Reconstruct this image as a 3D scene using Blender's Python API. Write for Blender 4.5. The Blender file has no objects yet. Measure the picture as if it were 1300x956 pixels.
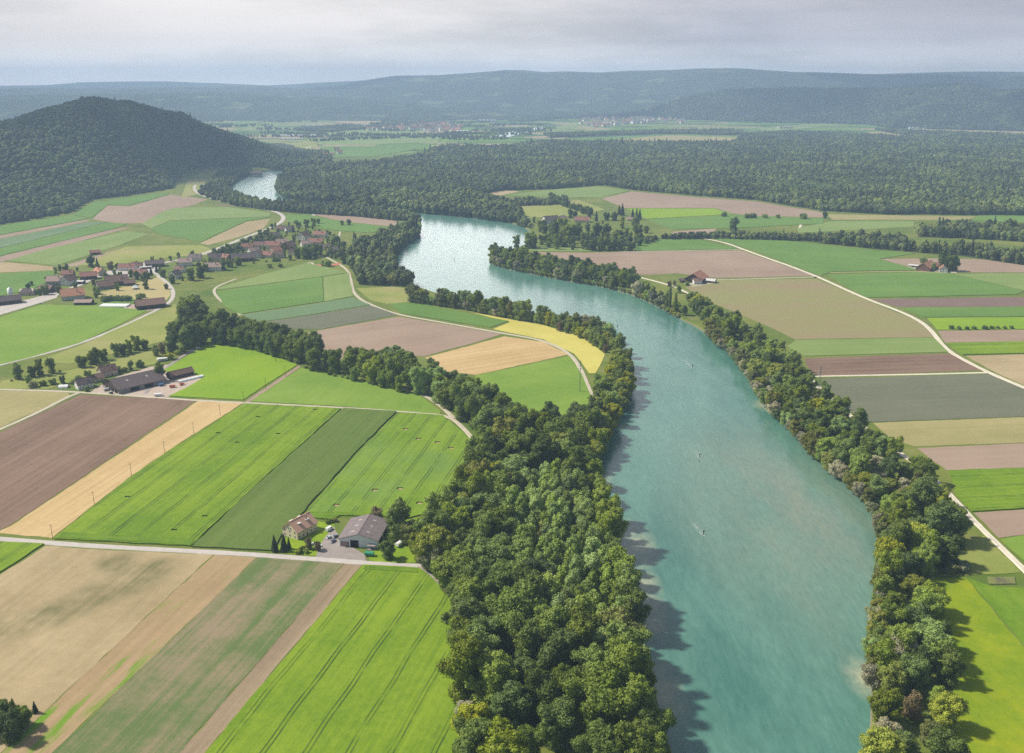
import bpy, math, random
import numpy as np
from mathutils import Vector, Matrix
from mathutils.geometry import delaunay_2d_cdt, tessellate_polygon

SC = bpy.context.scene
COL = SC.collection
R = math.radians
rng = np.random.default_rng(7)
random.seed(7)

# ------------------------------------------------------------------ camera model (photo pixel -> place)
H, F, HOR = 260.0, 1200.0, 106.0
PITCH = math.atan((478 - HOR) / F)
FWD = np.array([0, math.cos(PITCH), -math.sin(PITCH)])
UPV = np.array([0, math.sin(PITCH), math.cos(PITCH)])

def ray(px, py):
    return FWD + np.array([1.0, 0, 0]) * ((px - 650) / F) + UPV * ((478 - py) / F)

def at(px, py, z=0.0):
    d = ray(px, py)
    t = (z - H) / d[2]
    return Vector((d[0] * t, d[1] * t, z))

def at_dist(px, py, Y):
    """point on the ray through a pixel at ground distance Y"""
    d = ray(px, py)
    t = Y / d[1]
    return Vector((d[0] * t, Y, H + d[2] * t))

def proj(p):
    v = np.array([p[0], p[1], p[2] - H])
    zc = v @ FWD
    return 650 + F * v[0] / zc, 478 - F * (v @ UPV) / zc, zc

def W(poly, z=0.0):
    return [at(x, y, z) for x, y in poly]

# ------------------------------------------------------------------ object helpers
def tag(o, label=None, cat=None, group=None, kind=None):
    if label: o['label'] = label
    if cat: o['category'] = cat
    if group: o['group'] = group
    if kind: o['kind'] = kind
    return o

def link(name, me, mats=(), parent=None):
    for m in (mats if isinstance(mats, (list, tuple)) else [mats]):
        if m is not None: me.materials.append(m)
    o = bpy.data.objects.new(name, me)
    COL.objects.link(o)
    if parent is not None: o.parent = parent
    return o

def mesh(name, verts, faces, mi=None, smooth=False):
    me = bpy.data.meshes.new(name)
    me.from_pydata([tuple(v) for v in verts], [], [tuple(f) for f in faces])
    if mi is not None: me.polygons.foreach_set('material_index', np.array(mi, dtype=np.int32))
    if smooth: me.polygons.foreach_set('use_smooth', np.ones(len(faces), dtype=bool))
    me.update()
    return me

def empty(name, loc, rz=0.0, sc=1.0):
    o = bpy.data.objects.new(name, None)
    o.empty_display_size = 0.5
    COL.objects.link(o)
    o.location = loc
    o.rotation_euler = (0, 0, rz)
    o.scale = (sc, sc, sc)
    return o

class MB:
    """collects shapes into one mesh"""
    def __init__(s): s.v, s.f, s.m = [], [], []
    def add(s, v, f, mi=0):
        b = len(s.v); s.v += [tuple(x) for x in v]; s.f += [tuple(i + b for i in q) for q in f]; s.m += [mi] * len(f)
        return s
    def box(s, x0, x1, y0, y1, z0, z1, mi=0):
        v = [(x0,y0,z0),(x1,y0,z0),(x1,y1,z0),(x0,y1,z0),(x0,y0,z1),(x1,y0,z1),(x1,y1,z1),(x0,y1,z1)]
        return s.add(v, [(3,2,1,0),(4,5,6,7),(0,1,5,4),(1,2,6,5),(2,3,7,6),(3,0,4,7)], mi)
    def prism(s, prof, a0, a1, axis='x', mi=0):
        """closed profile of (u, z) pairs extruded along axis"""
        n = len(prof)
        mk = (lambda a, u, z: (a, u, z)) if axis == 'x' else (lambda a, u, z: (u, a, z))
        v = [mk(a0, u, z) for u, z in prof] + [mk(a1, u, z) for u, z in prof]
        f = [tuple(range(n)), tuple(range(2*n-1, n-1, -1))] + [(i, i+n, (i+1) % n + n, (i+1) % n) for i in range(n)]
        return s.add(v, f, mi)
    def tube(s, p0, p1, r0, r1, n=8, mi=0, cap=True):
        p0, p1 = Vector(p0), Vector(p1); d = (p1 - p0).normalized()
        a = d.orthogonal().normalized(); b = d.cross(a)
        v = []
        for p, r in ((p0, r0), (p1, r1)):
            v += [tuple(p + (a * math.cos(2*math.pi*i/n) + b * math.sin(2*math.pi*i/n)) * r) for i in range(n)]
        f = [(i, (i+1) % n, (i+1) % n + n, i+n) for i in range(n)]
        if cap: f += [tuple(range(n-1, -1, -1)), tuple(range(n, 2*n))]
        return s.add(v, f, mi)
    def build(s, name, mats, parent=None, smooth=False):
        return link(name, mesh(name, s.v, s.f, s.m, smooth), mats, parent)

# ------------------------------------------------------------------ node helpers
def new_mat(name):
    m = bpy.data.materials.new(name); m.use_nodes = True
    nt = m.node_tree; nt.nodes.clear()
    out = nt.nodes.new('ShaderNodeOutputMaterial')
    return m, nt, out

def N(nt, t, **kw):
    n = nt.nodes.new('ShaderNode' + t)
    for k, v in kw.items():
        if k.startswith('i_'):
            key = k[2:].replace('_', ' ')
            n.inputs[key].default_value = v
        else: setattr(n, k, v)
    return n

def L(nt, a, b): nt.links.new(a, b)

def math_n(nt, op, a, b=None, c=None, clamp=False):
    n = nt.nodes.new('ShaderNodeMath'); n.operation = op; n.use_clamp = clamp
    for i, v in enumerate((a, b, c)):
        if v is None: continue
        if isinstance(v, (int, float)): n.inputs[i].default_value = v
        else: nt.links.new(v, n.inputs[i])
    return n.outputs[0]

def mixc(nt, fac, a, b, mode='MIX'):
    n = nt.nodes.new('ShaderNodeMix'); n.data_type = 'RGBA'; n.blend_type = mode
    for s, v in ((n.inputs[0], fac), (n.inputs[6], a), (n.inputs[7], b)):
        if isinstance(v, (int, float)): s.default_value = v
        elif isinstance(v, tuple): s.default_value = (v[0], v[1], v[2], 1)
        else: nt.links.new(v, s)
    return n.outputs[2]

def noise(nt, vec, scale, detail=3.0, rough=0.55):
    n = nt.nodes.new('ShaderNodeTexNoise')
    n.inputs['Scale'].default_value = scale; n.inputs['Detail'].default_value = detail; n.inputs['Roughness'].default_value = rough
    nt.links.new(vec, n.inputs['Vector'])
    return n.outputs['Fac']

def rotated(nt, ang, sx=1.0, sy=1.0):
    """place coordinates turned so that x runs across the rows and y along them"""
    g = nt.nodes.new('ShaderNodeNewGeometry')
    m = nt.nodes.new('ShaderNodeVectorRotate'); m.rotation_type = 'Z_AXIS'
    m.inputs['Angle'].default_value = ang
    nt.links.new(g.outputs['Position'], m.inputs['Vector'])
    s = nt.nodes.new('ShaderNodeVectorMath'); s.operation = 'MULTIPLY'
    s.inputs[1].default_value = (sx, sy, 0)
    nt.links.new(m.outputs[0], s.inputs[0])
    return s.outputs[0], m.outputs[0]

def ramp01(nt, v, lo, hi):
    n = nt.nodes.new('ShaderNodeMapRange'); n.clamp = True
    n.inputs['From Min'].default_value = lo; n.inputs['From Max'].default_value = hi
    nt.links.new(v, n.inputs['Value'])
    return n.outputs[0]

def diffuse_out(nt, out, col, rough=0.95, spec=0.15, bump=None, bstr=0.3):
    p = nt.nodes.new('ShaderNodeBsdfPrincipled')
    p.inputs['Roughness'].default_value = rough
    p.inputs['Specular IOR Level'].default_value = spec
    if isinstance(col, tuple): p.inputs['Base Color'].default_value = (*col, 1)
    else: nt.links.new(col, p.inputs['Base Color'])
    if bump is not None:
        b = nt.nodes.new('ShaderNodeBump'); b.inputs['Strength'].default_value = bstr; b.inputs['Distance'].default_value = 0.3
        nt.links.new(bump, b.inputs['Height']); nt.links.new(b.outputs[0], p.inputs['Normal'])
    nt.links.new(p.outputs[0], out.inputs[0])
    return p

def row_angle(d):
    """d = two pixels along the rows; the angle that turns that direction onto +Y"""
    if d is None: return 0.3
    a, b = at(*d[0]), at(*d[1]); v = b - a
    return math.pi/2 - math.atan2(v.y, v.x)

def field_mat(name, c1, c2, ang, stripe=3.0, sa=0.5, patch=90.0, pa=0.6, fine=0.35, tram=None, weeds=None, c3=None, wet=None):
    m, nt, out = new_mat(name)
    sv, rv = rotated(nt, ang, 1.0, 0.02)
    n1 = noise(nt, sv, 1.0 / stripe, 4.0, 0.65)
    n1b = noise(nt, sv, 0.12 / stripe, 2.0)
    n2 = noise(nt, rv, 1.0 / patch, 4.0, 0.6)
    n3 = noise(nt, rv, 0.9, 2.0)
    s = math_n(nt, 'MULTIPLY', math_n(nt, 'SUBTRACT', n1, 0.5), sa * 2.2)
    s2 = math_n(nt, 'MULTIPLY', math_n(nt, 'SUBTRACT', n1b, 0.5), sa * 1.6)
    p = math_n(nt, 'MULTIPLY', math_n(nt, 'SUBTRACT', n2, 0.5), pa * 2.6)
    n4 = noise(nt, rv, 0.22, 4.0, 0.7)
    q = math_n(nt, 'ADD', math_n(nt, 'MULTIPLY', math_n(nt, 'SUBTRACT', n3, 0.5), fine * 2.0), math_n(nt, 'MULTIPLY', math_n(nt, 'SUBTRACT', n4, 0.5), fine * 3.0))
    t = math_n(nt, 'ADD', math_n(nt, 'ADD', s, s2), math_n(nt, 'ADD', p, q))
    fac = math_n(nt, 'ADD', t, 0.5, clamp=True)
    col = mixc(nt, fac, c1, c2)
    if c3 is not None:
        f3 = ramp01(nt, noise(nt, rv, 0.55 / patch, 3.0), 0.5, 0.7)
        col = mixc(nt, math_n(nt, 'MULTIPLY', f3, 0.8), col, c3)
    if weeds is not None:
        wv, _ = rotated(nt, ang, 1.0, 0.10)
        w1 = ramp01(nt, noise(nt, wv, 0.16, 4.0, 0.6), 0.52, 0.62)
        w2 = ramp01(nt, noise(nt, rv, 0.02, 2.0), 0.42, 0.55)
        col = mixc(nt, math_n(nt, 'MULTIPLY', w1, w2), col, weeds)
    if tram is not None:
        sp = nt.nodes.new('ShaderNodeSeparateXYZ'); nt.links.new(rv, sp.inputs[0])
        wob = math_n(nt, 'MULTIPLY', math_n(nt, 'SUBTRACT', noise(nt, rv, 0.02, 1.0), 0.5), 3.0)
        x = math_n(nt, 'ADD', sp.outputs[0], wob)
        u = math_n(nt, 'FRACT', math_n(nt, 'DIVIDE', x, tram))
        u = math_n(nt, 'MULTIPLY', u, tram)
        d1 = math_n(nt, 'ABSOLUTE', math_n(nt, 'SUBTRACT', u, tram * 0.5 - 1.0))
        d2 = math_n(nt, 'ABSOLUTE', math_n(nt, 'SUBTRACT', u, tram * 0.5 + 1.0))
        d = math_n(nt, 'MINIMUM', d1, d2)
        line = math_n(nt, 'SUBTRACT', 1.0, ramp01(nt, d, 0.2, 0.5))
        brk = ramp01(nt, noise(nt, sv, 0.35, 2.0), 0.35, 0.6)
        brk2 = ramp01(nt, noise(nt, rv, 0.05, 3.0), 0.30, 0.5)
        k = math_n(nt, 'MULTIPLY', line, math_n(nt, 'MULTIPLY', math_n(nt, 'ADD', math_n(nt, 'MULTIPLY', brk, 0.5), 0.5), brk2))
        col = mixc(nt, math_n(nt, 'MULTIPLY', k, 0.92), col, (c1[0]*0.28, c1[1]*0.3, c1[2]*0.5+0.01))
        # lodged patches along the drills
        lv, _ = rotated(nt, ang, 1.0, 0.12)
        lod = ramp01(nt, noise(nt, lv, 0.11, 3.0, 0.6), 0.66, 0.74)
        col = mixc(nt, math_n(nt, 'MULTIPLY', lod, 0.45), col, (c1[0]*0.35, c1[1]*0.42, c1[2]*0.6+0.01))
    if wet is not None:
        # long moist band of finer soil, a mark of the ground itself
        P = rv.node.inputs['Vector'].links[0].from_socket; s_ = None
        for px, py, r in wet[0]:
            d = N(nt, 'VectorMath', operation='SUBTRACT'); L(nt, P, d.inputs[0]); d.inputs[1].default_value = at(px, py)
            ln = N(nt, 'VectorMath', operation='LENGTH'); L(nt, d.outputs[0], ln.inputs[0])
            q_ = math_n(nt, 'SUBTRACT', 1.0, ramp01(nt, ln.outputs['Value'], 0.0, r * 1.25))
            s_ = q_ if s_ is None else math_n(nt, 'MAXIMUM', s_, q_)
        s_ = math_n(nt, 'MULTIPLY', ramp01(nt, s_, 0.05, 0.6), ramp01(nt, math_n(nt, 'ADD', n1, noise(nt, rv, 0.06, 4.0)), 0.75, 1.2))
        col = mixc(nt, math_n(nt, 'MULTIPLY', s_, 0.85), col, wet[1])
    diffuse_out(nt, out, col, 0.95, 0.1, n3, 0.4)
    return m

def simple_mat(name, c, var=0.25, scale=1.2, rough=0.8, spec=0.3, stretch=None, metal=0.0):
    m, nt, out = new_mat(name)
    tc = N(nt, 'TexCoord')
    v = tc.outputs['Object']
    if stretch:
        mm = N(nt, 'VectorMath', operation='MULTIPLY'); mm.inputs[1].default_value = stretch
        L(nt, v, mm.inputs[0]); v = mm.outputs[0]
    n = noise(nt, v, scale, 4.0, 0.6)
    f = math_n(nt, 'MULTIPLY_ADD', math_n(nt, 'SUBTRACT', n, 0.5), 2.2, 0.5, clamp=True)
    col = mixc(nt, f, tuple(x * (1 - var) for x in c), tuple(min(1, x * (1 + var)) for x in c))
    p = diffuse_out(nt, out, col, rough, spec)
    p.inputs['Metallic'].default_value = metal
    return m
# ------------------------------------------------------------------ camera, sun, sky, air
cam = bpy.data.objects.new('camera', bpy.data.cameras.new('camera')); COL.objects.link(cam)
cam.location = (0, 0, H); cam.rotation_euler = (math.pi/2 - PITCH, 0, 0)
cam.data.sensor_fit = 'HORIZONTAL'; cam.data.sensor_width = 36; cam.data.lens = 36 * F / 1300
cam.data.clip_start = 1; cam.data.clip_end = 80000
SC.camera = cam

SUN_AZ_LEFT, SUN_EL = R(78), R(47)     # left of the view direction
to_sun = Vector((-math.sin(SUN_AZ_LEFT) * math.cos(SUN_EL), math.cos(SUN_AZ_LEFT) * math.cos(SUN_EL), math.sin(SUN_EL)))
sl = bpy.data.lights.new('sun', 'SUN'); sl.energy = 5.0; sl.angle = R(3.5); sl.color = (1.0, 0.93, 0.80)
so = bpy.data.objects.new('sun', sl); COL.objects.link(so)
so.rotation_euler = to_sun.to_track_quat('Z', 'Y').to_euler(); so.location = (-800, 900, 2500)

world = bpy.data.worlds.new('World'); SC.world = world; world.use_nodes = True
nt = world.node_tree; nt.nodes.clear()
wo = N(nt, 'OutputWorld')
sky = N(nt, 'TexSky', sky_type='NISHITA', sun_disc=False, sun_elevation=SUN_EL, sun_rotation=-SUN_AZ_LEFT, air_density=1.0, dust_density=2.0, ozone_density=1.0)
bg1 = N(nt, 'Background', i_Strength=0.075); L(nt, sky.outputs[0], bg1.inputs[0])
geo = N(nt, 'TexCoord')
mp = N(nt, 'VectorMath', operation='MULTIPLY'); mp.inputs[1].default_value = (1, 1, 5.5); L(nt, geo.outputs['Generated'], mp.inputs[0])
nz = noise(nt, mp.outputs[0], 2.3, 6.0, 0.6)
mp2 = N(nt, 'VectorMath', operation='MULTIPLY'); mp2.inputs[1].default_value = (1, 1, 16); L(nt, geo.outputs['Generated'], mp2.inputs[0])
nz2 = noise(nt, mp2.outputs[0], 3.0, 6.0, 0.55)
sep = N(nt, 'SeparateXYZ'); L(nt, geo.outputs['Generated'], sep.inputs[0])
# glow added to the sky above the view, ahead-left, to whiten the river
dv = Vector((-0.22, 0.94, 0.25)).normalized()
dt = N(nt, 'VectorMath', operation='DOT_PRODUCT'); dt.inputs[1].default_value = dv; L(nt, geo.outputs['Generated'], dt.inputs[0])
glow = ramp01(nt, dt.outputs['Value'], 0.80, 0.985)
ccol = mixc(nt, ramp01(nt, math_n(nt, 'ADD', math_n(nt, 'MULTIPLY', nz, 0.5), math_n(nt, 'MULTIPLY', nz2, 0.5)), 0.38, 0.62), (0.55, 0.54, 0.62), (0.85, 0.81, 0.84))
dt2 = N(nt, 'VectorMath', operation='DOT_PRODUCT'); dt2.inputs[1].default_value = Vector((-0.24, 0.97, 0.06)).normalized(); L(nt, geo.outputs['Generated'], dt2.inputs[0])
soft = ramp01(nt, dt2.outputs['Value'], 0.90, 1.0)
ccol = mixc(nt, math_n(nt, 'MULTIPLY', soft, 0.75), ccol, (1.25, 1.16, 1.08))
glow = math_n(nt, 'MULTIPLY', glow, math_n(nt, 'MULTIPLY_ADD', ramp01(nt, sep.outputs[2], 0.125, 0.24), -0.72, 1.0))
ccol = mixc(nt, math_n(nt, 'MULTIPLY', glow, ramp01(nt, sep.outputs[2], 0.080, 0.115)), ccol, (6.4, 6.2, 6.0))
lowband = math_n(nt, 'SUBTRACT', 1.0, ramp01(nt, sep.outputs[2], 0.0, 0.04))
ccol = mixc(nt, math_n(nt, 'MULTIPLY', lowband, 0.7), ccol, (1.75, 1.68, 1.62))
dark = math_n(nt, 'MULTIPLY', ramp01(nt, sep.outputs[0], -0.05, 0.5), ramp01(nt, nz2, 0.36, 0.6))
ccol = mixc(nt, math_n(nt, 'MULTIPLY', dark, math_n(nt, 'MULTIPLY', ramp01(nt, sep.outputs[2], 0.015, 0.05), 0.62)), ccol, (0.34, 0.34, 0.42))
bg2 = N(nt, 'Background', i_Strength=0.85); L(nt, ccol, bg2.inputs[0])
lowsky = math_n(nt, 'SUBTRACT', 1.0, ramp01(nt, sep.outputs[2], 0.05, 0.75))
cov = math_n(nt, 'ADD', math_n(nt, 'MULTIPLY', lowsky, 0.75), math_n(nt, 'MULTIPLY', ramp01(nt, nz, 0.4, 0.6), 0.4), clamp=True)
cov = math_n(nt, 'MULTIPLY', cov, math_n(nt, 'MULTIPLY_ADD', ramp01(nt, sep.outputs[1], -0.25, 0.45), 0.8, 0.2))
ms = N(nt, 'MixShader'); L(nt, cov, ms.inputs[0]); L(nt, bg1.outputs[0], ms.inputs[1]); L(nt, bg2.outputs[0], ms.inputs[2])
L(nt, ms.outputs[0], wo.inputs[0])

DENOISE = False
HAZE_D = 1.08e-4
hm, nt, out = new_mat('haze_air')
pv = N(nt, 'VolumePrincipled'); pv.inputs['Color'].default_value = (0.50, 0.685, 1.0, 1); pv.inputs['Density'].default_value = HAZE_D; pv.inputs['Anisotropy'].default_value = 0.1
L(nt, pv.outputs[0], out.inputs['Volume'])
hb = MB().box(-13500, 13500, -2500, 15000, -12, 480).build('haze', hm)
tag(hb, 'pale blue haze over the whole valley', 'haze', kind='stuff')

SC.view_settings.view_transform = 'Standard'; SC.view_settings.look = 'None'
SC.view_settings.exposure = 0.12; SC.view_settings.gamma = 1.0; SC.view_settings.use_curve_mapping = False
cy = SC.cycles
cy.max_bounces = 6; cy.diffuse_bounces = 2; cy.glossy_bounces = 2; cy.transmission_bounces = 2; cy.volume_bounces = 3; cy.transparent_max_bounces = 6
cy.use_denoising = DENOISE
try: cy.denoiser = 'OPENIMAGEDENOISE'
except Exception: pass
cy.use_adaptive_sampling = False
cy.sample_clamp_indirect = 4.0

# ------------------------------------------------------------------ river outline (water line in pixels)
WZ = -2.5
LEFT_BANK = [(866,1010),(848,956),(824,867),(806,800),(783,720),(762,650),(752,600),(768,562),(795,512),(804,483),(797,458),(776,432),(746,417),(690,401),(640,392),(600,385),(560,376),(528,366),(511,350),(496,331),(511,311),(531,300),(535,284),(531,275),(480,266),(420,259),(370,257),(345,258),(320,254),(298,245),(290,238),(303,228),(318,221),(335,218),(350,215)]
RIGHT_BANK = [(380,211),(362,218),(352,227),(348,236),(352,245),(360,250),(375,251),(420,254),(480,261),(540,271),(600,277),(656,284),(671,291),(677,300),(668,312),(654,317),(638,319),(623,324),(621,333),(640,341),(700,353),(760,363),(800,373),(830,386),(860,403),(897,421),(947,465),(964,506),(1005,546),(1049,591),(1079,612),(1112,650),(1123,672),(1117,694),(1119,724),(1119,755),(1112,790),(1110,846),(1111,867),(1108,956),(1106,1010)]
def densify(pts, step, jit, seed=0):
    r = random.Random(seed); o = []
    n = len(pts)
    for i in range(n):
        a, b = pts[i], pts[(i + 1) % n]
        l = (b - a).length; k = max(1, min(60, int(l / step)))
        d = (b - a).normalized(); nrm = Vector((-d.y, d.x, 0))
        for j in range(k):
            p = a + (b - a) * (j / k)
            if j: p = p + nrm * r.uniform(-jit, jit)
            o.append(p)
    return o
def smooth_px(pts, it=2):
    """Chaikin, open polyline in place coordinates"""
    p = [Vector(q) for q in pts]
    for _ in range(it):
        o = [p[0]]
        for a, b in zip(p, p[1:]):
            o += [a * 0.75 + b * 0.25, a * 0.25 + b * 0.75]
        p = o + [p[-1]]
    return p
lb = smooth_px(W(LEFT_BANK, WZ), 2); rb = smooth_px(W(RIGHT_BANK, WZ), 2)
lb = [Vector((lb[0].x + 10, -1500, WZ))] + lb
rb = rb + [Vector((rb[-1].x - 10, -1500, WZ))]
RIVER = densify(lb + rb, 12, 1.3, 3)
def flat(v): return Vector((v.x, v.y))
def inside(poly, xs, ys):
    """vectorised point in polygon"""
    px = np.array([p[0] for p in poly]); py = np.array([p[1] for p in poly])
    c = np.zeros(len(xs), dtype=bool); j = len(px) - 1
    for i in range(len(px)):
        k = ((py[i] > ys) != (py[j] > ys))
        with np.errstate(divide='ignore', invalid='ignore'):
            c ^= k & (xs < (px[j] - px[i]) * (ys - py[i]) / (py[j] - py[i] + 1e-12) + px[i])
        j = i
    return c

# ground sheet with the river bed cut out of it
pts = []
for gx in np.arange(-13000, 13001, 1300):
    for gy in np.concatenate([np.arange(-1900, 4000, 420), np.arange(4400, 14801, 1300)]):
        pts.append(Vector((gx, gy)))
for gx in np.arange(-2600, 2601, 400):
    for gy in np.arange(-100, 4000, 400):
        pts.append(Vector((gx + 7, gy + 5)))
n0 = len(pts)
pts = [p for p, k in zip(pts, inside(RIVER, np.array([p.x for p in pts]), np.array([p.y for p in pts]))) if not k]
n0 = len(pts); m0 = len(RIVER)
pts += [flat(p) for p in RIVER]
edges = [(n0 + i, n0 + (i + 1) % m0) for i in range(m0)]
vv, ee, ff, _, _, _ = delaunay_2d_cdt(pts, edges, [], 0, 1e-4)
cx = np.array([sum(vv[i].x for i in f) / len(f) for f in ff]); cyy = np.array([sum(vv[i].y for i in f) / len(f) for f in ff])
keep = ~inside(RIVER, cx, cyy)
gv = [(v.x, v.y, 0) for v in vv]; gf = [f for f, k in zip(ff, keep) if k]
# make all faces point up
def up(f, V):
    a, b, c = (Vector(V[i]) for i in f[:3])
    return f if (b - a).cross(c - a).z > 0 else list(reversed(f))
gf = [up(list(f), gv) for f in gf]
# bank: a slope from the meadow edge into the water
cen = []
area = sum(RIVER[i].x * RIVER[(i+1) % m0].y - RIVER[(i+1) % m0].x * RIVER[i].y for i in range(m0))
sgn = 1 if area > 0 else -1
inner = []
for i in range(m0):
    a, b = RIVER[i-1], RIVER[(i+1) % m0]; d = (b - a).normalized()
    inner.append(Vector((RIVER[i].x - d.y * 3.0 * sgn, RIVER[i].y + d.x * 3.0 * sgn, -5.0)))
b0 = len(gv); gv += [(p.x, p.y, 0) for p in RIVER] + [tuple(p) for p in inner]
for i in range(m0):
    j = (i + 1) % m0
    gf.append(up([b0 + i, b0 + j, b0 + m0 + j, b0 + m0 + i], gv))

gm, nt, out = new_mat('ground_grass')
g = N(nt, 'NewGeometry'); P = g.outputs['Position']
na = noise(nt, P, 0.012, 4.0); nb = noise(nt, P, 0.5, 3.0, 0.7); nc = noise(nt, P, 0.05, 3.0)
grass = mixc(nt, math_n(nt, 'MULTIPLY_ADD', math_n(nt, 'SUBTRACT', na, 0.5), 2.5, 0.5, clamp=True), (0.085, 0.15, 0.02), (0.20, 0.22, 0.045))
grass = mixc(nt, math_n(nt, 'MULTIPLY', ramp01(nt, nc, 0.5, 0.7), 0.5), grass, (0.26, 0.24, 0.09))
grass = mixc(nt, math_n(nt, 'MULTIPLY', ramp01(nt, nb, 0.45, 0.75), 0.35), grass, (0.05, 0.09, 0.015))
# far patchwork of parcels beyond the forests
sv = N(nt, 'VectorMath', operation='MULTIPLY'); sv.inputs[1].default_value = (0.0021, 0.0032, 0); L(nt, P, sv.inputs[0])
dsp = N(nt, 'TexNoise', i_Scale=0.0016, i_Detail=3.0); L(nt, P, dsp.inputs['Vector'])
av = N(nt, 'VectorMath', operation='ADD'); L(nt, sv.outputs[0], av.inputs[0]); L(nt, dsp.outputs['Color'], av.inputs[1])
vo = N(nt, 'TexVoronoi', feature='F1', i_Scale=1.3); L(nt, av.outputs[0], vo.inputs['Vector'])
cr = N(nt, 'ValToRGB'); cr.color_ramp.interpolation = 'CONSTANT'
els = [(0.0, (0.10,0.19,0.03)), (0.22, (0.17,0.24,0.05)), (0.4, (0.06,0.12,0.025)), (0.52, (0.34,0.27,0.16)), (0.64, (0.13,0.24,0.03)), (0.78, (0.24,0.25,0.10)), (0.9, (0.05,0.09,0.02))]
while len(cr.color_ramp.elements) < len(els): cr.color_ramp.elements.new(0.5)
for e, (p_, c_) in zip(cr.color_ramp.elements, els): e.position = p_; e.color = (*c_, 1)
sc_ = N(nt, 'SeparateColor'); L(nt, vo.outputs['Color'], sc_.inputs[0]); L(nt, sc_.outputs[0], cr.inputs[0])
# scattered woods in the far country
wn = ramp01(nt, noise(nt, sv.outputs[0], 1.6, 6.0, 0.65), 0.57, 0.61)
far = mixc(nt, wn, cr.outputs[0], (0.028, 0.05, 0.018))
sy = N(nt, 'SeparateXYZ'); L(nt, P, sy.inputs[0])
fy = ramp01(nt, sy.outputs[1], 3300, 3900)
col = mixc(nt, fy, grass, far)
# wet stones on the bank below the meadow edge
col = mixc(nt, math_n(nt, 'SUBTRACT', 1.0, ramp01(nt, sy.outputs[2], -2.2, -0.6)), col, (0.20, 0.18, 0.13))
diffuse_out(nt, out, col, 0.95, 0.1, nb, 0.5)
tag(link('ground', mesh('ground', gv, gf), gm), 'grassy valley floor reaching to the hills', 'ground', kind='structure')

# water
wm, nt, out = new_mat('river_water')
g = N(nt, 'NewGeometry'); P = g.outputs['Position']
flow = N(nt, 'VectorMath', operation='MULTIPLY'); flow.inputs[1].default_value = (1.0, 0.28, 0); L(nt, P, flow.inputs[0])
n1 = noise(nt, flow.outputs[0], 0.012, 5.0, 0.6); n2 = noise(nt, flow.outputs[0], 0.045, 4.0, 0.6)
wc = mixc(nt, ramp01(nt, n1, 0.38, 0.62), (0.052, 0.165, 0.130), (0.100, 0.230, 0.178))
wc = mixc(nt, math_n(nt, 'MULTIPLY', ramp01(nt, n2, 0.42, 0.72), 0.6), wc, (0.125, 0.275, 0.215))
def blob(px, py, r, st=0.45):
    p = at(px, py, WZ)
    d = N(nt, 'VectorMath', operation='SUBTRACT'); L(nt, P, d.inputs[0]); d.inputs[1].default_value = p
    s = N(nt, 'VectorMath', operation='MULTIPLY'); s.inputs[1].default_value = (1.0, st, 0); L(nt, d.outputs[0], s.inputs[0])
    ln = N(nt, 'VectorMath', operation='LENGTH'); L(nt, s.outputs[0], ln.inputs[0])
    return math_n(nt, 'SUBTRACT', 1.0, ramp01(nt, ln.outputs['Value'], r * 0.1, r))
# silt cloud in mid stream and pale gravel shoals along the wooded bank
wn2 = noise(nt, flow.outputs[0], 0.03, 5.0, 0.65)
silt = math_n(nt, 'MULTIPLY', blob(1010, 650, 95), ramp01(nt, wn2, 0.25, 0.6))
wc = mixc(nt, math_n(nt, 'MULTIPLY', silt, 0.85), wc, (0.20, 0.24, 0.17))
sh = None
for b in ((806, 690, 15, .4), (822, 765, 11, .4), (826, 790, 9, .5), (815, 740, 12, .4), (760, 610, 12, .5), (842, 880, 12, .4), (1098, 862, 11, .5), (968, 515, 9, .5)):
    q = blob(*b); sh = q if sh is None else math_n(nt, 'MAXIMUM', sh, q)
shn = math_n(nt, 'MULTIPLY', sh, ramp01(nt, noise(nt, P, 0.12, 5.0, 0.65), 0.25, 0.6))
wc = mixc(nt, math_n(nt, 'MULTIPLY', shn, 0.9), wc, (0.40, 0.41, 0.28))
# small white riffles streaking with the current
st2 = N(nt, 'VectorMath', operation='MULTIPLY'); st2.inputs[1].default_value = (1.0, 0.22, 0); L(nt, P, st2.inputs[0])
rf = math_n(nt, 'MULTIPLY', ramp01(nt, noise(nt, st2.outputs[0], 0.35, 5.0, 0.7), 0.63, 0.78), ramp01(nt, noise(nt, P, 0.016, 3.0), 0.52, 0.66))
fr = noise(nt, st2.outputs[0], 0.45, 5.0, 0.7)
wc = mixc(nt, ramp01(nt, fr, 0.3, 0.7), mixc(nt, 1.0, wc, (0.80, 0.84, 0.84), 'MULTIPLY'), mixc(nt, 1.0, wc, (1.18, 1.13, 1.13), 'MULTIPLY'))
wc = mixc(nt, math_n(nt, 'MULTIPLY', rf, 0.5), wc, (0.45, 0.60, 0.55))
rip = math_n(nt, 'ADD', noise(nt, st2.outputs[0], 0.8, 4.0, 0.65), math_n(nt, 'MULTIPLY', noise(nt, flow.outputs[0], 0.11, 3.0), 2.2))
p = diffuse_out(nt, out, wc, 0.23, 0.9, rip, 0.055)
p.inputs['IOR'].default_value = 1.333
tess = tessellate_polygon([[Vector((p_.x, p_.y, 0)) for p_ in RIVER]])
wv = [(p_.x, p_.y, WZ) for p_ in RIVER]
tag(link('water', mesh('water', wv, [up(list(t), wv) for t in tess]), wm), 'turquoise river winding through the valley', 'river', kind='structure')
fw = [Vector((p_.x, p_.y, 0.3)) for p_ in W([(622,173.5),(638,169.5),(650,165.5),(690,161),(690,164.5),(662,169.5),(650,173),(636,176)])]
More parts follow.
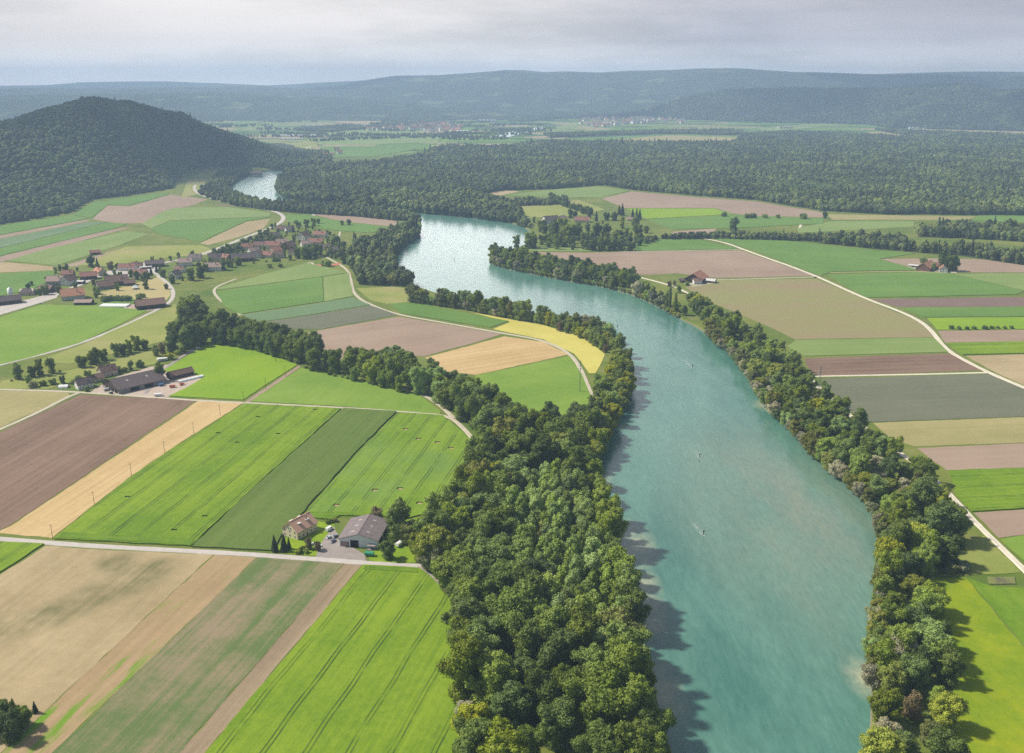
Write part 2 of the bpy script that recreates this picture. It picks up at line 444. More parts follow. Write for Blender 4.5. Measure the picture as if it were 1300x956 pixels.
tag(link('water', mesh('water', fw, [up(list(t), fw) for t in tessellate_polygon([fw])]), wm), 'far bright bend of the river beyond the forest', 'river', kind='structure')
fw = [Vector((p_.x, p_.y, 0.3)) for p_ in W([(-60,151),(22,149.5),(16,153),(-60,155.5)])]
tag(link('water', mesh('water', fw, [up(list(t), fw) for t in tessellate_polygon([fw])]), wm), 'sliver of bright water left behind the wooded hill', 'river', kind='structure')

# ------------------------------------------------------------------ broken cloud deck above the haze; its shade lies on the hills and forests
def cloud_deck():
    import bmesh
    from mathutils import noise as mn
    bm = bmesh.new(); bmesh.ops.create_icosphere(bm, subdivisions=3, radius=1)
    iv = np.array([x.co[:] for x in bm.verts]); if_ = np.array([[y.index for y in x.verts] for x in bm.faces]); bm.free()
    g = np.random.default_rng(21)
    shade = [(-1250,2750,420),(-2000,2700,480),(-1500,3400,560),(-2600,3200,560),(-2300,4000,500),
             (3600,6000,650),(3000,7500,800),(3900,7200,800),(4700,7700,900),(5600,7300,900),(6400,7800,900),(2300,7400,600),(4200,9600,900),(5500,11000,1100),(-1500,10800,900),(2700,7300,420)]
    V, Fc, off = [], [], 0
    k = 1.0 / math.tan(SUN_EL)
    for x, y, r in shade:
        zc = g.uniform(1500, 1750)
        cx_ = x - math.sin(SUN_AZ_LEFT) * zc * k; cy_ = y + math.cos(SUN_AZ_LEFT) * zc * k
        for j in range(5):
            a = g.uniform(0, 6.28); q = r * g.uniform(0.45, 0.8); d = r * 0.5 * (j > 0)
            c = np.array([cx_ + math.cos(a) * d, cy_ + math.sin(a) * d, zc + g.uniform(-60, 60)])
            nzv = np.array([mn.noise(Vector(v * 2.2) + Vector((x, y, j))) for v in iv])
            v = iv * (1 + 0.35 * nzv)[:, None] * np.array([q, q, q * 0.3]) + c
            V.append(v); Fc.append(if_ + off); off += len(v)
    V = np.concatenate(V); Fc = np.concatenate(Fc)
    m, nt, out = new_mat('cloud_white')
    d = N(nt, 'BsdfDiffuse'); d.inputs[0].default_value = (0.85, 0.85, 0.87, 1); t = N(nt, 'BsdfTranslucent'); t.inputs[0].default_value = (0.9, 0.9, 0.92, 1)
    ms = N(nt, 'MixShader'); ms.inputs[0].default_value = 0.5; L(nt, d.outputs[0], ms.inputs[1]); L(nt, t.outputs[0], ms.inputs[2]); L(nt, ms.outputs[0], out.inputs[0])
    tag(link('clouds', mesh('clouds', V, Fc, smooth=True), m), 'broken cloud deck shading the hills and forests', 'clouds', kind='stuff')
cloud_deck()
# ------------------------------------------------------------------ fields
# crop looks: colour a, colour b, settings, height of the crop
CROPS = {
 'wheat':   dict(c1=(0.115,0.21,0.012), c2=(0.205,0.30,0.020), stripe=3.2, sa=0.9, patch=55, pa=0.8, fine=0.45, tram=17.0, h=0.75),
 'wheatn':  dict(c1=(0.115,0.21,0.014), c2=(0.20,0.30,0.028), stripe=3.0, sa=0.8, patch=50, pa=0.8, fine=0.45, tram=15.0, c3=(0.15,0.25,0.065), h=0.75),
 'headland': dict(c1=(0.085,0.17,0.012), c2=(0.15,0.245,0.018), stripe=2.5, sa=0.9, patch=20, pa=0.8, fine=0.45, h=0.86),
 'lush':    dict(c1=(0.15,0.28,0.014), c2=(0.255,0.365,0.022), stripe=5, sa=0.35, patch=80, pa=0.6, fine=0.2, h=0.4),
 'lawn':    dict(c1=(0.135,0.245,0.028), c2=(0.22,0.32,0.05), stripe=6, sa=0.35, patch=50, pa=0.6, fine=0.25, h=0.2),
 'grass':   dict(c1=(0.10,0.20,0.012), c2=(0.18,0.28,0.022), stripe=5, sa=0.4, patch=40, pa=0.7, fine=0.35, h=0.3),
 'lawn2':   dict(c1=(0.13,0.25,0.015), c2=(0.26,0.35,0.02), stripe=6, sa=0.2, patch=14, pa=0.9, fine=0.3, h=0.04),
 'dark':    dict(c1=(0.085,0.140,0.026), c2=(0.13,0.185,0.040), stripe=4.0, sa=0.8, patch=60, pa=0.3, fine=0.3, h=0.9),
 'green':   dict(c1=(0.095,0.19,0.035), c2=(0.155,0.26,0.055), stripe=9, sa=0.45, patch=90, pa=0.5, fine=0.15, h=0.5),
 'pale':    dict(c1=(0.16,0.24,0.06), c2=(0.24,0.30,0.10), stripe=9, sa=0.5, patch=90, pa=0.6, fine=0.15, h=0.3),
 'bluegreen': dict(c1=(0.11,0.19,0.085), c2=(0.17,0.24,0.12), stripe=8, sa=0.6, patch=90, pa=0.5, fine=0.15, h=0.3),
 'meadow':  dict(c1=(0.20,0.25,0.05), c2=(0.30,0.31,0.09), stripe=9, sa=0.3, patch=45, pa=0.8, fine=0.3, c3=(0.34,0.30,0.13), h=0.15),
 'yellow':  dict(c1=(0.46,0.42,0.09), c2=(0.60,0.53,0.15), stripe=9, sa=0.3, patch=45, pa=0.7, fine=0.3, h=0.2),
 'yellowgreen': dict(c1=(0.16,0.25,0.010), c2=(0.265,0.325,0.012), stripe=14, sa=0.4, patch=22, pa=0.8, fine=0.4, c3=(0.335,0.33,0.012), h=0.25),
 'brown':   dict(c1=(0.155,0.100,0.070), c2=(0.255,0.170,0.122), stripe=3.4, sa=0.85, patch=70, pa=0.5, fine=0.25, h=0.06),
 'rosy':    dict(c1=(0.275,0.195,0.145), c2=(0.365,0.275,0.205), stripe=5, sa=0.45, patch=90, pa=0.6, fine=0.12, h=0.06),
 'purple':  dict(c1=(0.17,0.115,0.10), c2=(0.23,0.16,0.135), stripe=5, sa=0.4, patch=80, pa=0.5, fine=0.12, h=0.06),
 'tan':     dict(c1=(0.30,0.235,0.125), c2=(0.44,0.35,0.205), stripe=4.0, sa=0.5, patch=70, pa=0.8, fine=0.3, h=0.06),
 'beige':   dict(c1=(0.42,0.29,0.125), c2=(0.57,0.42,0.215), stripe=3.2, sa=0.9, patch=60, pa=0.5, fine=0.3, h=0.08),
 'weedy':   dict(c1=(0.30,0.215,0.115), c2=(0.40,0.29,0.165), stripe=3.0, sa=0.7, patch=40, pa=0.6, fine=0.3, weeds=(0.14,0.27,0.02), h=0.06),
 'stubble': dict(c1=(0.27,0.215,0.135), c2=(0.115,0.165,0.055), stripe=3.4, sa=1.2, patch=45, pa=1.1, fine=0.35, h=0.1),
 'drybrown': dict(c1=(0.22,0.165,0.105), c2=(0.33,0.255,0.165), stripe=3.0, sa=1.1, patch=60, pa=0.4, fine=0.3, h=0.07),
 'greygreen': dict(c1=(0.125,0.135,0.088), c2=(0.17,0.175,0.115), stripe=2.6, sa=0.7, patch=70, pa=0.5, fine=0.25, h=0.2),
 'mixedtan': dict(c1=(0.28,0.215,0.125), c2=(0.25,0.245,0.10), stripe=22, sa=1.3, patch=120, pa=0.6, fine=0.15, h=0.08),
 'olive':   dict(c1=(0.27,0.25,0.10), c2=(0.38,0.33,0.155), stripe=4, sa=0.5, patch=60, pa=0.7, fine=0.25, h=0.1),
}
X = 1520
# crop, outline in pixels, direction of the rows, description
FIELDS = [
 # below the lane with the hall
 ('wheat', [(-260,757),(-60,689),(0,689),(56,691),(0,727),(-260,895)], ((0,727),(56,691)), 'small wedge of bright green wheat under the gravel lane'),
 ('tan', [(-300,924),(0,730),(58,693),(130,698),(271,704),(96,866),(-30,985),(-300,985)], ((96,866),(271,704)), 'wide bare sandy field with a moist green-grey band'),
 ('weedy', [(272,705),(326,708),(160,866),(36,985),(-28,985),(97,866)], ((97,866),(272,705)), 'narrow bare strip streaked with green weeds'),
 ('stubble', [(327,708),(437,715),(305,866),(202,985),(38,985),(161,866)], ((161,866),(327,708)), 'strip of grey-brown soil with thin green rows'),
 ('drybrown', [(438,715),(460,717),(335,866),(236,985),(204,985),(306,866)], ((306,866),(438,715)), 'thin dry brown strip beside the bright wheat'),
 ('wheat', [(461,718),(532,722),(551,737),(573,764),(577,800),(580,866),(584,985),(238,985),(337,866)], ((337,866),(461,718)), 'bright green wheat running to the wood edge below the lane fork'),
 # between the two lanes
 ('olive', [(-160,498),(0,496),(60,497),(87,499),(89,503),(0,543),(-160,616)], ((0,540),(87,501)), 'pale olive stubble field beside the upper farm'),
 ('brown', [(-200,638),(0,549),(102,501),(250,508),(13,667),(0,673),(-200,800)], ((13,667),(250,508)), 'large dark brown ploughed field below the upper farm'),
 ('beige', [(252,509),(308,512),(211,574),(170,602),(119,641),(66,683),(0,677),(0,674),(14,668)], ((30,668),(280,511)), 'golden beige stubble strip with a row of poles'),
 ('wheat', [(311,513),(433,519),(320,621),(242,694),(69,685),(120,642),(171,603),(212,575)], ((69,685),(311,513)), 'large bright green wheat field beside the pole row'),
 ('dark', [(436,519),(503,523),(454,572),(381,655),(362,673),(345,700),(244,695),(321,621)], ((244,695),(436,519)), 'dull dark green crop strip between two bright wheat fields'),
 ('wheatn', [(506,524),(562,528),(602,562),(600,580),(577,612),(548,652),(500,662),(494,657),(432,655),(421,661),(384,656),(456,573)], ((384,656),(506,524)), 'bright green wheat with small bare plots behind the hall'),
 ('lawn', [(318,510),(382,467),(428,475),(472,486),(530,499),(560,523),(558,526),(420,515)], ((318,510),(382,467)), 'mown green meadow below the stream trees'),
 ('rosy', [(310,511),(379,464),(382,466),(316,511)], ((310,511),(379,464)), 'narrow strip of bare reddish soil beside the mown meadow'),
 ('lush', [(274,432),(330,446),(378,463),(308,508),(214,503),(236,493),(258,480),(248,476),(206,471),(256,441)], ((214,503),(330,446)), 'vivid yellow-green field right of the upper farm'),
 ('headland', [(74,684),(80,677),(247,687),(242,693.5)], ((74,684),(242,693.5)), 'darker headland strip of the large wheat field along the lane'),
 ('headland', [(388,657),(393,651),(497,652),(494,656.5),(432,654),(421,660)], ((388,655),(494,654)), 'darker headland strip of the wheat behind the hall'),
 ('headland', [(464,719.5),(461,724),(531,729),(530,723)], ((464,721),(530,725)), 'darker headland strip of the wheat below the lane'),
 # left, around the villages
 ('lawn', [(-120,440),(0,403),(52,387),(120,388),(187,394),(150,413),(100,436),(38,454),(0,463),(-120,480)], ((0,440),(120,388)), 'green meadow between the near village and the lane'),
 ('meadow', [(222,386),(230,396),(214,415),(213,432),(170,443),(90,462),(40,461),(104,438),(190,399)], ((100,440),(222,390)), 'dry yellowish meadow below the bend of the lane'),
 ('meadow', [(-100,500),(0,484),(90,470),(190,446),(212,446),(200,462),(150,470),(110,480),(60,494),(0,494)], ((0,490),(190,446)), 'dry meadow strip between the stream bushes and the upper farm'),
 ('green', [(-150,352),(0,348),(70,344),(66,356),(40,368),(0,376),(-150,400)], ((0,375),(70,350)), 'green field beside the long dark barn'),
 ('tan', [(-150,335),(-10,333),(10,333),(72,339),(70,343),(0,346),(-150,350)], ((0,345),(70,341)), 'pale tan strip above the green field by the long barn'),
 ('pale', [(10,331),(60,316),(160,294),(190,297),(150,312),(72,337)], ((10,331),(160,294)), 'pale green field left of the small red barn'),
 ('rosy', [(-120,352),(0,326),(80,306),(150,290),(172,287),(80,312),(8,331),(-120,360)], ((0,326),(150,290)), 'long pink bare strip ending at the near village'),
 ('green', [(-120,345),(0,316),(136,283),(162,284),(150,289),(0,325),(-120,352)], ((0,315),(136,283)), 'deep green strip below the blue-green strip'),
 ('bluegreen', [(-120,335),(0,304),(113,282),(136,282),(0,315),(-120,345)], ((0,304),(113,282)), 'blue-green strip on the slope below the wooded hill'),
 ('rosy', [(-120,330),(0,299),(109,279),(113,281),(0,303),(-120,334)], ((0,299),(109,279)), 'thin pink bare strip nearest the wooded hill'),
 ('green', [(-120,312),(0,287),(92,273),(110,278),(0,298),(-120,329)], ((0,287),(92,273)), 'green meadow strip along the foot of the wooded hill'),
 ('meadow', [(100,337),(130,325),(160,313),(255,311),(272,318),(262,324),(215,326),(150,338)], ((100,337),(255,311)), 'yellowish meadow above the near village'),
 ('rosy', [(76,339),(150,316),(158,313),(98,338)], ((76,339),(158,313)), 'narrow bare path strip beside the small red barn'),
 ('rosy', [(117,278),(137,261),(165,262),(216,247),(264,253),(240,262),(214,266),(204,276),(186,283),(150,284)], ((117,278),(216,250)), 'pinkish ploughed field under the end of the wooded hill'),
 ('green', [(93,273),(116,258),(214,244),(214,247),(164,261),(137,260),(116,277)], ((93,273),(214,244)), 'green strip squeezed between the wooded hill and the pink field'),
 ('pale', [(208,268),(222,264),(290,263),(344,270),(342,275),(290,277),(215,280),(192,290),(180,284)], ((210,270),(344,272)), 'light green field inside the curve of the main road'),
 ('green', [(216,281),(290,278),(342,276),(312,281),(255,307),(200,297),(192,291)], ((216,281),(342,276)), 'green field below the light green one inside the road curve'),
 ('tan', [(343,278),(334,290),(300,302),(264,311),(254,309),(312,282)], ((262,310),(343,280)), 'tan field beside the main road above the far village'),
 ('purple', [(268,257),(300,263),(284,262)], ((268,257),(300,263)), 'dark sliver of soil beside the main road'),
 ('rosy', [(395,272),(440,273),(506,281),(500,288),(446,282),(420,278)], ((395,272),(506,281)), 'pink bare field between the far village and the riverside wood'),
 ('green', [(362,273),(394,273),(418,279),(446,283),(498,289),(470,296),(420,292),(385,286),(366,282)], ((362,276),(498,290)), 'green meadow behind the far village'),
 # tongue of land between stream and river
 ('pale', [(276,366),(340,347),(390,334),(443,346),(410,351),(278,368)], ((276,366),(390,334)), 'pale green strip below the far village'),
 ('green', [(275,370),(409,352),(411,383),(350,392),(305,399),(283,388)], ((275,370),(409,352)), 'saturated green field on the tongue of land'),
 ('pale', [(411,352),(443,347),(448,376),(412,383)], ((411,352),(412,383)), 'yellow-green block beside the saturated green field'),
 ('bluegreen', [(306,400),(412,384),(448,378),(470,387),(410,397),(330,409)], ((306,400),(448,378)), 'blue-green strip across the tongue of land'),
 ('greygreen', [(331,410),(411,398),(471,388),(505,400),(408,418),(340,418)], ((331,410),(471,388)), 'grey-green strip across the tongue of land'),
 ('rosy', [(385,424),(408,419),(507,402),(560,411),(638,424),(600,436),(540,452),(430,456),(400,450)], ((400,432),(560,411)), 'broad bare brown-pink field above the stream trees'),
 ('green', [(494,386),(526,384),(600,399),(646,408),(622,416),(508,398)], ((508,392),(622,414)), 'green field beside the river hedge'),
 ('yellow', [(600,397),(650,406),(690,413),(741,428),(768,450),(756,474),(748,474),(729,449),(690,431),(626,418),(648,409)], ((640,412),(741,440)), 'yellow ripe strip along the river hedge'),
 ('meadow', [(452,366),(500,364),(528,368),(524,383),(492,386),(470,381)], ((452,372),(524,376)), 'dry meadow beside the riverside grove'),
 ('beige', [(540,454),(600,438),(640,427),(690,434),(722,450),(605,476),(565,472)], ((560,456),(690,436)), 'beige field inside the curve of the path'),
 ('lawn', [(603,477),(723,452),(742,480),(753,507),(760,530),(690,530),(640,520),(612,500)], ((603,477),(723,452)), 'bright green pasture above the wood'),
 # right bank
 ('rosy', [(700,326),(680,320),(745,321),(790,320),(941,318),(1033,350),(912,353),(860,347),(816,349),(770,338)], ((700,323),(941,320)), 'long brown-pink field above the red-roofed farm'),
 ('pale', [(664,313),(700,314),(780,316),(788,319),(680,319),(660,316)], ((664,314),(780,318)), 'green strip beside the brown-pink field'),
 ('green', [(806,306),(880,303),(937,316),(806,319)], ((806,312),(920,312)), 'green field before the tree belt'),
 ('mixedtan', [(870,365),(912,356),(1036,354),(1102,382),(1160,405),(1182,420),(1185,428),(1010,431),(970,412),(900,383)], ((870,364),(1036,360)), 'broad tan field with faint green bands right of the river trees'),
 ('pale', [(1010,432),(1186,429),(1204,447),(1022,452),(1000,440)], ((1010,432),(1186,429)), 'pale green strip below the broad tan field'),
 ('brown', [(1022,455),(1206,449),(1250,470),(1036,478),(1024,464)], ((1022,455),(1206,449)), 'brown ploughed strip behind the tall pylon'),
 ('greygreen', [(1042,481),(1255,475),(1300,494),(1385,528),(1300,529),(1104,536),(1080,523)], ((1042,481),(1255,475)), 'dull grey-green field beside the gravel lane'),
 ('olive', [(1108,537),(1300,530),(X,522),(X,554),(1300,562),(1162,567),(1130,556)], ((1108,537),(1300,530)), 'olive stubble strip right of the river trees'),
 ('rosy', [(1164,569),(1300,563),(X,555),(X,587),(1300,594),(1202,597),(1180,582)], ((1164,569),(1300,563)), 'pink bare strip below the olive stubble'),
 ('wheat', [(1204,598),(1300,595),(X,588),(X,638),(1300,646),(1234,650),(1214,630)], ((1204,602),(1300,598)), 'vivid green field beside the white lane'),
 ('rosy', [(1236,651),(1300,647),(X,638),(X,670),(1300,679),(1268,683)], ((1236,651),(1300,647)), 'pinkish bare block beside the white lane'),
 ('lawn', [(1270,685),(1300,680),(X,671),(X,850),(1420,815),(1303,714)], ((1270,690),(1300,684)), 'green block in the corner below the pinkish soil'),
 ('yellowgreen', [(1166,735),(1226,734),(1300,823),(1420,965),(1440,985),(1210,985),(1210,870),(1190,785)], ((1226,734),(1300,823)), 'yellow flowering meadow beside the river trees'),
 ('grass', [(1228,734),(1258,745),(1300,747),(X,752),(X,1080),(1440,980),(1302,822)], ((1228,734),(1300,823)), 'green half of the meadow beyond the diagonal edge'),
 ('meadow', [(1210,700),(1222,690),(1250,680),(1296,727),(1226,731),(1195,731)], ((1222,690),(1280,727)), 'dry grass between the river trees and the white lane'),
 ('green', [(905,303),(1000,306),(1110,318),(1162,322),(1116,329),(1166,343),(1056,345),(1042,350),(1000,334),(948,315)], ((905,308),(1110,320)), 'deep green field across the lane from the brown-pink field'),
 ('green', [(1050,349),(1170,346),(1206,347),(1300,370),(1480,412),(1300,370),(1290,374),(1100,378),(1075,364)], ((1050,349),(1206,347)), 'banded green field below the far right farm'),
 ('pale', [(1210,348),(1300,347),(X,347),(X,412),(1302,369)], ((1210,348),(1300,347)), 'light green wedge beside the far right farm'),
 ('rosy', [(1118,329),(1200,328),(1260,330),(1300,335),(X,348),(X,346),(1206,346),(1170,343)], ((1118,329),(1260,331)), 'pink bare field around the far right farm'),
 ('purple', [(1106,380),(1300,377),(X,374),(X,386),(1300,389),(1140,390)], ((1106,380),(1300,377)), 'dark purple-brown strip across the lane'),
 ('green', [(1143,391),(1300,390),(X,387),(X,399),(1300,402),(1174,403)], ((1143,391),(1300,390)), 'green strip under the purple-brown one'),
 ('lush', [(1177,404),(1300,403),(X,400),(X,414),(1300,418),(1190,419)], ((1177,404),(1300,403)), 'glowing yellow-green strip with two low bushes'),
 ('rosy', [(1191,420),(1300,419),(X,415),(X,430),(1300,433),(1200,435)], ((1191,420),(1300,419)), 'pink bare strip below the low bushes'),
 ('wheat', [(1202,436),(1300,434),(X,431),(X,445),(1300,449),(1222,451)], ((1202,436),(1300,434)), 'vivid green strip beside the lane bend'),
 ('tan', [(1226,452),(1300,450),(X,446),(X,578),(1300,489),(1262,472)], ((1226,452),(1300,450)), 'tan corner field beyond the lane bend'),
 ('rosy', [(764,252),(802,243),(880,250),(960,256),(1046,270),(1046,276),(960,274),(930,271),(908,264),(792,264)], ((764,258),(960,266)), 'pinkish field along the front of the far forest'),
 ('lush', [(796,265),(907,265),(929,272),(822,278)], ((796,270),(907,268)), 'bright green patch behind the conifers'),
 ('green', [(822,279),(930,273),(1046,278),(1046,284),(925,290),(852,291)], ((822,282),(1000,280)), 'green strip before the shrubby belt'),
 ('olive', [(1050,272),(1240,275),(1228,279),(1056,279)], ((1050,274),(1240,277)), 'sandy strip at the foot of the far forest'),
 ('green', [(1242,274),(1300,274),(X,278),(X,290),(1300,283),(1232,280)], ((1242,276),(1300,276)), 'green wedge at the foot of the far forest'),
 ('pale', [(1056,281),(1160,281),(1160,288),(1014,296),(1012,290)], ((1056,283),(1150,283)), 'light green parcel beyond the shrubby belt'),
 ('meadow', [(648,263),(690,257),(735,254),(768,266),(740,273),(690,276),(660,277)], ((648,266),(735,258)), 'sunlit meadow behind the dark-roofed farmhouse'),
 ('pale', [(640,248),(700,241),(760,237),(800,242),(762,251),(700,250)], ((640,246),(760,240)), 'pale green meadow in the forest bay'),
 ('tan', [(600,246),(640,241),(660,243),(636,248)], ((600,246),(640,243)), 'small tan clearing in the forest bay'),
 ('rosy', [(856,294),(910,290),(906,296),(850,299)], ((856,296),(906,293)), 'pink bare scrap behind the shrubby belt'),
 ('lawn2', [(348,699),(386,660),(424,664),(430,690),(412,700),(405,706),(360,703)], None, 'bright lawn around the cream house'),
 ('lawn2', [(466,703),(482,690),(500,662),(545,655),(546,690),(528,714),(500,715),(470,712)], None, 'bright lawn under the trees right of the hall'),
 # far valley
 ('olive', [(1098,168),(1170,163),(1250,165),(1300,169),(1290,172),(1180,176),(1120,173)], ((1098,168),(1290,172)), 'far brownish clearing below the dark hill'),
 ('pale', [(960,163),(1060,155),(1070,158),(980,167)], ((960,163),(1060,157)), 'far pale clearing with a farm'),
 ('olive', [(776,176),(850,172),(945,175),(930,181),(800,180)], ((776,176),(945,177)), 'far sandy field strip beyond the forest'),
 ('green', [(690,177),(770,174),(940,168),(940,172),(850,171),(775,178)], ((690,177),(940,170)), 'far green strip beyond the forest'),
 ('pale', [(320,144),(372,143),(378,148),(330,150)], ((320,146),(378,146)), 'far sunlit field behind the wooded hill'),
 ('pale', [(410,167),(480,164),(545,169),(540,172),(420,175)], ((410,170),(540,170)), 'far green meadow before the long town rows'),
 ('meadow', [(455,147),(540,145),(548,150),(470,151)], ((455,149),(540,147)), 'far yellowish field before the blue ridge'),
 ('pale', [(400,176),(470,173),(560,174),(556,180),(480,183),(405,184)], ((400,180),(560,176)), 'far pale meadow behind the great forest'),
 ('meadow', [(330,186),(400,178),(404,186),(360,196),(335,200)], ((330,190),(400,182)), 'far dry meadow beside the pale track'),
 ('green', [(405,186),(480,185),(555,182),(540,187),(480,198),(410,200)], ((405,190),(540,186)), 'far green field behind the great forest'),
 ('tan', [(420,153),(455,151),(540,153),(536,156),(440,157)], ((420,155),(540,155)), 'far tan field above the long town rows'),
 ('lawn', [(560,172),(612,170),(622,174),(600,178),(560,180)], ((560,175),(612,173)), 'far green meadow left of the far bright bend'),
 ('pale', [(490,198),(520,192),(528,193),(470,202)], ((470,202),(520,193)), 'pale clearing cutting through the forest'),
 ('meadow', [(230,252),(238,228),(262,216),(278,214),(272,224),(258,240),(252,246)], ((232,250),(262,220)), 'grassy saddle between the wooded hill and the river trees'),
 ('olive', [(0,130),(60,129),(100,131),(70,136),(0,135)], ((0,133),(80,133)), 'far pale fields left of the wooded hill'),
 ('pale', [(675,168),(720,158),(742,157),(700,170)], ((675,168),(730,158)), 'far vineyard slope beside the far town'),
]
def poly_slab(name, pts, z0, z1, mat, holes=(), kind='structure'):
    loops = [pts] + [h for h in holes]
    area = lambda q: sum(q[i].x * q[(i+1) % len(q)].y - q[(i+1) % len(q)].x * q[i].y for i in range(len(q)))
    flatv = [Vector((p.x, p.y, 0)) for lp in loops for p in lp]
    tris = tessellate_polygon([[Vector((p.x, p.y, 0)) for p in lp] for lp in loops])
    v = [(p.x, p.y, z1) for p in flatv]; f = [up(list(t), v) for t in tris]
    n = len(v); v += [(p.x, p.y, z0) for p in flatv]
    b = 0
    for k, lp in enumerate(loops):
        ccw = area(lp) > 0
        outer = (k == 0)
        for i in range(len(lp)):
            a, c = b + i, b + (i + 1) % len(lp)
            f.append((a, n + a, n + c, c) if (ccw == outer) else (c, n + c, n + a, a))
        b += len(lp)
    return link(name, mesh(name, v, f), mat)

def rect_hole(px, py, w, d, ang):
    c = at(px, py, 0.7); o = []
    for sx, sy in ((-1,-1),(1,-1),(1,1),(-1,1)):
        x, y = sx * w / 2, sy * d / 2
        o.append(Vector((c.x + x * math.cos(ang) - y * math.sin(ang), c.y + x * math.sin(ang) + y * math.cos(ang), 0)))
    return o
HOLES = [(515,544.5),(531,557),(555.5,561.5),(572.5,568.5),(476,622),(508,620),(427,641),(532.5,638.5)]
SPECKS = {'large bright green wheat field beside the pole row': [(162,630.5),(260,655),(221,672.5),(277,549.5),(301,561.5),(353,550.5),(400,519.8),(327.5,529)]}

for i, (crop, poly, rows, label) in enumerate(FIELDS):
    c = dict(CROPS[crop]); h = c.pop('h') + 0.004 * (i % 23)
    yc = sum(p[1] for p in poly) / len(poly)
    ang = row_angle(rows)
    if yc < 400:      # farther parcels: only broad bands can be seen
        c['stripe'] *= 2.5; c['fine'] *= 0.4
        if yc < 300: c['stripe'] *= 2; c['patch'] *= 2.5
    if label.startswith('wide bare sandy'): c['wet'] = ([(-20,800,16),(10,797,15),(40,790,14),(70,780,15),(98,768,15),(125,755,16),(150,742,18),(175,730,20),(150,716,14),(200,722,14)], (0.135, 0.135, 0.055)); c['pa'] = 1.0
    mat = field_mat('soil_' + crop if c.get('h', 0) else crop + '_field', ang=ang, **c)
    w = densify(W(poly), 7 if yc > 450 else 25, 0.5 if yc > 450 else 0.9, i)
    holes = [rect_hole(x, y, 4.2, 3.4, -ang) for x, y in HOLES] if 'small bare plots' in label else []
    holes += [rect_hole(x, y, 3.8, 2.2, -ang) for x, y in SPECKS.get(label, [])]
    o = poly_slab('field', w, 0.0, h, mat, holes)
    tag(o, label, 'field', kind='structure')
    if holes and 'small bare' in label:
        bm_ = field_mat('bare_plot_soil', (0.36,0.26,0.15), (0.46,0.35,0.21), 0, pa=0.3)
        for hq in HOLES:
            pl = poly_slab('soil_plot', rect_hole(hq[0], hq[1], 4.1, 3.3, -ang), 0.01, 0.06, bm_)
            tag(pl, 'small square of bare soil left open in the wheat', 'bare plot', 'bare plots in the wheat behind the hall', kind='structure')

# ------------------------------------------------------------------ roads and paths
def road_mat(name, c1, c2, ruts=True):
    m, nt, out = new_mat(name)
    g = N(nt, 'NewGeometry'); P = g.outputs['Position']
    n = noise(nt, P, 0.25, 4.0); n2 = noise(nt, P, 1.6, 2.0)
    col = mixc(nt, math_n(nt, 'MULTIPLY_ADD', math_n(nt, 'SUBTRACT', n, 0.5), 2.2, 0.5, clamp=True), c1, c2)
    col = mixc(nt, math_n(nt, 'MULTIPLY', ramp01(nt, n2, 0.5, 0.8), 0.3), col, tuple(x * 0.7 for x in c1))
    if ruts:
        a = N(nt, 'Attribute', attribute_name='across', attribute_type='GEOMETRY')
        d = math_n(nt, 'ABSOLUTE', a.outputs['Fac'])
        mid = math_n(nt, 'SUBTRACT', 1.0, ramp01(nt, d, 0.08, 0.25))
        mid = math_n(nt, 'MULTIPLY', mid, ramp01(nt, noise(nt, P, 0.06, 3.0), 0.4, 0.6))
        col = mixc(nt, math_n(nt, 'MULTIPLY', mid, 0.6), col, (0.20, 0.22, 0.07))
    diffuse_out(nt, out, col, 0.9, 0.2)
    return m
GRAVEL = road_mat('gravel', (0.46,0.40,0.31), (0.58,0.52,0.42))
WHITEGRAVEL = road_mat('white_gravel', (0.62,0.56,0.45), (0.74,0.68,0.56))
ASPHALT = road_mat('asphalt', (0.30,0.28,0.27), (0.37,0.35,0.33), False)
OLDASPH = road_mat('worn_asphalt', (0.27,0.235,0.22), (0.35,0.31,0.285), False)
PALEROAD = road_mat('pale_asphalt', (0.45,0.41,0.38), (0.54,0.50,0.46), False)

def ribbon(name, px, width, mat, label, z=0.20, it=3, cat='road'):
    p = smooth_px(W(px), it)
    # resample
    q = [p[0]]
    for a in p[1:]:
        if (a - q[-1]).length > 4: q.append(a)
    if (q[-1] - p[-1]).length > 0.5: q.append(p[-1])
    v, f, ac = [], [], []
    r = random.Random(len(px) * 31 + int(px[0][0]))
    for i, a in enumerate(q):
        d = (q[min(i + 1, len(q) - 1)] - q[max(i - 1, 0)]).normalized(); n = Vector((-d.y, d.x, 0))
        w = width * r.uniform(0.93, 1.07) / 2
        for s, zz in ((-1.15, 0.0), (-1, z), (0, z + 0.03), (1, z), (1.15, 0.0)):
            b = a + n * (s * w); v.append((b.x, b.y, zz)); ac.append(s)
    for i in range(len(q) - 1):
        for k in range(4):
            f.append((i*5+k, i*5+k+1, (i+1)*5+k+1, (i+1)*5+k))
    f = [up(list(x), v) for x in f]
    me = mesh(name, v, f)
    at_ = me.attributes.new('across', 'FLOAT', 'POINT'); at_.data.foreach_set('value', np.array(ac, dtype=np.float32))
    return tag(link(name, me, mat), label, cat, kind='structure')

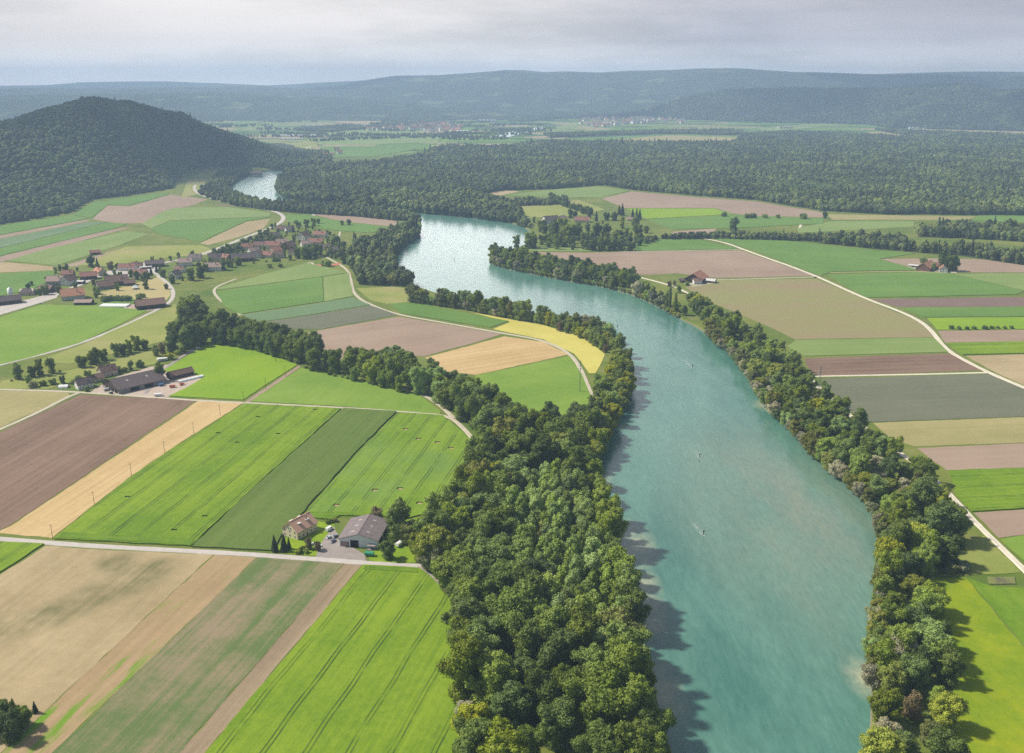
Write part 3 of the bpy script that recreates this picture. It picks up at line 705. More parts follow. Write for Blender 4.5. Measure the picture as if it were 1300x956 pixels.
ribbon('road', [(-200,671),(-60,680),(0,684),(60,689),(130,694),(250,700),(330,704.5),(440,713),(500,717.5),(535,719)], 4.6, PALEROAD, 'pale farm road running past the white-walled hall')
ribbon('path', [(530,718),(545,731),(562,748),(576,766),(582,800),(590,860)], 3.4, OLDASPH, 'track curving from the farm road along the wood edge', cat='track')
ribbon('path', [(-120,491),(0,494.5),(60,496),(110,498.5),(190,504),(250,508.5),(312,511.5),(420,517),(500,521.5),(560,526.5),(576,532),(592,547),(604,562),(612,575)], 3.4, GRAVEL, 'gravel lane crossing from the upper farm to the wood', z=0.22, cat='lane')
ribbon('path', [(472,487),(510,492),(540,502),(560,515),(576,531)], 3.4, GRAVEL, 'gravel track under the stream trees', z=0.18, cat='lane')
ribbon('path', [(-90,583),(0,545.5),(50,523),(88,503),(100,499)], 3.6, GRAVEL, 'gravel lane between olive stubble and brown field', z=0.25, cat='lane')
ribbon('road', [(-140,505),(-60,482),(0,463),(50,451),(100,437),(150,417),(190,398),(212,387),(220,378),(220,368),(212,358),(200,350),(194,343)], 4.6, PALEROAD, 'lane climbing from the meadow round to the near village', cat='lane')
ribbon('path', [(185,500),(200,478),(216,463),(236,449),(256,440)], 4.0, OLDASPH, 'asphalt lane passing the white caravan', cat='lane')
ribbon('road', [(248,235),(246,240),(252,246),(268,252),(290,258),(320,263),(345,267),(358,272),(361,278),(352,286),(320,298),(285,312),(262,321),(240,328),(205,334),(190,340),(165,345),(140,348),(120,352),(100,363),(72,371),(30,384),(0,394),(-90,425)], 7.5, PALEROAD, 'main road bending down from the river woods through both villages', z=0.28)
ribbon('path', [(306,400),(298,392),(281,383),(270,370),(276,363),(300,354)], 3.2, GRAVEL, 'gravel track on the tongue of land', cat='lane')
ribbon('path', [(411,325),(440,340),(445,352),(449,376),(480,391),(508,400),(560,409),(610,418),(650,425),(690,432),(722,447),(736,465),(745,487),(757,515)], 3.6, GRAVEL, 'path crossing the tongue of land down to the pasture', cat='path')
ribbon('path', [(390,335),(395,332),(402,340),(420,342),(442,346)], 3.2, GRAVEL, 'short track beside the red courts', cat='path')
ribbon('path', [(396,270),(400,276),(394,283),(385,288)], 4, PALEROAD, 'short pale track behind the far village', cat='track')
ribbon('path', [(432,294),(430,303),(420,312)], 3, GRAVEL, 'track by the lone dark tree', cat='track')
ribbon('path', [(875,302),(900,303.5),(924,309),(945,317),(975,328),(1000,336.5),(1040,352),(1070,366),(1104,381),(1140,394),(1168,407),(1184,421),(1196,438),(1212,451),(1255,473),(1300,492),(1420,541)], 4.6, WHITEGRAVEL, 'white gravel road sweeping through the right-hand fields')
ribbon('path', [(1026,478),(1100,476.5),(1180,475),(1256,473)], 3.2, WHITEGRAVEL, 'straight white lane beside the tall pylon', z=0.18, cat='lane')
ribbon('path', [(1014,462),(1024,477),(1045,497),(1066,515),(1090,538),(1130,566),(1180,602),(1212,634),(1240,665),(1270,694),(1300,723),(1400,822)], 3.8, WHITEGRAVEL, 'white gravel lane along the river trees', z=0.23, cat='lane')
ribbon('path', [(812,352),(840,359),(862,366),(880,376),(890,384)], 3.8, WHITEGRAVEL, 'short white lane below the red-roofed farm', cat='lane')
ribbon('path', [(905,355.5),(960,354),(1036,351.5)], 3.2, GRAVEL, 'grassy lane from the red-roofed farm to the road', cat='lane')
ribbon('path', [(786,319.5),(860,318.5),(942,316.5)], 3.0, GRAVEL, 'field track above the brown-pink field', cat='track')
ribbon('path', [(1050,346),(1110,345),(1170,344.5),(1200,347)], 4.0, road_mat('grass_track', (0.30,0.28,0.12), (0.36,0.33,0.15), False), 'faint grass track to the far right farm', cat='track')
ribbon('path', [(1018,279),(1017,285),(1014,292)], 4, WHITEGRAVEL, 'short track at the forest front', cat='track')
ribbon('path', [(360,196),(378,191),(395,186)], 7, WHITEGRAVEL, 'pale track on the far slope', cat='track')
# paved yards
def yard(px, mat, label, z=0.165):
    w = densify(W(px), 6, 0.4, len(px))
    return tag(poly_slab('yard', w, 0.0, z, mat), label, 'yard', kind='structure')
yard([(424,668),(433,690),(449,696),(463,704),(465,713),(400,709),(404,696),(413,682)], OLDASPH, 'grey asphalt yard before the white-walled hall')
yard([(112,499),(125,491),(150,478),(190,466),(222,462),(252,476),(256,482),(238,492),(215,504),(190,505)], road_mat('dusty_yard', (0.40,0.32,0.26), (0.52,0.43,0.36), False), 'dusty yard around the big dark barn')
yard([(0,386),(24,383),(60,374),(76,372),(72,378),(40,388),(0,400),(-60,420),(-60,404)], PALEROAD, 'wide paved yard beside the long dark barn')
yard([(154,388),(190,384),(212,386),(205,392),(180,396),(160,393)], road_mat('earth_yard', (0.36,0.27,0.22), (0.46,0.36,0.3), False), 'earth yard beside the big open barn')
yard([(130,346),(180,334),(205,333),(200,345),(170,353),(150,350)], PALEROAD, 'paved street space in the near village')
yard([(868,360),(880,354),(905,355),(905,360),(880,364)], GRAVEL, 'small yard before the red-roofed farm')
yard([(1150,339),(1170,338),(1215,344),(1215,347),(1180,347)], GRAVEL, 'small yard before the far right farm')
CLAY = road_mat('red_clay', (0.44,0.15,0.11), (0.52,0.20,0.15), False)
tag(poly_slab('court', W([(400,336),(408,335.5),(408,338.5),(400,339)]), 0, 0.25, CLAY), 'small red court beside the dark bush', 'court', kind='structure')
tag(poly_slab('court', W([(421,335.5),(430,333.5),(434,335.5),(422,338)]), 0, 0.25, CLAY), 'larger red court beside the path', 'court', kind='structure')
tag(poly_slab('field', W([(128,381),(168,378),(176,384),(130,386)]), 0, 0.3, field_mat('orchard_grass', (0.10,0.2,0.03), (0.16,0.28,0.05), 0.4)), 'green orchard grass behind the greenhouse', 'field', kind='structure')
tag(poly_slab('field', W([(124,372),(150,366),(200,352),(214,362),(217,374),(210,382),(180,380),(128,380)]), 0, 0.07, field_mat('dry_paddock', (0.36,0.31,0.13), (0.46,0.38,0.19), 0.4)), 'dry sandy paddock inside the lane bend', 'field', kind='structure')

# ------------------------------------------------------------------ hills
def loft(name, base, crest, back, mat, label, nseg=160, nrow=26, amp=6.0, seed=1, cat='hill', power=1.0):
    """a hill as one sheet: foot line (place points), crest line, rear foot line"""
    def resample(p, n):
        p = [Vector(q) for q in p]; d = [0]
        for a, b in zip(p, p[1:]): d.append(d[-1] + (b - a).length)
        o = []
        for k in range(n):
            s = d[-1] * k / (n - 1); j = max(i for i in range(len(d)) if d[i] <= s + 1e-6); j = min(j, len(p) - 2)
            t = (s - d[j]) / max(1e-6, d[j+1] - d[j]); o.append(p[j].lerp(p[j+1], t))
        return o
    A, B, C = resample(base, nseg), resample(crest, nseg), resample(back, nseg)
    from mathutils import noise as mn
    V = []
    for r_ in range(nrow + 1):
        t = r_ / nrow
        for k in range(nseg):
            if t <= 0.6:
                u = t / 0.6; a, b = A[k], B[k]
                prof = 0.5 - 0.5 * math.cos(math.pi * u); prof = 0.45 * prof + 0.55 * u ** power
                p = a.lerp(b, u)
            else:
                u = 1 - (t - 0.6) / 0.4; a, b = C[k], B[k]
                prof = 0.5 - 0.5 * math.cos(math.pi * u); p = a.lerp(b, u)
            z = a.z + (b.z - a.z) * prof
            w = math.sin(math.pi * min(1, t / 0.6)) if t < 0.6 else 0.3 * math.sin(math.pi * (1 - u))
            if amp: z += w * amp * (mn.noise(Vector((p.x / 260, p.y / 260, seed))) * 2.4 + mn.noise(Vector((p.x / 90, p.y / 90, seed + 5))))
            V.append((p.x, p.y, max(z, a.z if t in (0, 1) else -0.8)))
    Fc = [(r_*nseg+k, r_*nseg+k+1, (r_+1)*nseg+k+1, (r_+1)*nseg+k) for r_ in range(nrow) for k in range(nseg-1)]
    Fc = [up(list(f), V) for f in Fc]
    o = tag(link(name, mesh(name, V, Fc, smooth=True), mat), label, cat, kind='structure')
    return o, np.array(V).reshape(nrow + 1, nseg, 3)

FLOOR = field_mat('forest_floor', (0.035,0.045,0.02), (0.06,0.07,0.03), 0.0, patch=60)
def wooded_mat(name, ca, cb, cc, sc, fieldcol=None):
    m, nt, out = new_mat(name)
    g = N(nt, 'NewGeometry'); P = g.outputs['Position']
    n = noise(nt, P, sc, 6.0, 0.7); n2 = noise(nt, P, sc * 0.12, 5.0, 0.6)
    c = mixc(nt, ramp01(nt, n, 0.35, 0.65), ca, cb)
    c = mixc(nt, math_n(nt, 'MULTIPLY', ramp01(nt, n2, 0.45, 0.6), 0.6), c, cc)
    if fieldcol:
        st = N(nt, 'VectorMath', operation='MULTIPLY'); st.inputs[1].default_value = (0.5, 1.0, 3.0); L(nt, P, st.inputs[0])
        c = mixc(nt, ramp01(nt, noise(nt, st.outputs[0], sc * 0.34, 4.0, 0.6), 0.60, 0.64), c, fieldcol)
    diffuse_out(nt, out, c, 0.95, 0.1, n, 1.0)
    return m
def crest(px, Y): return [at_dist(x, y, (Y(x) if callable(Y) else Y)) for x, y in px]
# near wooded hill on the left
hill_base = W([(-420,395),(-150,318),(0,286),(60,276),(90,270),(114,254),(160,249),(216,240),(226,228),(240,214),(270,210),(310,212),(345,214),(385,208),(420,206)], -0.5)
hill_crest = crest([(-420,190),(-150,180),(-60,171),(0,161),(14,158),(30,152),(46,148),(60,143),(72,140),(84,136),(94,133.5),(102,130),(112,128.5),(124,129),(134,130),(142,133),(150,132),(164,133),(176,137),(190,140),(204,145),(222,148),(236,149),(246,157),(262,164),(280,170),(300,177),(320,184),(345,193),(370,200),(420,206)], lambda x: 2450 + max(0, x) * 2.6)
hill_back = [Vector((p.x * 1.25 - 100, p.y + 1150, -0.5)) for p in hill_crest]
hill_o, HILL = loft('hill', hill_base, hill_crest, hill_back, FLOOR, 'wooded hill rising behind the village fields', 170, 34, 15, 3)
# dark hill on the right
rh_base = W([(690,152),(770,150),(800,149.5),(880,152.5),(960,155.5),(1100,158),(1130,163),(1300,167),(1460,170)], -0.5)
rh_crest = crest([(690,149),(770,147),(800,144),(825,139),(850,131),(880,123),(915,118),(950,115),(1020,114),(1100,114),(1180,111),(1215,109),(1240,109.5),(1252,114),(1262,118),(1300,116),(1460,112)], lambda x: 7600 - max(0, x - 850) * 2.6)
rh_back = [Vector((p.x * 1.2, p.y + 2200, -0.5)) for p in rh_crest]
rh_o, RHILL = loft('hill', rh_base, rh_crest, rh_back, FLOOR, 'long dark wooded hill above the far town', 150, 24, 14, 9)
M_FAR = wooded_mat('far_woods', (0.020,0.034,0.014), (0.050,0.068,0.026), (0.034,0.055,0.02), 0.012, (0.12,0.15,0.05))
M_FAR2 = wooded_mat('farther_woods', (0.022,0.036,0.016), (0.05,0.066,0.026), (0.034,0.05,0.02), 0.006, (0.10,0.12,0.05))
def ridge(px, Y, foot, depth, mat, label, amp, seed, name='hill'):
    cr_ = crest(px, Y)
    base = [Vector((p.x * (1 - foot / Y), p.y - foot, -0.5)) for p in cr_]
    back = [Vector((p.x * (1 + depth / Y), p.y + depth, -0.5)) for p in cr_]
    return loft(name, base, cr_, back, mat, label, 220, 26, amp, seed, power=1.3)
ridge([(-200,116),(0,112),(60,111),(150,112),(260,110),(330,109),(380,112),(430,109),(450,104),(480,99),(500,96),(530,95.5),(560,95),(600,92),(640,88.5),(665,88.5),(690,91),(720,90),(760,92),(800,89.5),(850,88.5),(890,86.5),(930,86),(1010,91),(1060,92),(1110,94),(1200,95),(1300,97),(1500,99)], 10200, 2000, 1800, M_FAR, 'long blue wooded ridge closing the valley', 32, 4)
ridge([(-200,110),(-20,109),(60,108),(100,104.5),(150,103.5),(210,103),(240,104.5),(290,106),(340,108.5),(420,104),(480,101),(540,98),(600,97),(700,96)], 13300, 1300, 1300, M_FAR2, 'faint farthest hills at the left horizon', 20, 14)
ridge([(900,103),(1000,97),(1100,94.5),(1170,92),(1230,90.5),(1300,91),(1400,91),(1600,93)], 12700, 1800, 1700, M_FAR2, 'faint farther plateau behind the blue ridge', 30, 24)
ridge([(-250,128),(-100,122),(0,121),(100,118),(200,119),(280,116.5),(330,119),(420,123),(500,128),(560,135),(640,142),(710,146)], 8200, 1100, 1100, M_FAR, 'low bluish hills behind the wooded hill', 20, 34)
# ------------------------------------------------------------------ foliage
def leaf_mat(name, c, trans=0.25, var=0.30, hue=0.012, drift=False):
    m, nt, out = new_mat(name)
    oi = N(nt, 'ObjectInfo'); a = N(nt, 'Attribute', attribute_name='tint', attribute_type='GEOMETRY')
    hs = N(nt, 'HueSaturation'); hs.inputs['Color'].default_value = (*c, 1)
    rnd = oi.outputs['Random']
    r2 = math_n(nt, 'FRACT', math_n(nt, 'MULTIPLY', rnd, 37.7))
    L(nt, math_n(nt, 'MULTIPLY_ADD', math_n(nt, 'SUBTRACT', r2, 0.5), hue * 2, 0.492), hs.inputs['Hue'])
    L(nt, math_n(nt, 'MULTIPLY_ADD', r2, -0.25, 1.08), hs.inputs['Saturation'])
    val = math_n(nt, 'ADD', math_n(nt, 'MULTIPLY_ADD', math_n(nt, 'SUBTRACT', rnd, 0.5), var * 2, 1.0), math_n(nt, 'MULTIPLY', math_n(nt, 'SUBTRACT', a.outputs['Fac'], 0.5), 0.7))
    if drift:
        dn = noise(nt, oi.outputs['Location'], 0.006, 3.0, 0.6)
        val = math_n(nt, 'MULTIPLY', val, math_n(nt, 'MULTIPLY_ADD', ramp01(nt, dn, 0.35, 0.65), 1.1, 0.5))
    L(nt, val, hs.inputs['Value'])
    d = N(nt, 'BsdfPrincipled'); d.inputs['Roughness'].default_value = 0.6; d.inputs['Specular IOR Level'].default_value = 0.25
    L(nt, hs.outputs[0], d.inputs['Base Color'])
    t = N(nt, 'BsdfTranslucent')
    L(nt, mixc(nt, 1.0, hs.outputs[0], (1.25, 1.25, 0.45), 'MULTIPLY'), t.inputs[0])
    ms = N(nt, 'MixShader'); ms.inputs[0].default_value = trans
    L(nt, d.outputs[0], ms.inputs[1]); L(nt, t.outputs[0], ms.inputs[2]); L(nt, ms.outputs[0], out.inputs[0])
    return m
LEAF = {
 'dark green':   leaf_mat('leaves_dark_green', (0.15, 0.225, 0.028)),
 'deep green':   leaf_mat('leaves_deep_green', (0.11, 0.175, 0.03)),
 'mid green':    leaf_mat('leaves_mid_green', (0.21, 0.295, 0.034)),
 'light green':  leaf_mat('leaves_light_green', (0.25, 0.365, 0.075)),
 'pale green':   leaf_mat('leaves_pale_green', (0.31, 0.42, 0.125), 0.3),
 'yellow-green': leaf_mat('leaves_yellow_green', (0.3, 0.355, 0.024)),
 'olive':        leaf_mat('leaves_olive', (0.22, 0.25, 0.05)),
 'grey-green':   leaf_mat('leaves_grey_green', (0.3, 0.335, 0.165)),
 'pale grey':    leaf_mat('leaves_pale_grey', (0.42, 0.41, 0.27)),
 'brownish':     leaf_mat('leaves_brownish', (0.25, 0.215, 0.105)),
 'blackish green': leaf_mat('needles_dark', (0.036, 0.066, 0.026), 0.1),
}
M_BARK = simple_mat('bark', (0.12, 0.095, 0.07), 0.35, 1.5, 0.95, 0.1, (1, 1, 0.2))
ICO = None
def ico(sub):
    import bmesh
    bm = bmesh.new(); bmesh.ops.create_icosphere(bm, subdivisions=sub, radius=1)
    v = np.array([x.co[:] for x in bm.verts]); f = np.array([[y.index for y in x.verts] for x in bm.faces]); bm.free()
    return v, f
ICO1, ICO2 = ico(1), ico(2)

def crown_mesh(name, lobes, n, size, core=0.84, seed=0, flat=0.0, mat=None, upbias=0.15):
    """lobes: (x,y,z,rx,ry,rz). Leaf clumps over every lobe's surface, round a ragged core of foliage"""
    g = np.random.default_rng(seed)
    lobes = np.array(lobes, dtype=float)
    area = (lobes[:, 3] * lobes[:, 5]); cnt = np.maximum(4, (n * area / area.sum()).astype(int))
    P, Nn, T = [], [], []
    for lb_, c in zip(lobes, cnt):
        d = g.normal(size=(c, 3)); d[:, 2] += upbias; d /= np.linalg.norm(d, axis=1)[:, None]
        rr = 1 + g.normal(size=c) * 0.10
        P.append(lb_[:3] + d * lb_[3:6] * rr[:, None]); Nn.append(d)
        T.append(np.clip(g.random(c) * 0.6 + g.random() * 0.4, 0, 1))
    P = np.concatenate(P); Nn = np.concatenate(Nn); T = np.concatenate(T)
    # drop clumps buried deep in another lobe
    keep = np.ones(len(P), bool)
    for lb_ in lobes:
        q = np.linalg.norm((P - lb_[:3]) / lb_[3:6], axis=1); keep &= q > 0.72
    P, Nn, T = P[keep], Nn[keep], T[keep]; k = len(P)
    nn = Nn + g.normal(size=(k, 3)) * 0.55; nn /= np.linalg.norm(nn, axis=1)[:, None]
    ref = g.normal(size=(k, 3)); a = np.cross(nn, ref); a /= np.linalg.norm(a, axis=1)[:, None]; b = np.cross(nn, a)
    s = size * (0.6 + 0.8 * g.random(k))[:, None]
    bend = nn * s * 0.35 * (g.random(k)[:, None] - 0.3)
    q = np.stack([P - a * s + bend, P - b * s * 0.75, P + a * s + bend, P + b * s * 0.75], 1).reshape(-1, 3)
    f = np.arange(4 * k).reshape(-1, 4)
    verts = [q]; faces3 = []; tint = [np.repeat(T, 4)]
    off = len(q)
    iv, if_ = ICO1
    for lb_ in lobes:
        v = iv * lb_[3:6] * core * (1 + g.normal(size=(len(iv), 1)) * 0.10) + lb_[:3]
        verts.append(v); faces3.append(if_ + off); off += len(v); tint.append(np.full(len(v), 0.3 + 0.3 * g.random()))
    V = np.concatenate(verts); F3 = np.concatenate(faces3); TT = np.concatenate(tint).astype(np.float32)
    me = bpy.data.meshes.new(name)
    me.vertices.add(len(V)); me.vertices.foreach_set('co', V.astype(np.float32).ravel())
    loops = np.concatenate([f.ravel(), F3.ravel()]); me.loops.add(len(loops)); me.loops.foreach_set('vertex_index', loops.astype(np.int32))
    npoly = len(f) + len(F3); me.polygons.add(npoly)
    starts = np.concatenate([np.arange(len(f)) * 4, len(f) * 4 + np.arange(len(F3)) * 3]); me.polygons.foreach_set('loop_start', starts.astype(np.int32))
    me.update(calc_edges=True); me.validate()
    at_ = me.attributes.new('tint', 'FLOAT', 'POINT'); at_.data.foreach_set('value', TT[:len(me.vertices)])
    if mat: me.materials.append(mat)
    return me

def broad_lobes(seed, r, h, z0, k=16, spread=0.62, lr=(0.30, 0.46), top=1.0):
    """an uneven crown: a few big limbs' masses, each carrying smaller bunches of its own"""
    g = np.random.default_rng(seed); L_ = []
    zc = (z0 + h) / 2; hz = (h - z0) / 2
    ax, ay = g.uniform(0.85, 1.15), g.uniform(0.85, 1.15); lean = g.normal(size=2) * r * 0.10
    L_.append((0, 0, zc - hz * 0.1, r * 0.52 * ax, r * 0.52 * ay, hz * 0.72))
    nb = max(5, k // 3)
    for i in range(4):      # bushy lower skirt
        ph = i * 1.57 + g.uniform(0, 1); q = r * g.uniform(0.34, 0.46)
        L_.append((math.cos(ph) * r * 0.42, math.sin(ph) * r * 0.42, z0 + q * 0.75, q, q, q * 0.95))
    for i in range(nb):
        u = (i + 0.5) / nb; ct = 0.95 - 1.6 * u; st = math.sqrt(max(0, 1 - ct * ct)); ph = i * 2.39996 + g.normal() * 0.45
        q = r * g.uniform(lr[0] * 0.95, lr[1] * 1.05); sp = spread * g.uniform(0.7, 1.12)
        c = np.array((math.cos(ph) * st * r * sp * ax + lean[0] * (1 - u), math.sin(ph) * st * r * sp * ay + lean[1] * (1 - u), zc + ct * hz * 0.66 * top * g.uniform(0.8, 1.15)))
        L_.append((*c, q, q * g.uniform(0.8, 1.2), q * g.uniform(0.7, 0.95)))
        for j in range(4):
            d = g.normal(size=3); d[2] = abs(d[2]) * 0.8 + 0.1; d /= np.linalg.norm(d); s_ = q * g.uniform(0.34, 0.56)
            L_.append((*(c + d * q * g.uniform(0.75, 1.0)), s_, s_ * g.uniform(0.8, 1.2), s_ * g.uniform(0.7, 1.0)))
    return L_
def trunk_mesh(name, h, r, z0, spread, seed):
    g = np.random.default_rng(seed); m = MB()
    m.tube((0, 0, -0.6), (0, 0, 0.5), r * 1.5, r * 1.05, 9, cap=False); m.tube((0, 0, 0.5), (0.15, 0.1, z0 + (h - z0) * 0.35), r * 1.05, r * 0.6, 9, cap=False)
    m.tube((0.15, 0.1, z0 + (h - z0) * 0.35), (0, 0, z0 + (h - z0) * 0.75), r * 0.6, r * 0.15, 7)
    for i in range(6):
        a = i * 1.05 + g.normal() * 0.2; zz = z0 * 0.8 + (h - z0) * 0.06 * i; ln = spread * g.uniform(0.5, 0.75)
        m.tube((0.1, 0.05, zz), (math.cos(a) * ln, math.sin(a) * ln, zz + ln * 0.75), r * 0.38, r * 0.08, 6)
    return mesh(name, m.v, m.f, m.m)

# kinds: name -> list of (tone, crown mesh, trunk mesh, height, crown radius)
KIND = {}
def add_kind(kind, tone, lobes, n, size, h, r, z0, tr, seed, core=0.84, upbias=0.15):
    cm = crown_mesh('crown', lobes, n, size, core, seed, mat=LEAF[tone], upbias=upbias)
    tm = trunk_mesh('trunk', h, tr, z0, r * 0.8, seed); tm.materials.append(M_BARK)
    KIND.setdefault(kind, []).append((tone, cm, tm, h, r))
for i, tone in enumerate(['dark green', 'dark green', 'mid green', 'mid green', 'deep green', 'light green', 'yellow-green', 'olive', 'light green']):
    h = 20 + (i % 3) * 2.0; r = 7.2 + (i % 2) * 0.7
    add_kind('broadleaf', tone, broad_lobes(100 + i, r, h, 0.9, 24 + 3 * (i % 4), 0.70), 8200, 0.36, h, r, 3.0, 0.42, 100 + i)
for i, tone in enumerate(['light green', 'light green', 'pale green', 'light green']):     # slender young poplars
    h = 15 + i; r = 4.2
    g_ = np.random.default_rng(40 + i); lo = [(0, 0, 8.5, 2.5, 2.5, 6.0)]
    for k in range(16):
        z = 3.5 + (h - 5) * (k / 15); rad = r * math.sin(math.pi * min(0.97, 0.18 + 0.74 * k / 15)) ** 0.7
        a = k * 2.4; q = g_.uniform(1.1, 1.9)
        lo.append((math.cos(a) * rad * 0.6, math.sin(a) * rad * 0.6, z, q, q, q * 1.35))
    lo.append((0, 0, h - 1.2, 0.9, 0.9, 1.5))
    add_kind('poplar', tone, lo, 2600, 0.36, h, r, 2.5, 0.22, 40 + i)
for i, tone in enumerate(['grey-green', 'light green', 'pale grey', 'olive']):            # willows
    h = 12 + i; r = 6.0
    add_kind('willow', tone, broad_lobes(60 + i, r, h, 1.2, 18, 0.68, (0.28, 0.42), 0.9), 5200, 0.30, h, r, 1.5, 0.35, 60 + i, 0.8)
for i, tone in enumerate(['blackish green', 'blackish green', 'deep green']):
    h = 19.0; r = 3.6; lo = []
    for k in range(9):
        z = 2.2 + k * 1.9; rad = r * (1 - k / 9.6); m_ = max(3, 7 - k // 2)
        for j in range(m_):
            a = j * 2 * math.pi / m_ + k * 0.7; lo.append((math.cos(a) * rad * 0.55, math.sin(a) * rad * 0.55, z, rad * 0.5 + 0.2, rad * 0.5 + 0.2, 1.25))
    lo.append((0, 0, h - 1.0, 0.35, 0.35, 1.5))
    add_kind('conifer', tone, lo, 3200, 0.34, h, r, 1.5, 0.3, 80 + i, 0.8, -0.1)
for i, tone in enumerate(['mid green', 'dark green', 'grey-green', 'yellow-green', 'olive', 'light green']):
    h = 3.6; r = 2.4
    add_kind('shrub', tone, [(x * 1.0, y, z * 0.9, a, b, c) for x, y, z, a, b, c in broad_lobes(90 + i, r, h, 0.0, 9, 0.6, (0.34, 0.5))], 1100, 0.26, h, r, 0.4, 0.1, 90 + i)
for i, tone in enumerate(['brownish', 'brownish']):
    h = 13.0; r = 5.4
    add_kind('bare', tone, broad_lobes(30 + i, r, h, 1.2, 18, 0.66), 3600, 0.32, h, r, 3.0, 0.3, 30 + i, 0.62)
for i, tone in enumerate(['dark green', 'deep green']):   # columnar poplars
    h = 24.0; lo = [(0, 0, 2.5 + k * 1.55, 1.5 * math.sin(math.pi * (0.15 + 0.8 * k / 14)) + 0.4, 1.5 * math.sin(math.pi * (0.15 + 0.8 * k / 14)) + 0.4, 1.7) for k in range(14)]
    add_kind('column', tone, lo, 2400, 0.32, h, 2.0, 1.0, 0.3, 20 + i)

NOUN = {'broadleaf': ('broadleaf_tree', 'broadleaf tree'), 'poplar': ('young_poplar', 'young poplar'), 'willow': ('willow_tree', 'willow'), 'conifer': ('conifer_tree', 'conifer'),
        'shrub': ('shrub', 'shrub'), 'bare': ('thinly_leaved_tree', 'sparse brownish tree'), 'column': ('columnar_poplar', 'columnar poplar')}
TREES = []     # (kind, tone, size word, place point, empty, stand)
def plant(kind, P, s, stand, var=None, r=None):
    r = r or random
    L_ = KIND[kind]; tone, cm, tm, h, rad = L_[var if var is not None else r.randrange(len(L_))]
    nm = NOUN[kind][0]
    e = empty(nm, (P.x, P.y, P.z), r.uniform(0, 6.28), s)
    sx = r.uniform(0.9, 1.1); e.scale = (s * sx, s * sx, s * r.uniform(0.9, 1.1))
    c = bpy.data.objects.new('crown', cm); COL.objects.link(c); c.parent = e
    t = bpy.data.objects.new('trunk', tm); COL.objects.link(t); t.parent = e
    TREES.append([kind, tone, s, Vector(P), e, stand])
    return e
def scatter(poly_w, spacing, seed, tries=None):
    """points at least spacing apart inside a polygon of place points"""
    g = np.random.default_rng(seed)
    xs = [p.x for p in poly_w]; ys = [p.y for p in poly_w]
    A = (max(xs) - min(xs)) * (max(ys) - min(ys)); n = int(A / spacing ** 2 * 9) + 50
    X_ = g.uniform(min(xs), max(xs), n); Y_ = g.uniform(min(ys), max(ys), n)
    k = inside(poly_w, X_, Y_); X_, Y_ = X_[k], Y_[k]
    grid = {}; out_ = []
    for x, y in zip(X_, Y_):
        c = (int(x // spacing), int(y // spacing)); ok = True
        for i in (-1, 0, 1):
            for j in (-1, 0, 1):
                for q in grid.get((c[0] + i, c[1] + j), ()):
                    if (q[0] - x) ** 2 + (q[1] - y) ** 2 < spacing ** 2: ok = False
        if ok: grid.setdefault(c, []).append((x, y)); out_.append(Vector((x, y, 0)))
    return out_
def pick(mix, r):
    t = r.random() * sum(w for _, w in mix)
    for k, w in mix:
        t -= w
        if t <= 0: return k
    return mix[-1][0]
def stand(poly, spacing, mix, srange, name, seed, skip=None):
    r = random.Random(seed); n = 0
    for P in scatter(W(poly), spacing, seed):
        if skip is not None and any(inside(sk, np.array([P.x]), np.array([P.y]))[0] for sk in skip): continue
        k = pick(mix, r); var = None
        if isinstance(k, tuple): k, var = k
        plant(k, P, r.uniform(*srange) * (1.0 if k != 'shrub' else 1.2), name, var, r); n += 1
    return n
def row(px, spacing, mix, srange, name, seed, jit=2.0):
    r = random.Random(seed); p = smooth_px(W(px), 1); q = p[0]; n = 0
    pts_ = [p[0]]
    for a, b in zip(p, p[1:]):
        while (b - q).length > spacing and (b - q).dot(b - a) > 0:
            q = q + (b - q).normalized() * spacing; pts_.append(q)
    for P in pts_:
        k = pick(mix, r); var = None
        if isinstance(k, tuple): k, var = k
        plant(k, P + Vector((r.uniform(-jit, jit), r.uniform(-jit, jit), 0)), r.uniform(*srange), name, var, r); n += 1
    return n
B = 'broadleaf'
def Bv(i): return (B, i)
# large wood on the left bank
PLANTATION = [(652,640),(706,610),(737,642),(753,690),(771,745),(790,812),(768,850),(704,824),(684,752),(640,694)]
WOOD = [(612,566),(650,542),(700,540),(745,545),(748,562),(738,603),(748,655),(766,726),(784,804),(800,868),(824,958),(824,985),(596,985),(590,870),(586,800),(582,772),(552,726),(549,692),(574,655),(600,620)]
c1 = stand(WOOD, 12.5, [(Bv(0),3),(Bv(1),3),(Bv(2),3),(Bv(3),2),(Bv(4),2),(Bv(5),1.2),(Bv(6),0.8),(Bv(7),0.6),(Bv(8),1.2)], (0.95, 1.4), 'wood', 11, [W(PLANTATION)])
c2 = stand(PLANTATION, 7.0, [('poplar', 1)], (1.0, 1.4), 'plantation', 12)
c2b = row([(690,700),(720,760),(700,700)], 60, [(Bv(7),1)], (0.8,0.9), 'wood', 13)
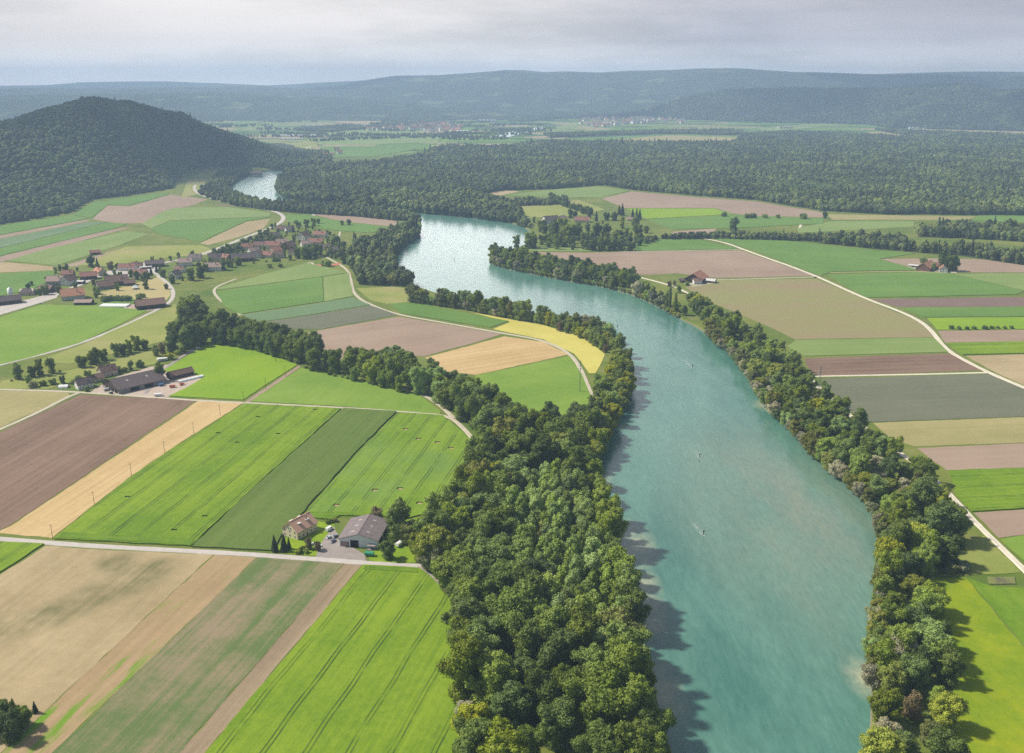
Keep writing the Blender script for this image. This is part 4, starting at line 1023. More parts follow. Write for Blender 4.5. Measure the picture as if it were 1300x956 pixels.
# stream wood along the meadow
STREAM = [(386,466),(430,476),(475,487),(530,499),(552,510),(577,532),(611,566),(650,542),(622,515),(590,498),(545,482),(480,468),(430,463)]
c3 = stand(STREAM, 13.5, [(Bv(0),2),(Bv(2),2),(Bv(3),2),(Bv(5),1),(Bv(4),1)], (0.9, 1.3), 'stream wood', 14)
c4 = row([(222,447),(248,438),(276,431),(330,446),(380,461),(408,464)], 13, [(Bv(0),2),(Bv(2),2),(Bv(4),1)], (1.0, 1.25), 'stream grove', 15)
c5 = row([(224,432),(250,425),(285,419),(330,430),(375,443),(405,452)], 14, [(Bv(0),2),(Bv(3),1),(Bv(4),2)], (1.0, 1.3), 'stream grove', 16)
c5 += row([(232,410),(240,402),(252,398)], 14, [(Bv(0),2),(Bv(3),2)], (0.9, 1.15), 'stream grove', 17)
c5 += row([(233,392),(244,390),(258,404)], 15, [(Bv(3),2),(Bv(5),1)], (0.75, 1.0), 'stream grove', 18)
# river edge by the pasture
RIVEREDGE = [(770,486),(783,462),(793,458),(798,484),(788,513),(764,560),(752,560),(756,516)]
c6 = stand(RIVEREDGE, 8.5, [(Bv(6),2),(Bv(2),2),('willow',1.2),(Bv(5),1)], (0.7, 1.05), 'pasture bank', 19)
# hedges along the river
c7 = row([(524,384),(560,388),(600,394),(650,404),(692,411)], 8, [(Bv(5),2),(Bv(2),1),('willow',1.4),(Bv(7),1)], (0.8, 1.1), 'river hedge', 20)
c8 = row([(697,413),(745,424),(772,438),(790,456)], 8, [(Bv(6),1.5),(Bv(2),2),(Bv(0),1),('willow',1)], (0.75, 1.0), 'river hedge', 21)
c8 += row([(712,420),(748,430),(770,448)], 12, [(Bv(6),1.5),(Bv(2),2),('bare',0.4)], (0.5, 0.8), 'river hedge', 22)
# right bank
RBANK = [(873,389),(900,421),(950,466),(968,506),(1009,547),(1053,592),(1082,612),(1114,650),(1126,672),(1121,694),(1122,724),(1122,755),(1116,790),(1114,846),(1114,867),(1111,985),(1206,985),(1204,868),(1188,790),(1163,738),(1214,716),(1212,690),(1198,648),(1172,612),(1132,580),(1092,552),(1056,526),(1030,504),(1010,474),(985,450),(940,420),(890,388)]
c9 = stand(RBANK, 11.0, [(Bv(0),2),(Bv(2),2.5),(Bv(3),2),(Bv(5),1),(Bv(6),1.3),('willow',2.6),(Bv(4),1),('bare',0.3)], (0.7, 1.08), 'right bank', 23)
c9 += row([(897,423),(947,468),(965,508),(1006,549),(1050,594),(1080,615),(1112,652),(1121,690),(1119,724),(1119,757),(1112,792),(1110,848),(1110,880)], 7.0, [('willow',3),(('willow',2),.5),('shrub',1),(Bv(7),.5)], (0.6, 0.95), 'right bank edge', 24, 1.5)
# peninsula strip
c10 = row([(624,331),(640,336),(700,347),(760,358),(800,367),(812,364)], 9.5, [(Bv(0),2),(Bv(2),2),(Bv(4),1),('willow',.6)], (0.8, 1.15), 'spit', 25)
c10 += row([(628,326),(650,331),(700,340),(760,350),(806,360)], 12, [(Bv(0),2),(Bv(4),2),(Bv(2),1)], (0.8, 1.15), 'spit', 26)
c11 = row([(812,370),(832,380),(850,390),(872,402)], 7, [('shrub',2),(Bv(2),1)], (0.5, 0.9), 'right bank edge', 27)
for px, py in ((850,392),(857,399)): plant('column', at(px, py), 1.12, 'two columns', 0)
for px, py, s in ((850,364,.75),(856,362,.6)): plant('bare', at(px, py), s, 'red farm', 0)
row([(794,462),(800,484),(791,511),(766,560),(751,590),(758,640)], 9, [(Bv(6),1),(Bv(2),1),('willow',1),('shrub',1)], (0.7, 1.0), 'pasture bank', 40)
EDGEM = [('shrub',3),('willow',.4),(Bv(2),.6)]
row([(556,732),(586,778),(592,860),(598,960)], 6, EDGEM, (0.7, 1.3), 'wood', 44, 1.5)
row([(550,688),(575,652),(601,618),(613,570)], 6, EDGEM, (0.7, 1.3), 'wood', 45, 1.5)
row([(390,468),(430,478),(474,489),(528,501)], 8, EDGEM, (0.6, 1.1), 'stream wood', 48, 1.5)
row([(800,860),(812,905),(826,956),(832,985)], 8, [(Bv(2),1),(Bv(6),.6),(Bv(0),1)], (0.7, 1.0), 'wood', 50)
BANKM = [('shrub',3),('willow',.5)]
row([(624,334),(640,339),(700,351),(760,361),(800,371),(830,384),(862,403)], 6, BANKM, (0.9, 1.5), 'spit', 41, 1.0)
row([(560,379),(600,387),(650,396),(692,403),(745,418),(776,434)], 7, BANKM, (0.9, 1.5), 'river hedge', 42, 1.0)
row([(757,640),(779,722),(801,802),(818,868),(842,956)], 5.0, [('shrub',3),(Bv(2),.8),('willow',.6)], (0.8, 1.3), 'wood', 43, 1.0)
print('TREES', c1, c2, c3, c4, c5, c6, c7, c8, c9, c10, c11)
# single trees: kind, variant, px, py (foot), scale, stand
SINGLES = [
 ('bare',0,478,664,.85,'hall'),(B,2,505,685,.9,'hall'),('bare',1,504,672,.62,'hall'),(B,7,520,690,.66,'hall'),(B,6,529,703,.7,'hall'),(B,2,534,712,.62,'hall'),(B,0,545,700,.75,'hall'),('willow',0,548,723,1.1,'hall'),
 (B,4,492,709,.52,'hall'),('conifer',0,349,700,.52,'hall'),('conifer',1,361,700,.55,'hall'),('conifer',2,367,697,.34,'hall'),('bare',0,392,697,.48,'hall'),('bare',1,403,699,.42,'hall'),('shrub',1,384,700,.9,'hall'),('shrub',0,388,702,.7,'hall'),('shrub',3,378,703,.7,'hall'),('shrub',0,416,664,.8,'hall'),('shrub',3,424,662,.7,'hall'),
 ('shrub',1,110,497,1.0,'upper farm'),(B,2,113,485,.36,'upper farm'),('shrub',0,100,484,1.2,'upper farm'),('shrub',3,92,487,1.0,'upper farm'),(B,0,80,487,.30,'upper farm'),('shrub',1,68,488,1.3,'upper farm'),('shrub',0,55,490,1.2,'upper farm'),('shrub',2,42,492,1.3,'upper farm'),(B,5,36,486,.30,'upper farm'),
 (B,2,203,483,.52,'upper farm'),('shrub',0,150,472,1.3,'upper farm'),(B,2,166,470,.32,'upper farm'),('shrub',1,178,466,1.6,'upper farm'),('shrub',4,158,472,1.0,'upper farm'),('bare',0,206,449,.72,'upper farm'),(B,7,198,452,.4,'upper farm'),('shrub',3,215,456,1.5,'upper farm'),('shrub',0,226,450,1.2,'upper farm'),('shrub',3,232,446,1.0,'upper farm'),
 # near village
 (B,4,116,339,.75,'near village'),('conifer',0,124,340,.75,'near village'),('bare',0,141,343,.95,'near village'),('bare',1,61,358,.7,'near village'),('bare',0,119,362,.6,'near village'),(B,0,58,374,.55,'near village'),(B,2,76,344,.4,'near village'),(B,0,83,345,.42,'near village'),('shrub',0,47,372,1.4,'near village'),
 (B,2,125,374,.42,'near village'),(B,0,122,378,.36,'near village'),('shrub',1,150,352,1.4,'near village'),(B,2,166,352,.45,'near village'),(B,4,174,355,.5,'near village'),(B,0,185,354,.46,'near village'),(B,2,186,367,.48,'near village'),(B,0,211,367,.36,'near village'),('conifer',1,192,349,.62,'near village'),('conifer',0,199,346,.62,'near village'),('conifer',2,203,345,.55,'near village'),
 (B,0,207,352,.5,'near village'),(B,4,219,360,.55,'near village'),(B,0,243,356,.8,'near village'),(B,4,255,353,.75,'near village'),(B,2,262,345,.5,'near village'),('shrub',0,132,383,1.6,'orchard'),('shrub',1,140,382,1.7,'orchard'),('shrub',0,149,382,1.6,'orchard'),('shrub',1,155,382,1.6,'orchard'),('shrub',0,162,382,1.7,'orchard'),('shrub',3,176,380,1.5,'orchard'),('shrub',0,182,378,1.2,'orchard'),
 # far village
 (B,4,283,343,.65,'far village'),(B,0,290,339,.6,'far village'),(B,2,301,337,.5,'far village'),('column',0,362,329,.85,'far village'),(B,0,378,328,.8,'far village'),(B,2,386,329,.8,'far village'),(B,0,393,328,.85,'far village'),(B,4,400,326,.8,'far village'),(B,2,406,324,.7,'far village'),
 (B,0,427,310,.7,'far village'),(B,4,424,314,.55,'far village'),('conifer',0,450,310,.95,'far village'),('conifer',1,452,308,.7,'far village'),(B,0,389,288,.7,'far village'),(B,2,398,287,.65,'far village'),(B,0,404,284,.5,'far village'),('shrub',1,376,284,1.8,'far village'),(B,0,434,286,.45,'far village'),(B,4,443,286,.5,'far village'),
 (B,0,330,300,.55,'far village'),(B,4,338,303,.6,'far village'),(B,0,346,304,.5,'far village'),('conifer',0,372,295,.6,'far village'),(B,2,272,325,.5,'far village'),(B,0,280,322,.45,'far village'),(B,2,290,320,.5,'far village'),(B,0,300,317,.5,'far village'),(B,2,308,313,.5,'far village'),(B,0,318,309,.45,'far village'),
 ('shrub',1,349,332,1.6,'far village'),('shrub',0,343,340,1.6,'far village'),('shrub',1,356,339,1.5,'far village'),('shrub',0,260,334,1.4,'far village'),(B,0,433,324,.45,'far village'),('shrub',1,411,337,1.9,'courts'),('shrub',0,416,338,1.9,'courts'),(B,4,437,335,.5,'courts'),
 # dark roofed farmhouse across the river
 (B,0,690,290,.75,'river farm'),(B,2,684,288,.4,'river farm'),(B,4,704,300,1.0,'river farm'),(B,2,714,297,1.1,'river farm'),(B,3,722,304,1.1,'river farm'),(B,4,732,303,1.0,'river farm'),(B,5,656,315,.75,'river farm'),(B,2,672,315,.95,'river farm'),(B,5,706,313,.7,'river farm'),(B,7,716,313,.6,'river farm'),(B,0,726,314,.7,'river farm'),(B,2,742,316,1.0,'river farm'),(B,4,752,318,.8,'river farm'),(B,0,764,318,1.0,'river farm'),(B,0,776,318,.95,'river farm'),(B,4,788,318,.75,'river farm'),(B,0,800,318,.7,'river farm'),(B,4,757,302,1.0,'river farm'),(B,4,769,302,.95,'river farm'),(B,6,780,303,.6,'river farm'),(B,4,787,304,.55,'river farm'),
 ('conifer',0,748,277,.85,'river farm'),('conifer',1,757,281,.8,'river farm'),('conifer',0,786,273,.95,'river farm'),('conifer',1,790,274,1.0,'river farm'),('conifer',0,803,278,.9,'river farm'),('conifer',2,808,279,.95,'river farm'),('conifer',1,812,279,.8,'river farm'),(B,4,724,277,.65,'river farm'),(B,0,730,276,.6,'river farm'),(B,0,770,280,.7,'river farm'),(B,4,780,280,.7,'river farm'),(B,2,790,284,.5,'river farm'),(B,0,810,302,1.0,'river farm'),(B,2,806,292,.9,'river farm'),(B,0,820,296,.55,'river farm'),(B,2,790,290,.5,'river farm'),(B,2,678,283,.4,'river farm'),('bare',0,765,285,.5,'river farm'),
 (B,4,931,293,.9,'belt'),('shrub',1,919,275,2.2,'belt'),('shrub',0,948,277,2.0,'belt'),('shrub',1,956,277,2.2,'belt'),('shrub',0,971,277,2.0,'belt'),('shrub',1,988,277,1.8,'belt'),('shrub',0,1020,278,2.6,'belt'),(B,4,1047,277,.5,'belt'),
 (B,4,1196,343,.95,'far right farm'),(B,0,1204,344,.95,'far right farm'),(B,4,1211,344,.8,'far right farm'),(B,2,1184,344,.45,'far right farm'),('shrub',0,1172,334,2,'far right farm'),
 (B,4,6,925,.6,'lower left corner'),(B,0,30,922,.45,'lower left corner'),('conifer',0,45,905,.3,'lower left corner'),('conifer',1,20,915,.5,'lower left corner'),(B,1,-14,925,.7,'lower left corner'),(B,4,16,940,.6,'lower left corner'),
 (B,2,862,372,.36,'red farm'),('shrub',0,872,362,1.2,'red farm'),('bare',1,1214,727,.32,'right bank'),('shrub',2,1223,724,1.3,'right bank'),('shrub',4,1205,727,1.2,'right bank'),
]
for kind, var, px, py, s, st in SINGLES: plant(kind, at(px, py), s * (1.15 if 'village' in st else 1.3 if st not in ('hall', 'lower left corner') else 1.12), st, var)
row([(0,486),(30,480),(62,474),(90,470)], 9, [('shrub',1),(Bv(0),1),(Bv(2),1)], (0.5, .7), 'ditch bushes', 31)
row([(106,466),(138,456)], 9, [(Bv(0),1),(Bv(2),1)], (0.5, .7), 'ditch bushes', 32)
row([(146,453),(188,440)], 9, [(Bv(0),1),(Bv(2),1)], (0.5, .75), 'ditch bushes', 33)
row([(1208,418),(1236,418)], 8, [(('shrub',1),1)], (1.0, 1.3), 'low bushes', 34, 1)
row([(1250,418),(1290,417)], 8, [(('shrub',1),1)], (1.0, 1.3), 'low bushes', 35, 1)
row([(698,252),(706,258),(716,262),(730,267),(744,273)], 22, [(Bv(0),1),(Bv(4),1)], (0.6, .9), 'forest bay', 36)
row([(724,264),(738,268),(752,274)], 24, [(Bv(0),1),('conifer',1)], (0.7, .95), 'forest bay', 37)

def garden(poly, spacing, name, seed):
    hs = [at(x, y) for x, y in HOUSE_PX]
    r = random.Random(seed)
    for P in scatter(W(poly), spacing, seed):
        if min((P - h).length for h in hs) < 15: continue
        k = pick([(Bv(0),2),(Bv(2),2),(Bv(4),1),('shrub',1.5),('conifer',.15)], r); var = None
        if isinstance(k, tuple): k, var = k
        plant(k, P, r.uniform(.28, .5) * (2.4 if k == 'shrub' else 1) * (1.7 if name == 'river farm' else 1), name, var, r)
HOUSE_PX = [(271,343),(273,331),(286,331),(308,331),(314,317),(328,327),(332,315),(347,315),(349,322),(356,327),(367,316),(373,324),(386,305),(389,313),(401,311),(407,301),(349,302),(357,293),(368,294),(413,317),(424,320),(341,327),(322,322),(358,312),(295,330),(318,330),
 (35,374),(61,370),(73,361),(87,361),(93,379),(107,386),(87,352),(101,360),(113,354),(127,349),(149,361),(134,366),(165,362),(162,343),(174,340),(177,350),(197,338),(185,341),(191,390),(223,353),(236,337),(248,331),(229,345),(100,372),(200,388),(182,392),(699,283),(713,281),(739,282)]
garden([(258,334),(330,301),(350,288),(372,285),(410,293),(430,305),(430,324),(400,330),(340,333),(300,339),(262,345)], 16, 'far village', 46)
garden([(30,368),(80,342),(120,340),(200,330),(255,322),(262,345),(230,358),(196,352),(160,368),(118,376),(60,378)], 22, 'near village', 47)
garden([(682,292),(720,290),(800,300),(835,304),(800,318),(700,317),(668,315),(690,304)], 17, 'river farm', 49)
for P_, k_, v_, s_ in (((1139,842),'willow',2,1.35),((1148,862),'willow',0,1.0),((1172,655),B,0,1.3),((1192,690),B,4,1.25),((1160,706),B,6,1.2),((1203,718),B,4,1.0),((1150,800),'willow',0,1.1),((1172,795),B,5,1.0),((1180,840),B,8,1.1),((1010,535),'willow',0,1.1),((985,490),B,6,1.1),((975,470),B,2,1.1)):
    plant(k_, at(*P_), s_, 'right bank', v_)
# ------------------------------------------------------------------ labels for the trees
MARKS = [('the white-walled hall',458,690),('the cream house with dormers',381,680),('the lane fork',535,718),('the track end below the wheat',582,790),('the lane junction by the wood',576,532),('the lane end at the wood',610,570),('the tall pole on the pasture',736,497),('the pasture path end',757,512),
 ('the gravel shoal',815,760),('the upstream foam-washed post',879,466),('the middle foam-washed post',888,582),('the downstream foam-washed post',893,676),('the tall pylon',1038,505),('the vivid green field',1214,615),('the yellow meadow corner',1166,735),('the pinkish soil block',1240,660),('the red-roofed farm',884,358),('the spit tip',622,333),('the dark-roofed farmhouse',700,283),
 ('the brown-pink field end',812,350),('the two-pole meadow corner',379,463),('the vivid field top',275,432),('the yellow strip end',768,450),('the river hedge gap',694,411),('the promontory grove',520,360),('the mown meadow end',558,525),('the beige field corner',605,476),('the pink bare field edge',430,456),('the upper farm barn',175,500),('the white caravan',206,457),
 ('the half-timbered farmhouse',92,382),('the big open barn',190,391),('the white tent',172,366),('the small red barn',122,323),('the long dark barn',10,388),('the white gabled house',271,342),('the red courts',414,337),('the tall white house',385,303),('the large dark village barn',308,331),('the red roof across the river',740,280),('the far right farm',1180,343),('the bare scrub plot',1270,738),('the yellow meadow foot',1212,900),('the wood near the river end',840,900),('the wheat corner at the wood',588,880),('the olive stubble corner',1110,540),('the plantation middle',740,720)]
MK = [(n, at(x, y)) for n, x, y in MARKS]
ORD = ['nearest', 'second', 'third', 'fourth', 'fifth', 'sixth', 'seventh', 'eighth', 'ninth', 'tenth', 'eleventh', 'twelfth', '13th', '14th', '15th', '16th', '17th', '18th', '19th', '20th']
GROUPS = {'wood': 'trees of the big wood on the left bank', 'plantation': 'young poplars of the plantation', 'stream wood': 'trees of the stream wood', 'stream grove': 'trees of the stream grove', 'pasture bank': 'trees on the river bank by the pasture',
 'river hedge': 'trees of the river hedge', 'right bank': 'trees along the right bank', 'right bank edge': 'trees hanging over the right bank', 'spit': 'trees on the narrow spit', 'two columns': 'columnar poplars by the red-roofed farm', 'hall': 'trees around the hall farm', 'upper farm': 'trees around the upper farm',
 'near village': 'trees in the near village', 'orchard': 'orchard bushes behind the greenhouse', 'far village': 'trees in the far village', 'courts': 'bushes by the red courts', 'river farm': 'trees around the farm across the river', 'belt': 'trees of the shrubby belt', 'far right farm': 'trees at the far right farm',
 'lower left corner': 'tree tops at the field corner', 'red farm': 'trees by the red-roofed farm', 'ditch bushes': 'bushes along the ditch', 'low bushes': 'low bushes in the yellow-green strip', 'forest bay': 'trees in the forest bay'}
WHERE = {'wood': 'in the left-bank wood', 'plantation': 'in the plantation', 'stream wood': 'in the stream wood', 'stream grove': 'in the stream grove', 'pasture bank': 'on the pasture bank', 'river hedge': 'in the river hedge', 'right bank': 'on the right bank', 'right bank edge': 'overhanging the right bank', 'spit': 'on the spit',
 'two columns': 'by the river', 'hall': 'at the hall farm', 'upper farm': 'at the upper farm', 'near village': 'in the near village', 'orchard': 'in the orchard', 'far village': 'in the far village', 'courts': 'by the courts', 'river farm': 'across the river', 'belt': 'in the shrubby belt', 'far right farm': 'beside the fields',
 'lower left corner': 'below the sandy field', 'red farm': 'by the farm', 'ditch bushes': 'along the ditch', 'low bushes': 'in the yellow-green strip', 'forest bay': 'in the forest bay'}
def scatter_group(name, src):
    ng = bpy.data.node_groups.new(name, 'GeometryNodeTree')
    ng.interface.new_socket('Geometry', in_out='INPUT', socket_type='NodeSocketGeometry'); ng.interface.new_socket('Geometry', in_out='OUTPUT', socket_type='NodeSocketGeometry')
    gi = ng.nodes.new('NodeGroupInput'); go = ng.nodes.new('NodeGroupOutput')
    ci = ng.nodes.new('GeometryNodeCollectionInfo'); ci.inputs['Collection'].default_value = src; ci.inputs['Separate Children'].default_value = True; ci.inputs['Reset Children'].default_value = True
    ip = ng.nodes.new('GeometryNodeInstanceOnPoints'); ip.inputs['Pick Instance'].default_value = True
    def nattr(nm, dt):
        n = ng.nodes.new('GeometryNodeInputNamedAttribute'); n.data_type = dt; n.inputs['Name'].default_value = nm; return n
    na_, nr_, ns_ = nattr('pick', 'INT'), nattr('turn', 'FLOAT_VECTOR'), nattr('size', 'FLOAT_VECTOR')
    l_ = ng.links.new
    l_(gi.outputs[0], ip.inputs['Points']); l_(ci.outputs[0], ip.inputs['Instance'])
    l_(na_.outputs['Attribute'], ip.inputs['Instance Index']); l_(nr_.outputs['Attribute'], ip.inputs['Rotation']); l_(ns_.outputs['Attribute'], ip.inputs['Scale'])
    l_(ip.outputs[0], go.inputs[0])
    return ng
def thin_out():
    """the broadleaf trees that show largest stay trees of their own; the small rest become one mass"""
    bl = [t for t in TREES if t[0] == 'broadleaf']
    def size(t):
        x, y, zc = proj(t[3] + Vector((0, 0, 14 * t[2])))
        vis = -60 < x < 1360 and -20 < y < 1010
        return t[2] / zc * (1 if vis else 0)
    keep = [t for t in sorted(bl, key=size, reverse=True)][:KEEP]
    ids = {id(t) for t in keep}; rest = [t for t in bl if id(t) not in ids]
    TREES[:] = [t for t in TREES if t[0] != 'broadleaf' or id(t) in ids]
    src = bpy.data.collections.new('small_tree_sources')
    for i, q in enumerate(KIND['broadleaf']):
        src.objects.link(bpy.data.objects.new('small_crown_%02d' % i, q[1]))
    n = len(rest); me = bpy.data.meshes.new('broadleaf_trees'); me.vertices.add(n)
    me.vertices.foreach_set('co', np.array([t[3][:] for t in rest], dtype=np.float32).ravel())
    names = [q[1].name for q in KIND['broadleaf']]
    me.attributes.new('pick', 'INT', 'POINT').data.foreach_set('value', np.array([names.index(t[4].children[0].data.name) for t in rest], dtype=np.int32))
    me.attributes.new('turn', 'FLOAT_VECTOR', 'POINT').data.foreach_set('vector', np.array([t[4].rotation_euler[:] for t in rest], dtype=np.float32).ravel())
    me.attributes.new('size', 'FLOAT_VECTOR', 'POINT').data.foreach_set('vector', np.array([t[4].scale[:] for t in rest], dtype=np.float32).ravel())
    for t in rest:
        for c in list(t[4].children): bpy.data.objects.remove(c)
        bpy.data.objects.remove(t[4])
    o = link('small_trees', me); md = o.modifiers.new('scatter', 'NODES'); md.node_group = scatter_group('scatter_small_trees', src)
    tag(o, 'small distant broadleaf trees of hedges, gardens and groves', 'trees', kind='stuff')
KEEP = 305
def label_trees():
    cls = {}
    for t in TREES:
        kind, tone, s, P, e, st = t
        i = min(range(len(MK)), key=lambda k: (MK[k][1] - P).length_squared)
        cls.setdefault((kind, tone, st, i), []).append(((MK[i][1] - P).length, t))
    for (kind, tone, st, i), L_ in cls.items():
        L_.sort(key=lambda q: q[0])
        for k, (d, t) in enumerate(L_):
            kind, tone, s, P, e, st = t
            noun = NOUN[kind][1]
            desc = noun if kind == 'bare' else tone + ' ' + noun
            if len(L_) == 1: lab = f'{desc} {WHERE[st]} near {MK[i][0]}'
            else: lab = f'{desc} {WHERE[st]}, {ORD[min(k, 19)]} from {MK[i][0]}'
            tag(e, lab, 'shrub' if kind == 'shrub' else 'tree', GROUPS[st])
bpy.context.view_layer.update()
thin_out()
label_trees()

# ------------------------------------------------------------------ far woods: each wood one mass
def blob_crown(name, seed, squat, mat, nleaf=150):
    g = np.random.default_rng(seed)
    lo = [(0, 0, 0.35, 0.62, 0.62, 0.7), (0, 0, 1.0 * squat, 0.7, 0.7, 0.62 * squat)]
    for k in range(9):
        a = k * 2.4 + g.normal() * 0.2; u = k / 8; z = (1.35 - 0.55 * u) * squat; q = g.uniform(0.33, 0.48); s = 0.15 + 0.5 * u ** 0.7
        lo.append((math.cos(a) * s, math.sin(a) * s, z, q, q, q * 0.8))
    return crown_mesh(name, lo, nleaf, 0.13, 0.95, seed, mat=mat)
def spire(name, seed, mat):
    lo = [(0, 0, 0.5 + 0.4 * k, 0.5 * (1 - k / 7), 0.5 * (1 - k / 7), 0.42) for k in range(6)]
    return crown_mesh(name, lo, 90, 0.13, 0.93, seed, mat=mat)
SRC = bpy.data.collections.new('far_crown_sources')     # not linked to the scene
FARL = [leaf_mat('far_leaves_a', (0.075, 0.118, 0.026), 0.2, 0.45, 0.012, True), leaf_mat('far_leaves_b', (0.120, 0.165, 0.034), 0.2, 0.4, 0.012, True), leaf_mat('far_leaves_c', (0.190, 0.220, 0.060), 0.2, 0.3, 0.012, True)]
for i in range(9):
    me = spire('far_crown', 300 + i, LEAF['blackish green']) if i == 8 else blob_crown('far_crown', 300 + i, 0.9 + 0.15 * (i % 3), FARL[(0, 0, 1, 1, 0, 1, 2, 0)[i]])
    o = bpy.data.objects.new('far_crown_%02d' % i, me); SRC.objects.link(o)
ng = scatter_group('scatter_crowns', SRC)
NFAR = 0
def far_wood(name, P, rad, label, seed, conif=0.08, zs=1.1, cat='wood', dark=0.0):
    """P: (n,3) foot points; rad: crown radius"""
    global NFAR
    g = np.random.default_rng(seed); n = len(P); NFAR += n
    me = bpy.data.meshes.new(name); me.vertices.add(n); me.vertices.foreach_set('co', P.astype(np.float32).ravel())
    a = me.attributes.new('pick', 'INT', 'POINT')
    # kinds come in drifts
    dr = np.sin(P[:, 0] / 83 + 2 * np.sin(P[:, 1] / 61)) + np.sin(P[:, 1] / 117 + seed)
    pk = np.where(dr > 0.9, g.integers(2, 8, n), np.where(dr < -0.9, g.integers(0, 2, n), g.integers(0, 8, n)))
    dk = g.random(n) < dark; pk[dk] = np.array([0, 1, 4, 7])[g.integers(0, 4, dk.sum())]
    pk[g.random(n) < conif * np.clip(0.7 + dr, 0, 2)] = 8
    a.data.foreach_set('value', pk.astype(np.int32))
    t = np.zeros((n, 3)); t[:, 2] = g.uniform(0, 6.28, n)
    me.attributes.new('turn', 'FLOAT_VECTOR', 'POINT').data.foreach_set('vector', t.astype(np.float32).ravel())
    s = rad * g.uniform(0.75, 1.3, n)[:, None] * np.array([1, 1, zs]) * np.stack([np.ones(n), np.ones(n), g.uniform(0.85, 1.15, n)], 1)
    me.attributes.new('size', 'FLOAT_VECTOR', 'POINT').data.foreach_set('vector', s.astype(np.float32).ravel())
    o = link(name, me); md = o.modifiers.new('scatter', 'NODES'); md.node_group = ng
    return tag(o, label, cat, kind='stuff')
def fill(px, spacing, seed, jit=0.42, w=False):
    g = np.random.default_rng(seed); pw = px if w else W(px)
    xs = [p.x for p in pw]; ys = [p.y for p in pw]
    X_, Y_ = np.meshgrid(np.arange(min(xs), max(xs), spacing), np.arange(min(ys), max(ys), spacing * 0.87))
    X_ = X_ + (np.arange(X_.shape[0]) % 2)[:, None] * spacing / 2
    X_, Y_ = X_.ravel(), Y_.ravel(); X_ = X_ + g.uniform(-jit, jit, len(X_)) * spacing; Y_ = Y_ + g.uniform(-jit, jit, len(Y_)) * spacing
    k = inside(pw, X_, Y_)
    return np.stack([X_[k], Y_[k], np.zeros(k.sum())], 1)
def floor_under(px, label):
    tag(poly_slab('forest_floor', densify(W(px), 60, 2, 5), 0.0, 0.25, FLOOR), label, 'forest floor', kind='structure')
def loft_fill(grid, spacing, seed, rows=None):
    """points spread evenly over a hill sheet"""
    g = np.random.default_rng(seed); o = []
    nr, nc, _ = grid.shape
    A_ = grid[:-1, :-1]; B_ = grid[:-1, 1:]; C_ = grid[1:, :-1]; D_ = grid[1:, 1:]
    ar = np.abs((B_ - A_)[..., 0] * (C_ - A_)[..., 1] - (B_ - A_)[..., 1] * (C_ - A_)[..., 0])
    ex = ar / spacing ** 2; cnt = np.floor(ex + g.random(ex.shape)).astype(int)
    if rows is not None: cnt[rows:] = 0
    for i in range(nr - 1):
        for j in range(nc - 1):
            c = cnt[i, j]
            if c <= 0: continue
            u = g.random((c, 1)); v = g.random((c, 1))
            o.append((A_[i, j] * (1-u) * (1-v) + B_[i, j] * u * (1-v) + C_[i, j] * (1-u) * v + D_[i, j] * u * v))
    return np.concatenate(o)
# wooded hill
pw_ = loft_fill(HILL, 9.6, 50, 24); pw_ = pw_[pw_[:, 0] > -2600]
far_wood('hill_forest', pw_, 7.0, 'dense mixed forest covering the hill on the left', 50, 0.03, 0.95, dark=0.55)
pw_ = loft_fill(RHILL, 15, 51, 17)
far_wood('hill_forest', pw_, 9.5, 'dark forest covering the long hill on the right', 51, 0.08, 0.9, dark=0.95)
# great forest across the river
FOREST = [(354,229),(352,243),(362,251),(420,255),(540,270),(602,276),(655,283),(664,278),(648,262),(600,247),(640,242),(700,240),(765,235),(802,241),(880,248),(960,254),(1046,268),(1120,272),(1240,273),(1300,273),(1470,275),(1470,182),(1300,176),(1180,178),(1100,177),(1000,177),(930,183),(800,183),(690,182),(640,188),(560,188),(530,200),(470,209),(420,211),(364,219)]
NEARF = [(354,229),(352,243),(362,251),(420,255),(540,270),(602,276),(655,283),(664,278),(648,262),(600,247),(640,242),(700,240),(765,235),(802,241),(880,248),(960,254),(1046,268),(1120,272),(1240,273),(1300,273),(1470,275),(1470,215),(1300,212),(1000,210),(700,208),(420,212),(364,220)]
FARF = [(364,222),(420,214),(700,207),(1000,209),(1300,211),(1470,214),(1470,182),(1300,176),(1180,178),(1100,177),(1000,177),(930,183),(800,183),(690,182),(640,188),(560,188),(530,200),(470,209),(420,211)]
floor_under(FOREST, 'shaded floor of the great forest')
pn = fill(NEARF, 10.6, 52)
far_wood('forest', pn, 8.0, 'front of the great broadleaf forest beyond the river', 52, 0.04, 1.05)
pf = fill(FARF, 12.5, 53)
far_wood('forest', pf, 8.8, 'rear of the great forest fading towards the town', 53, 0.05, 0.95)
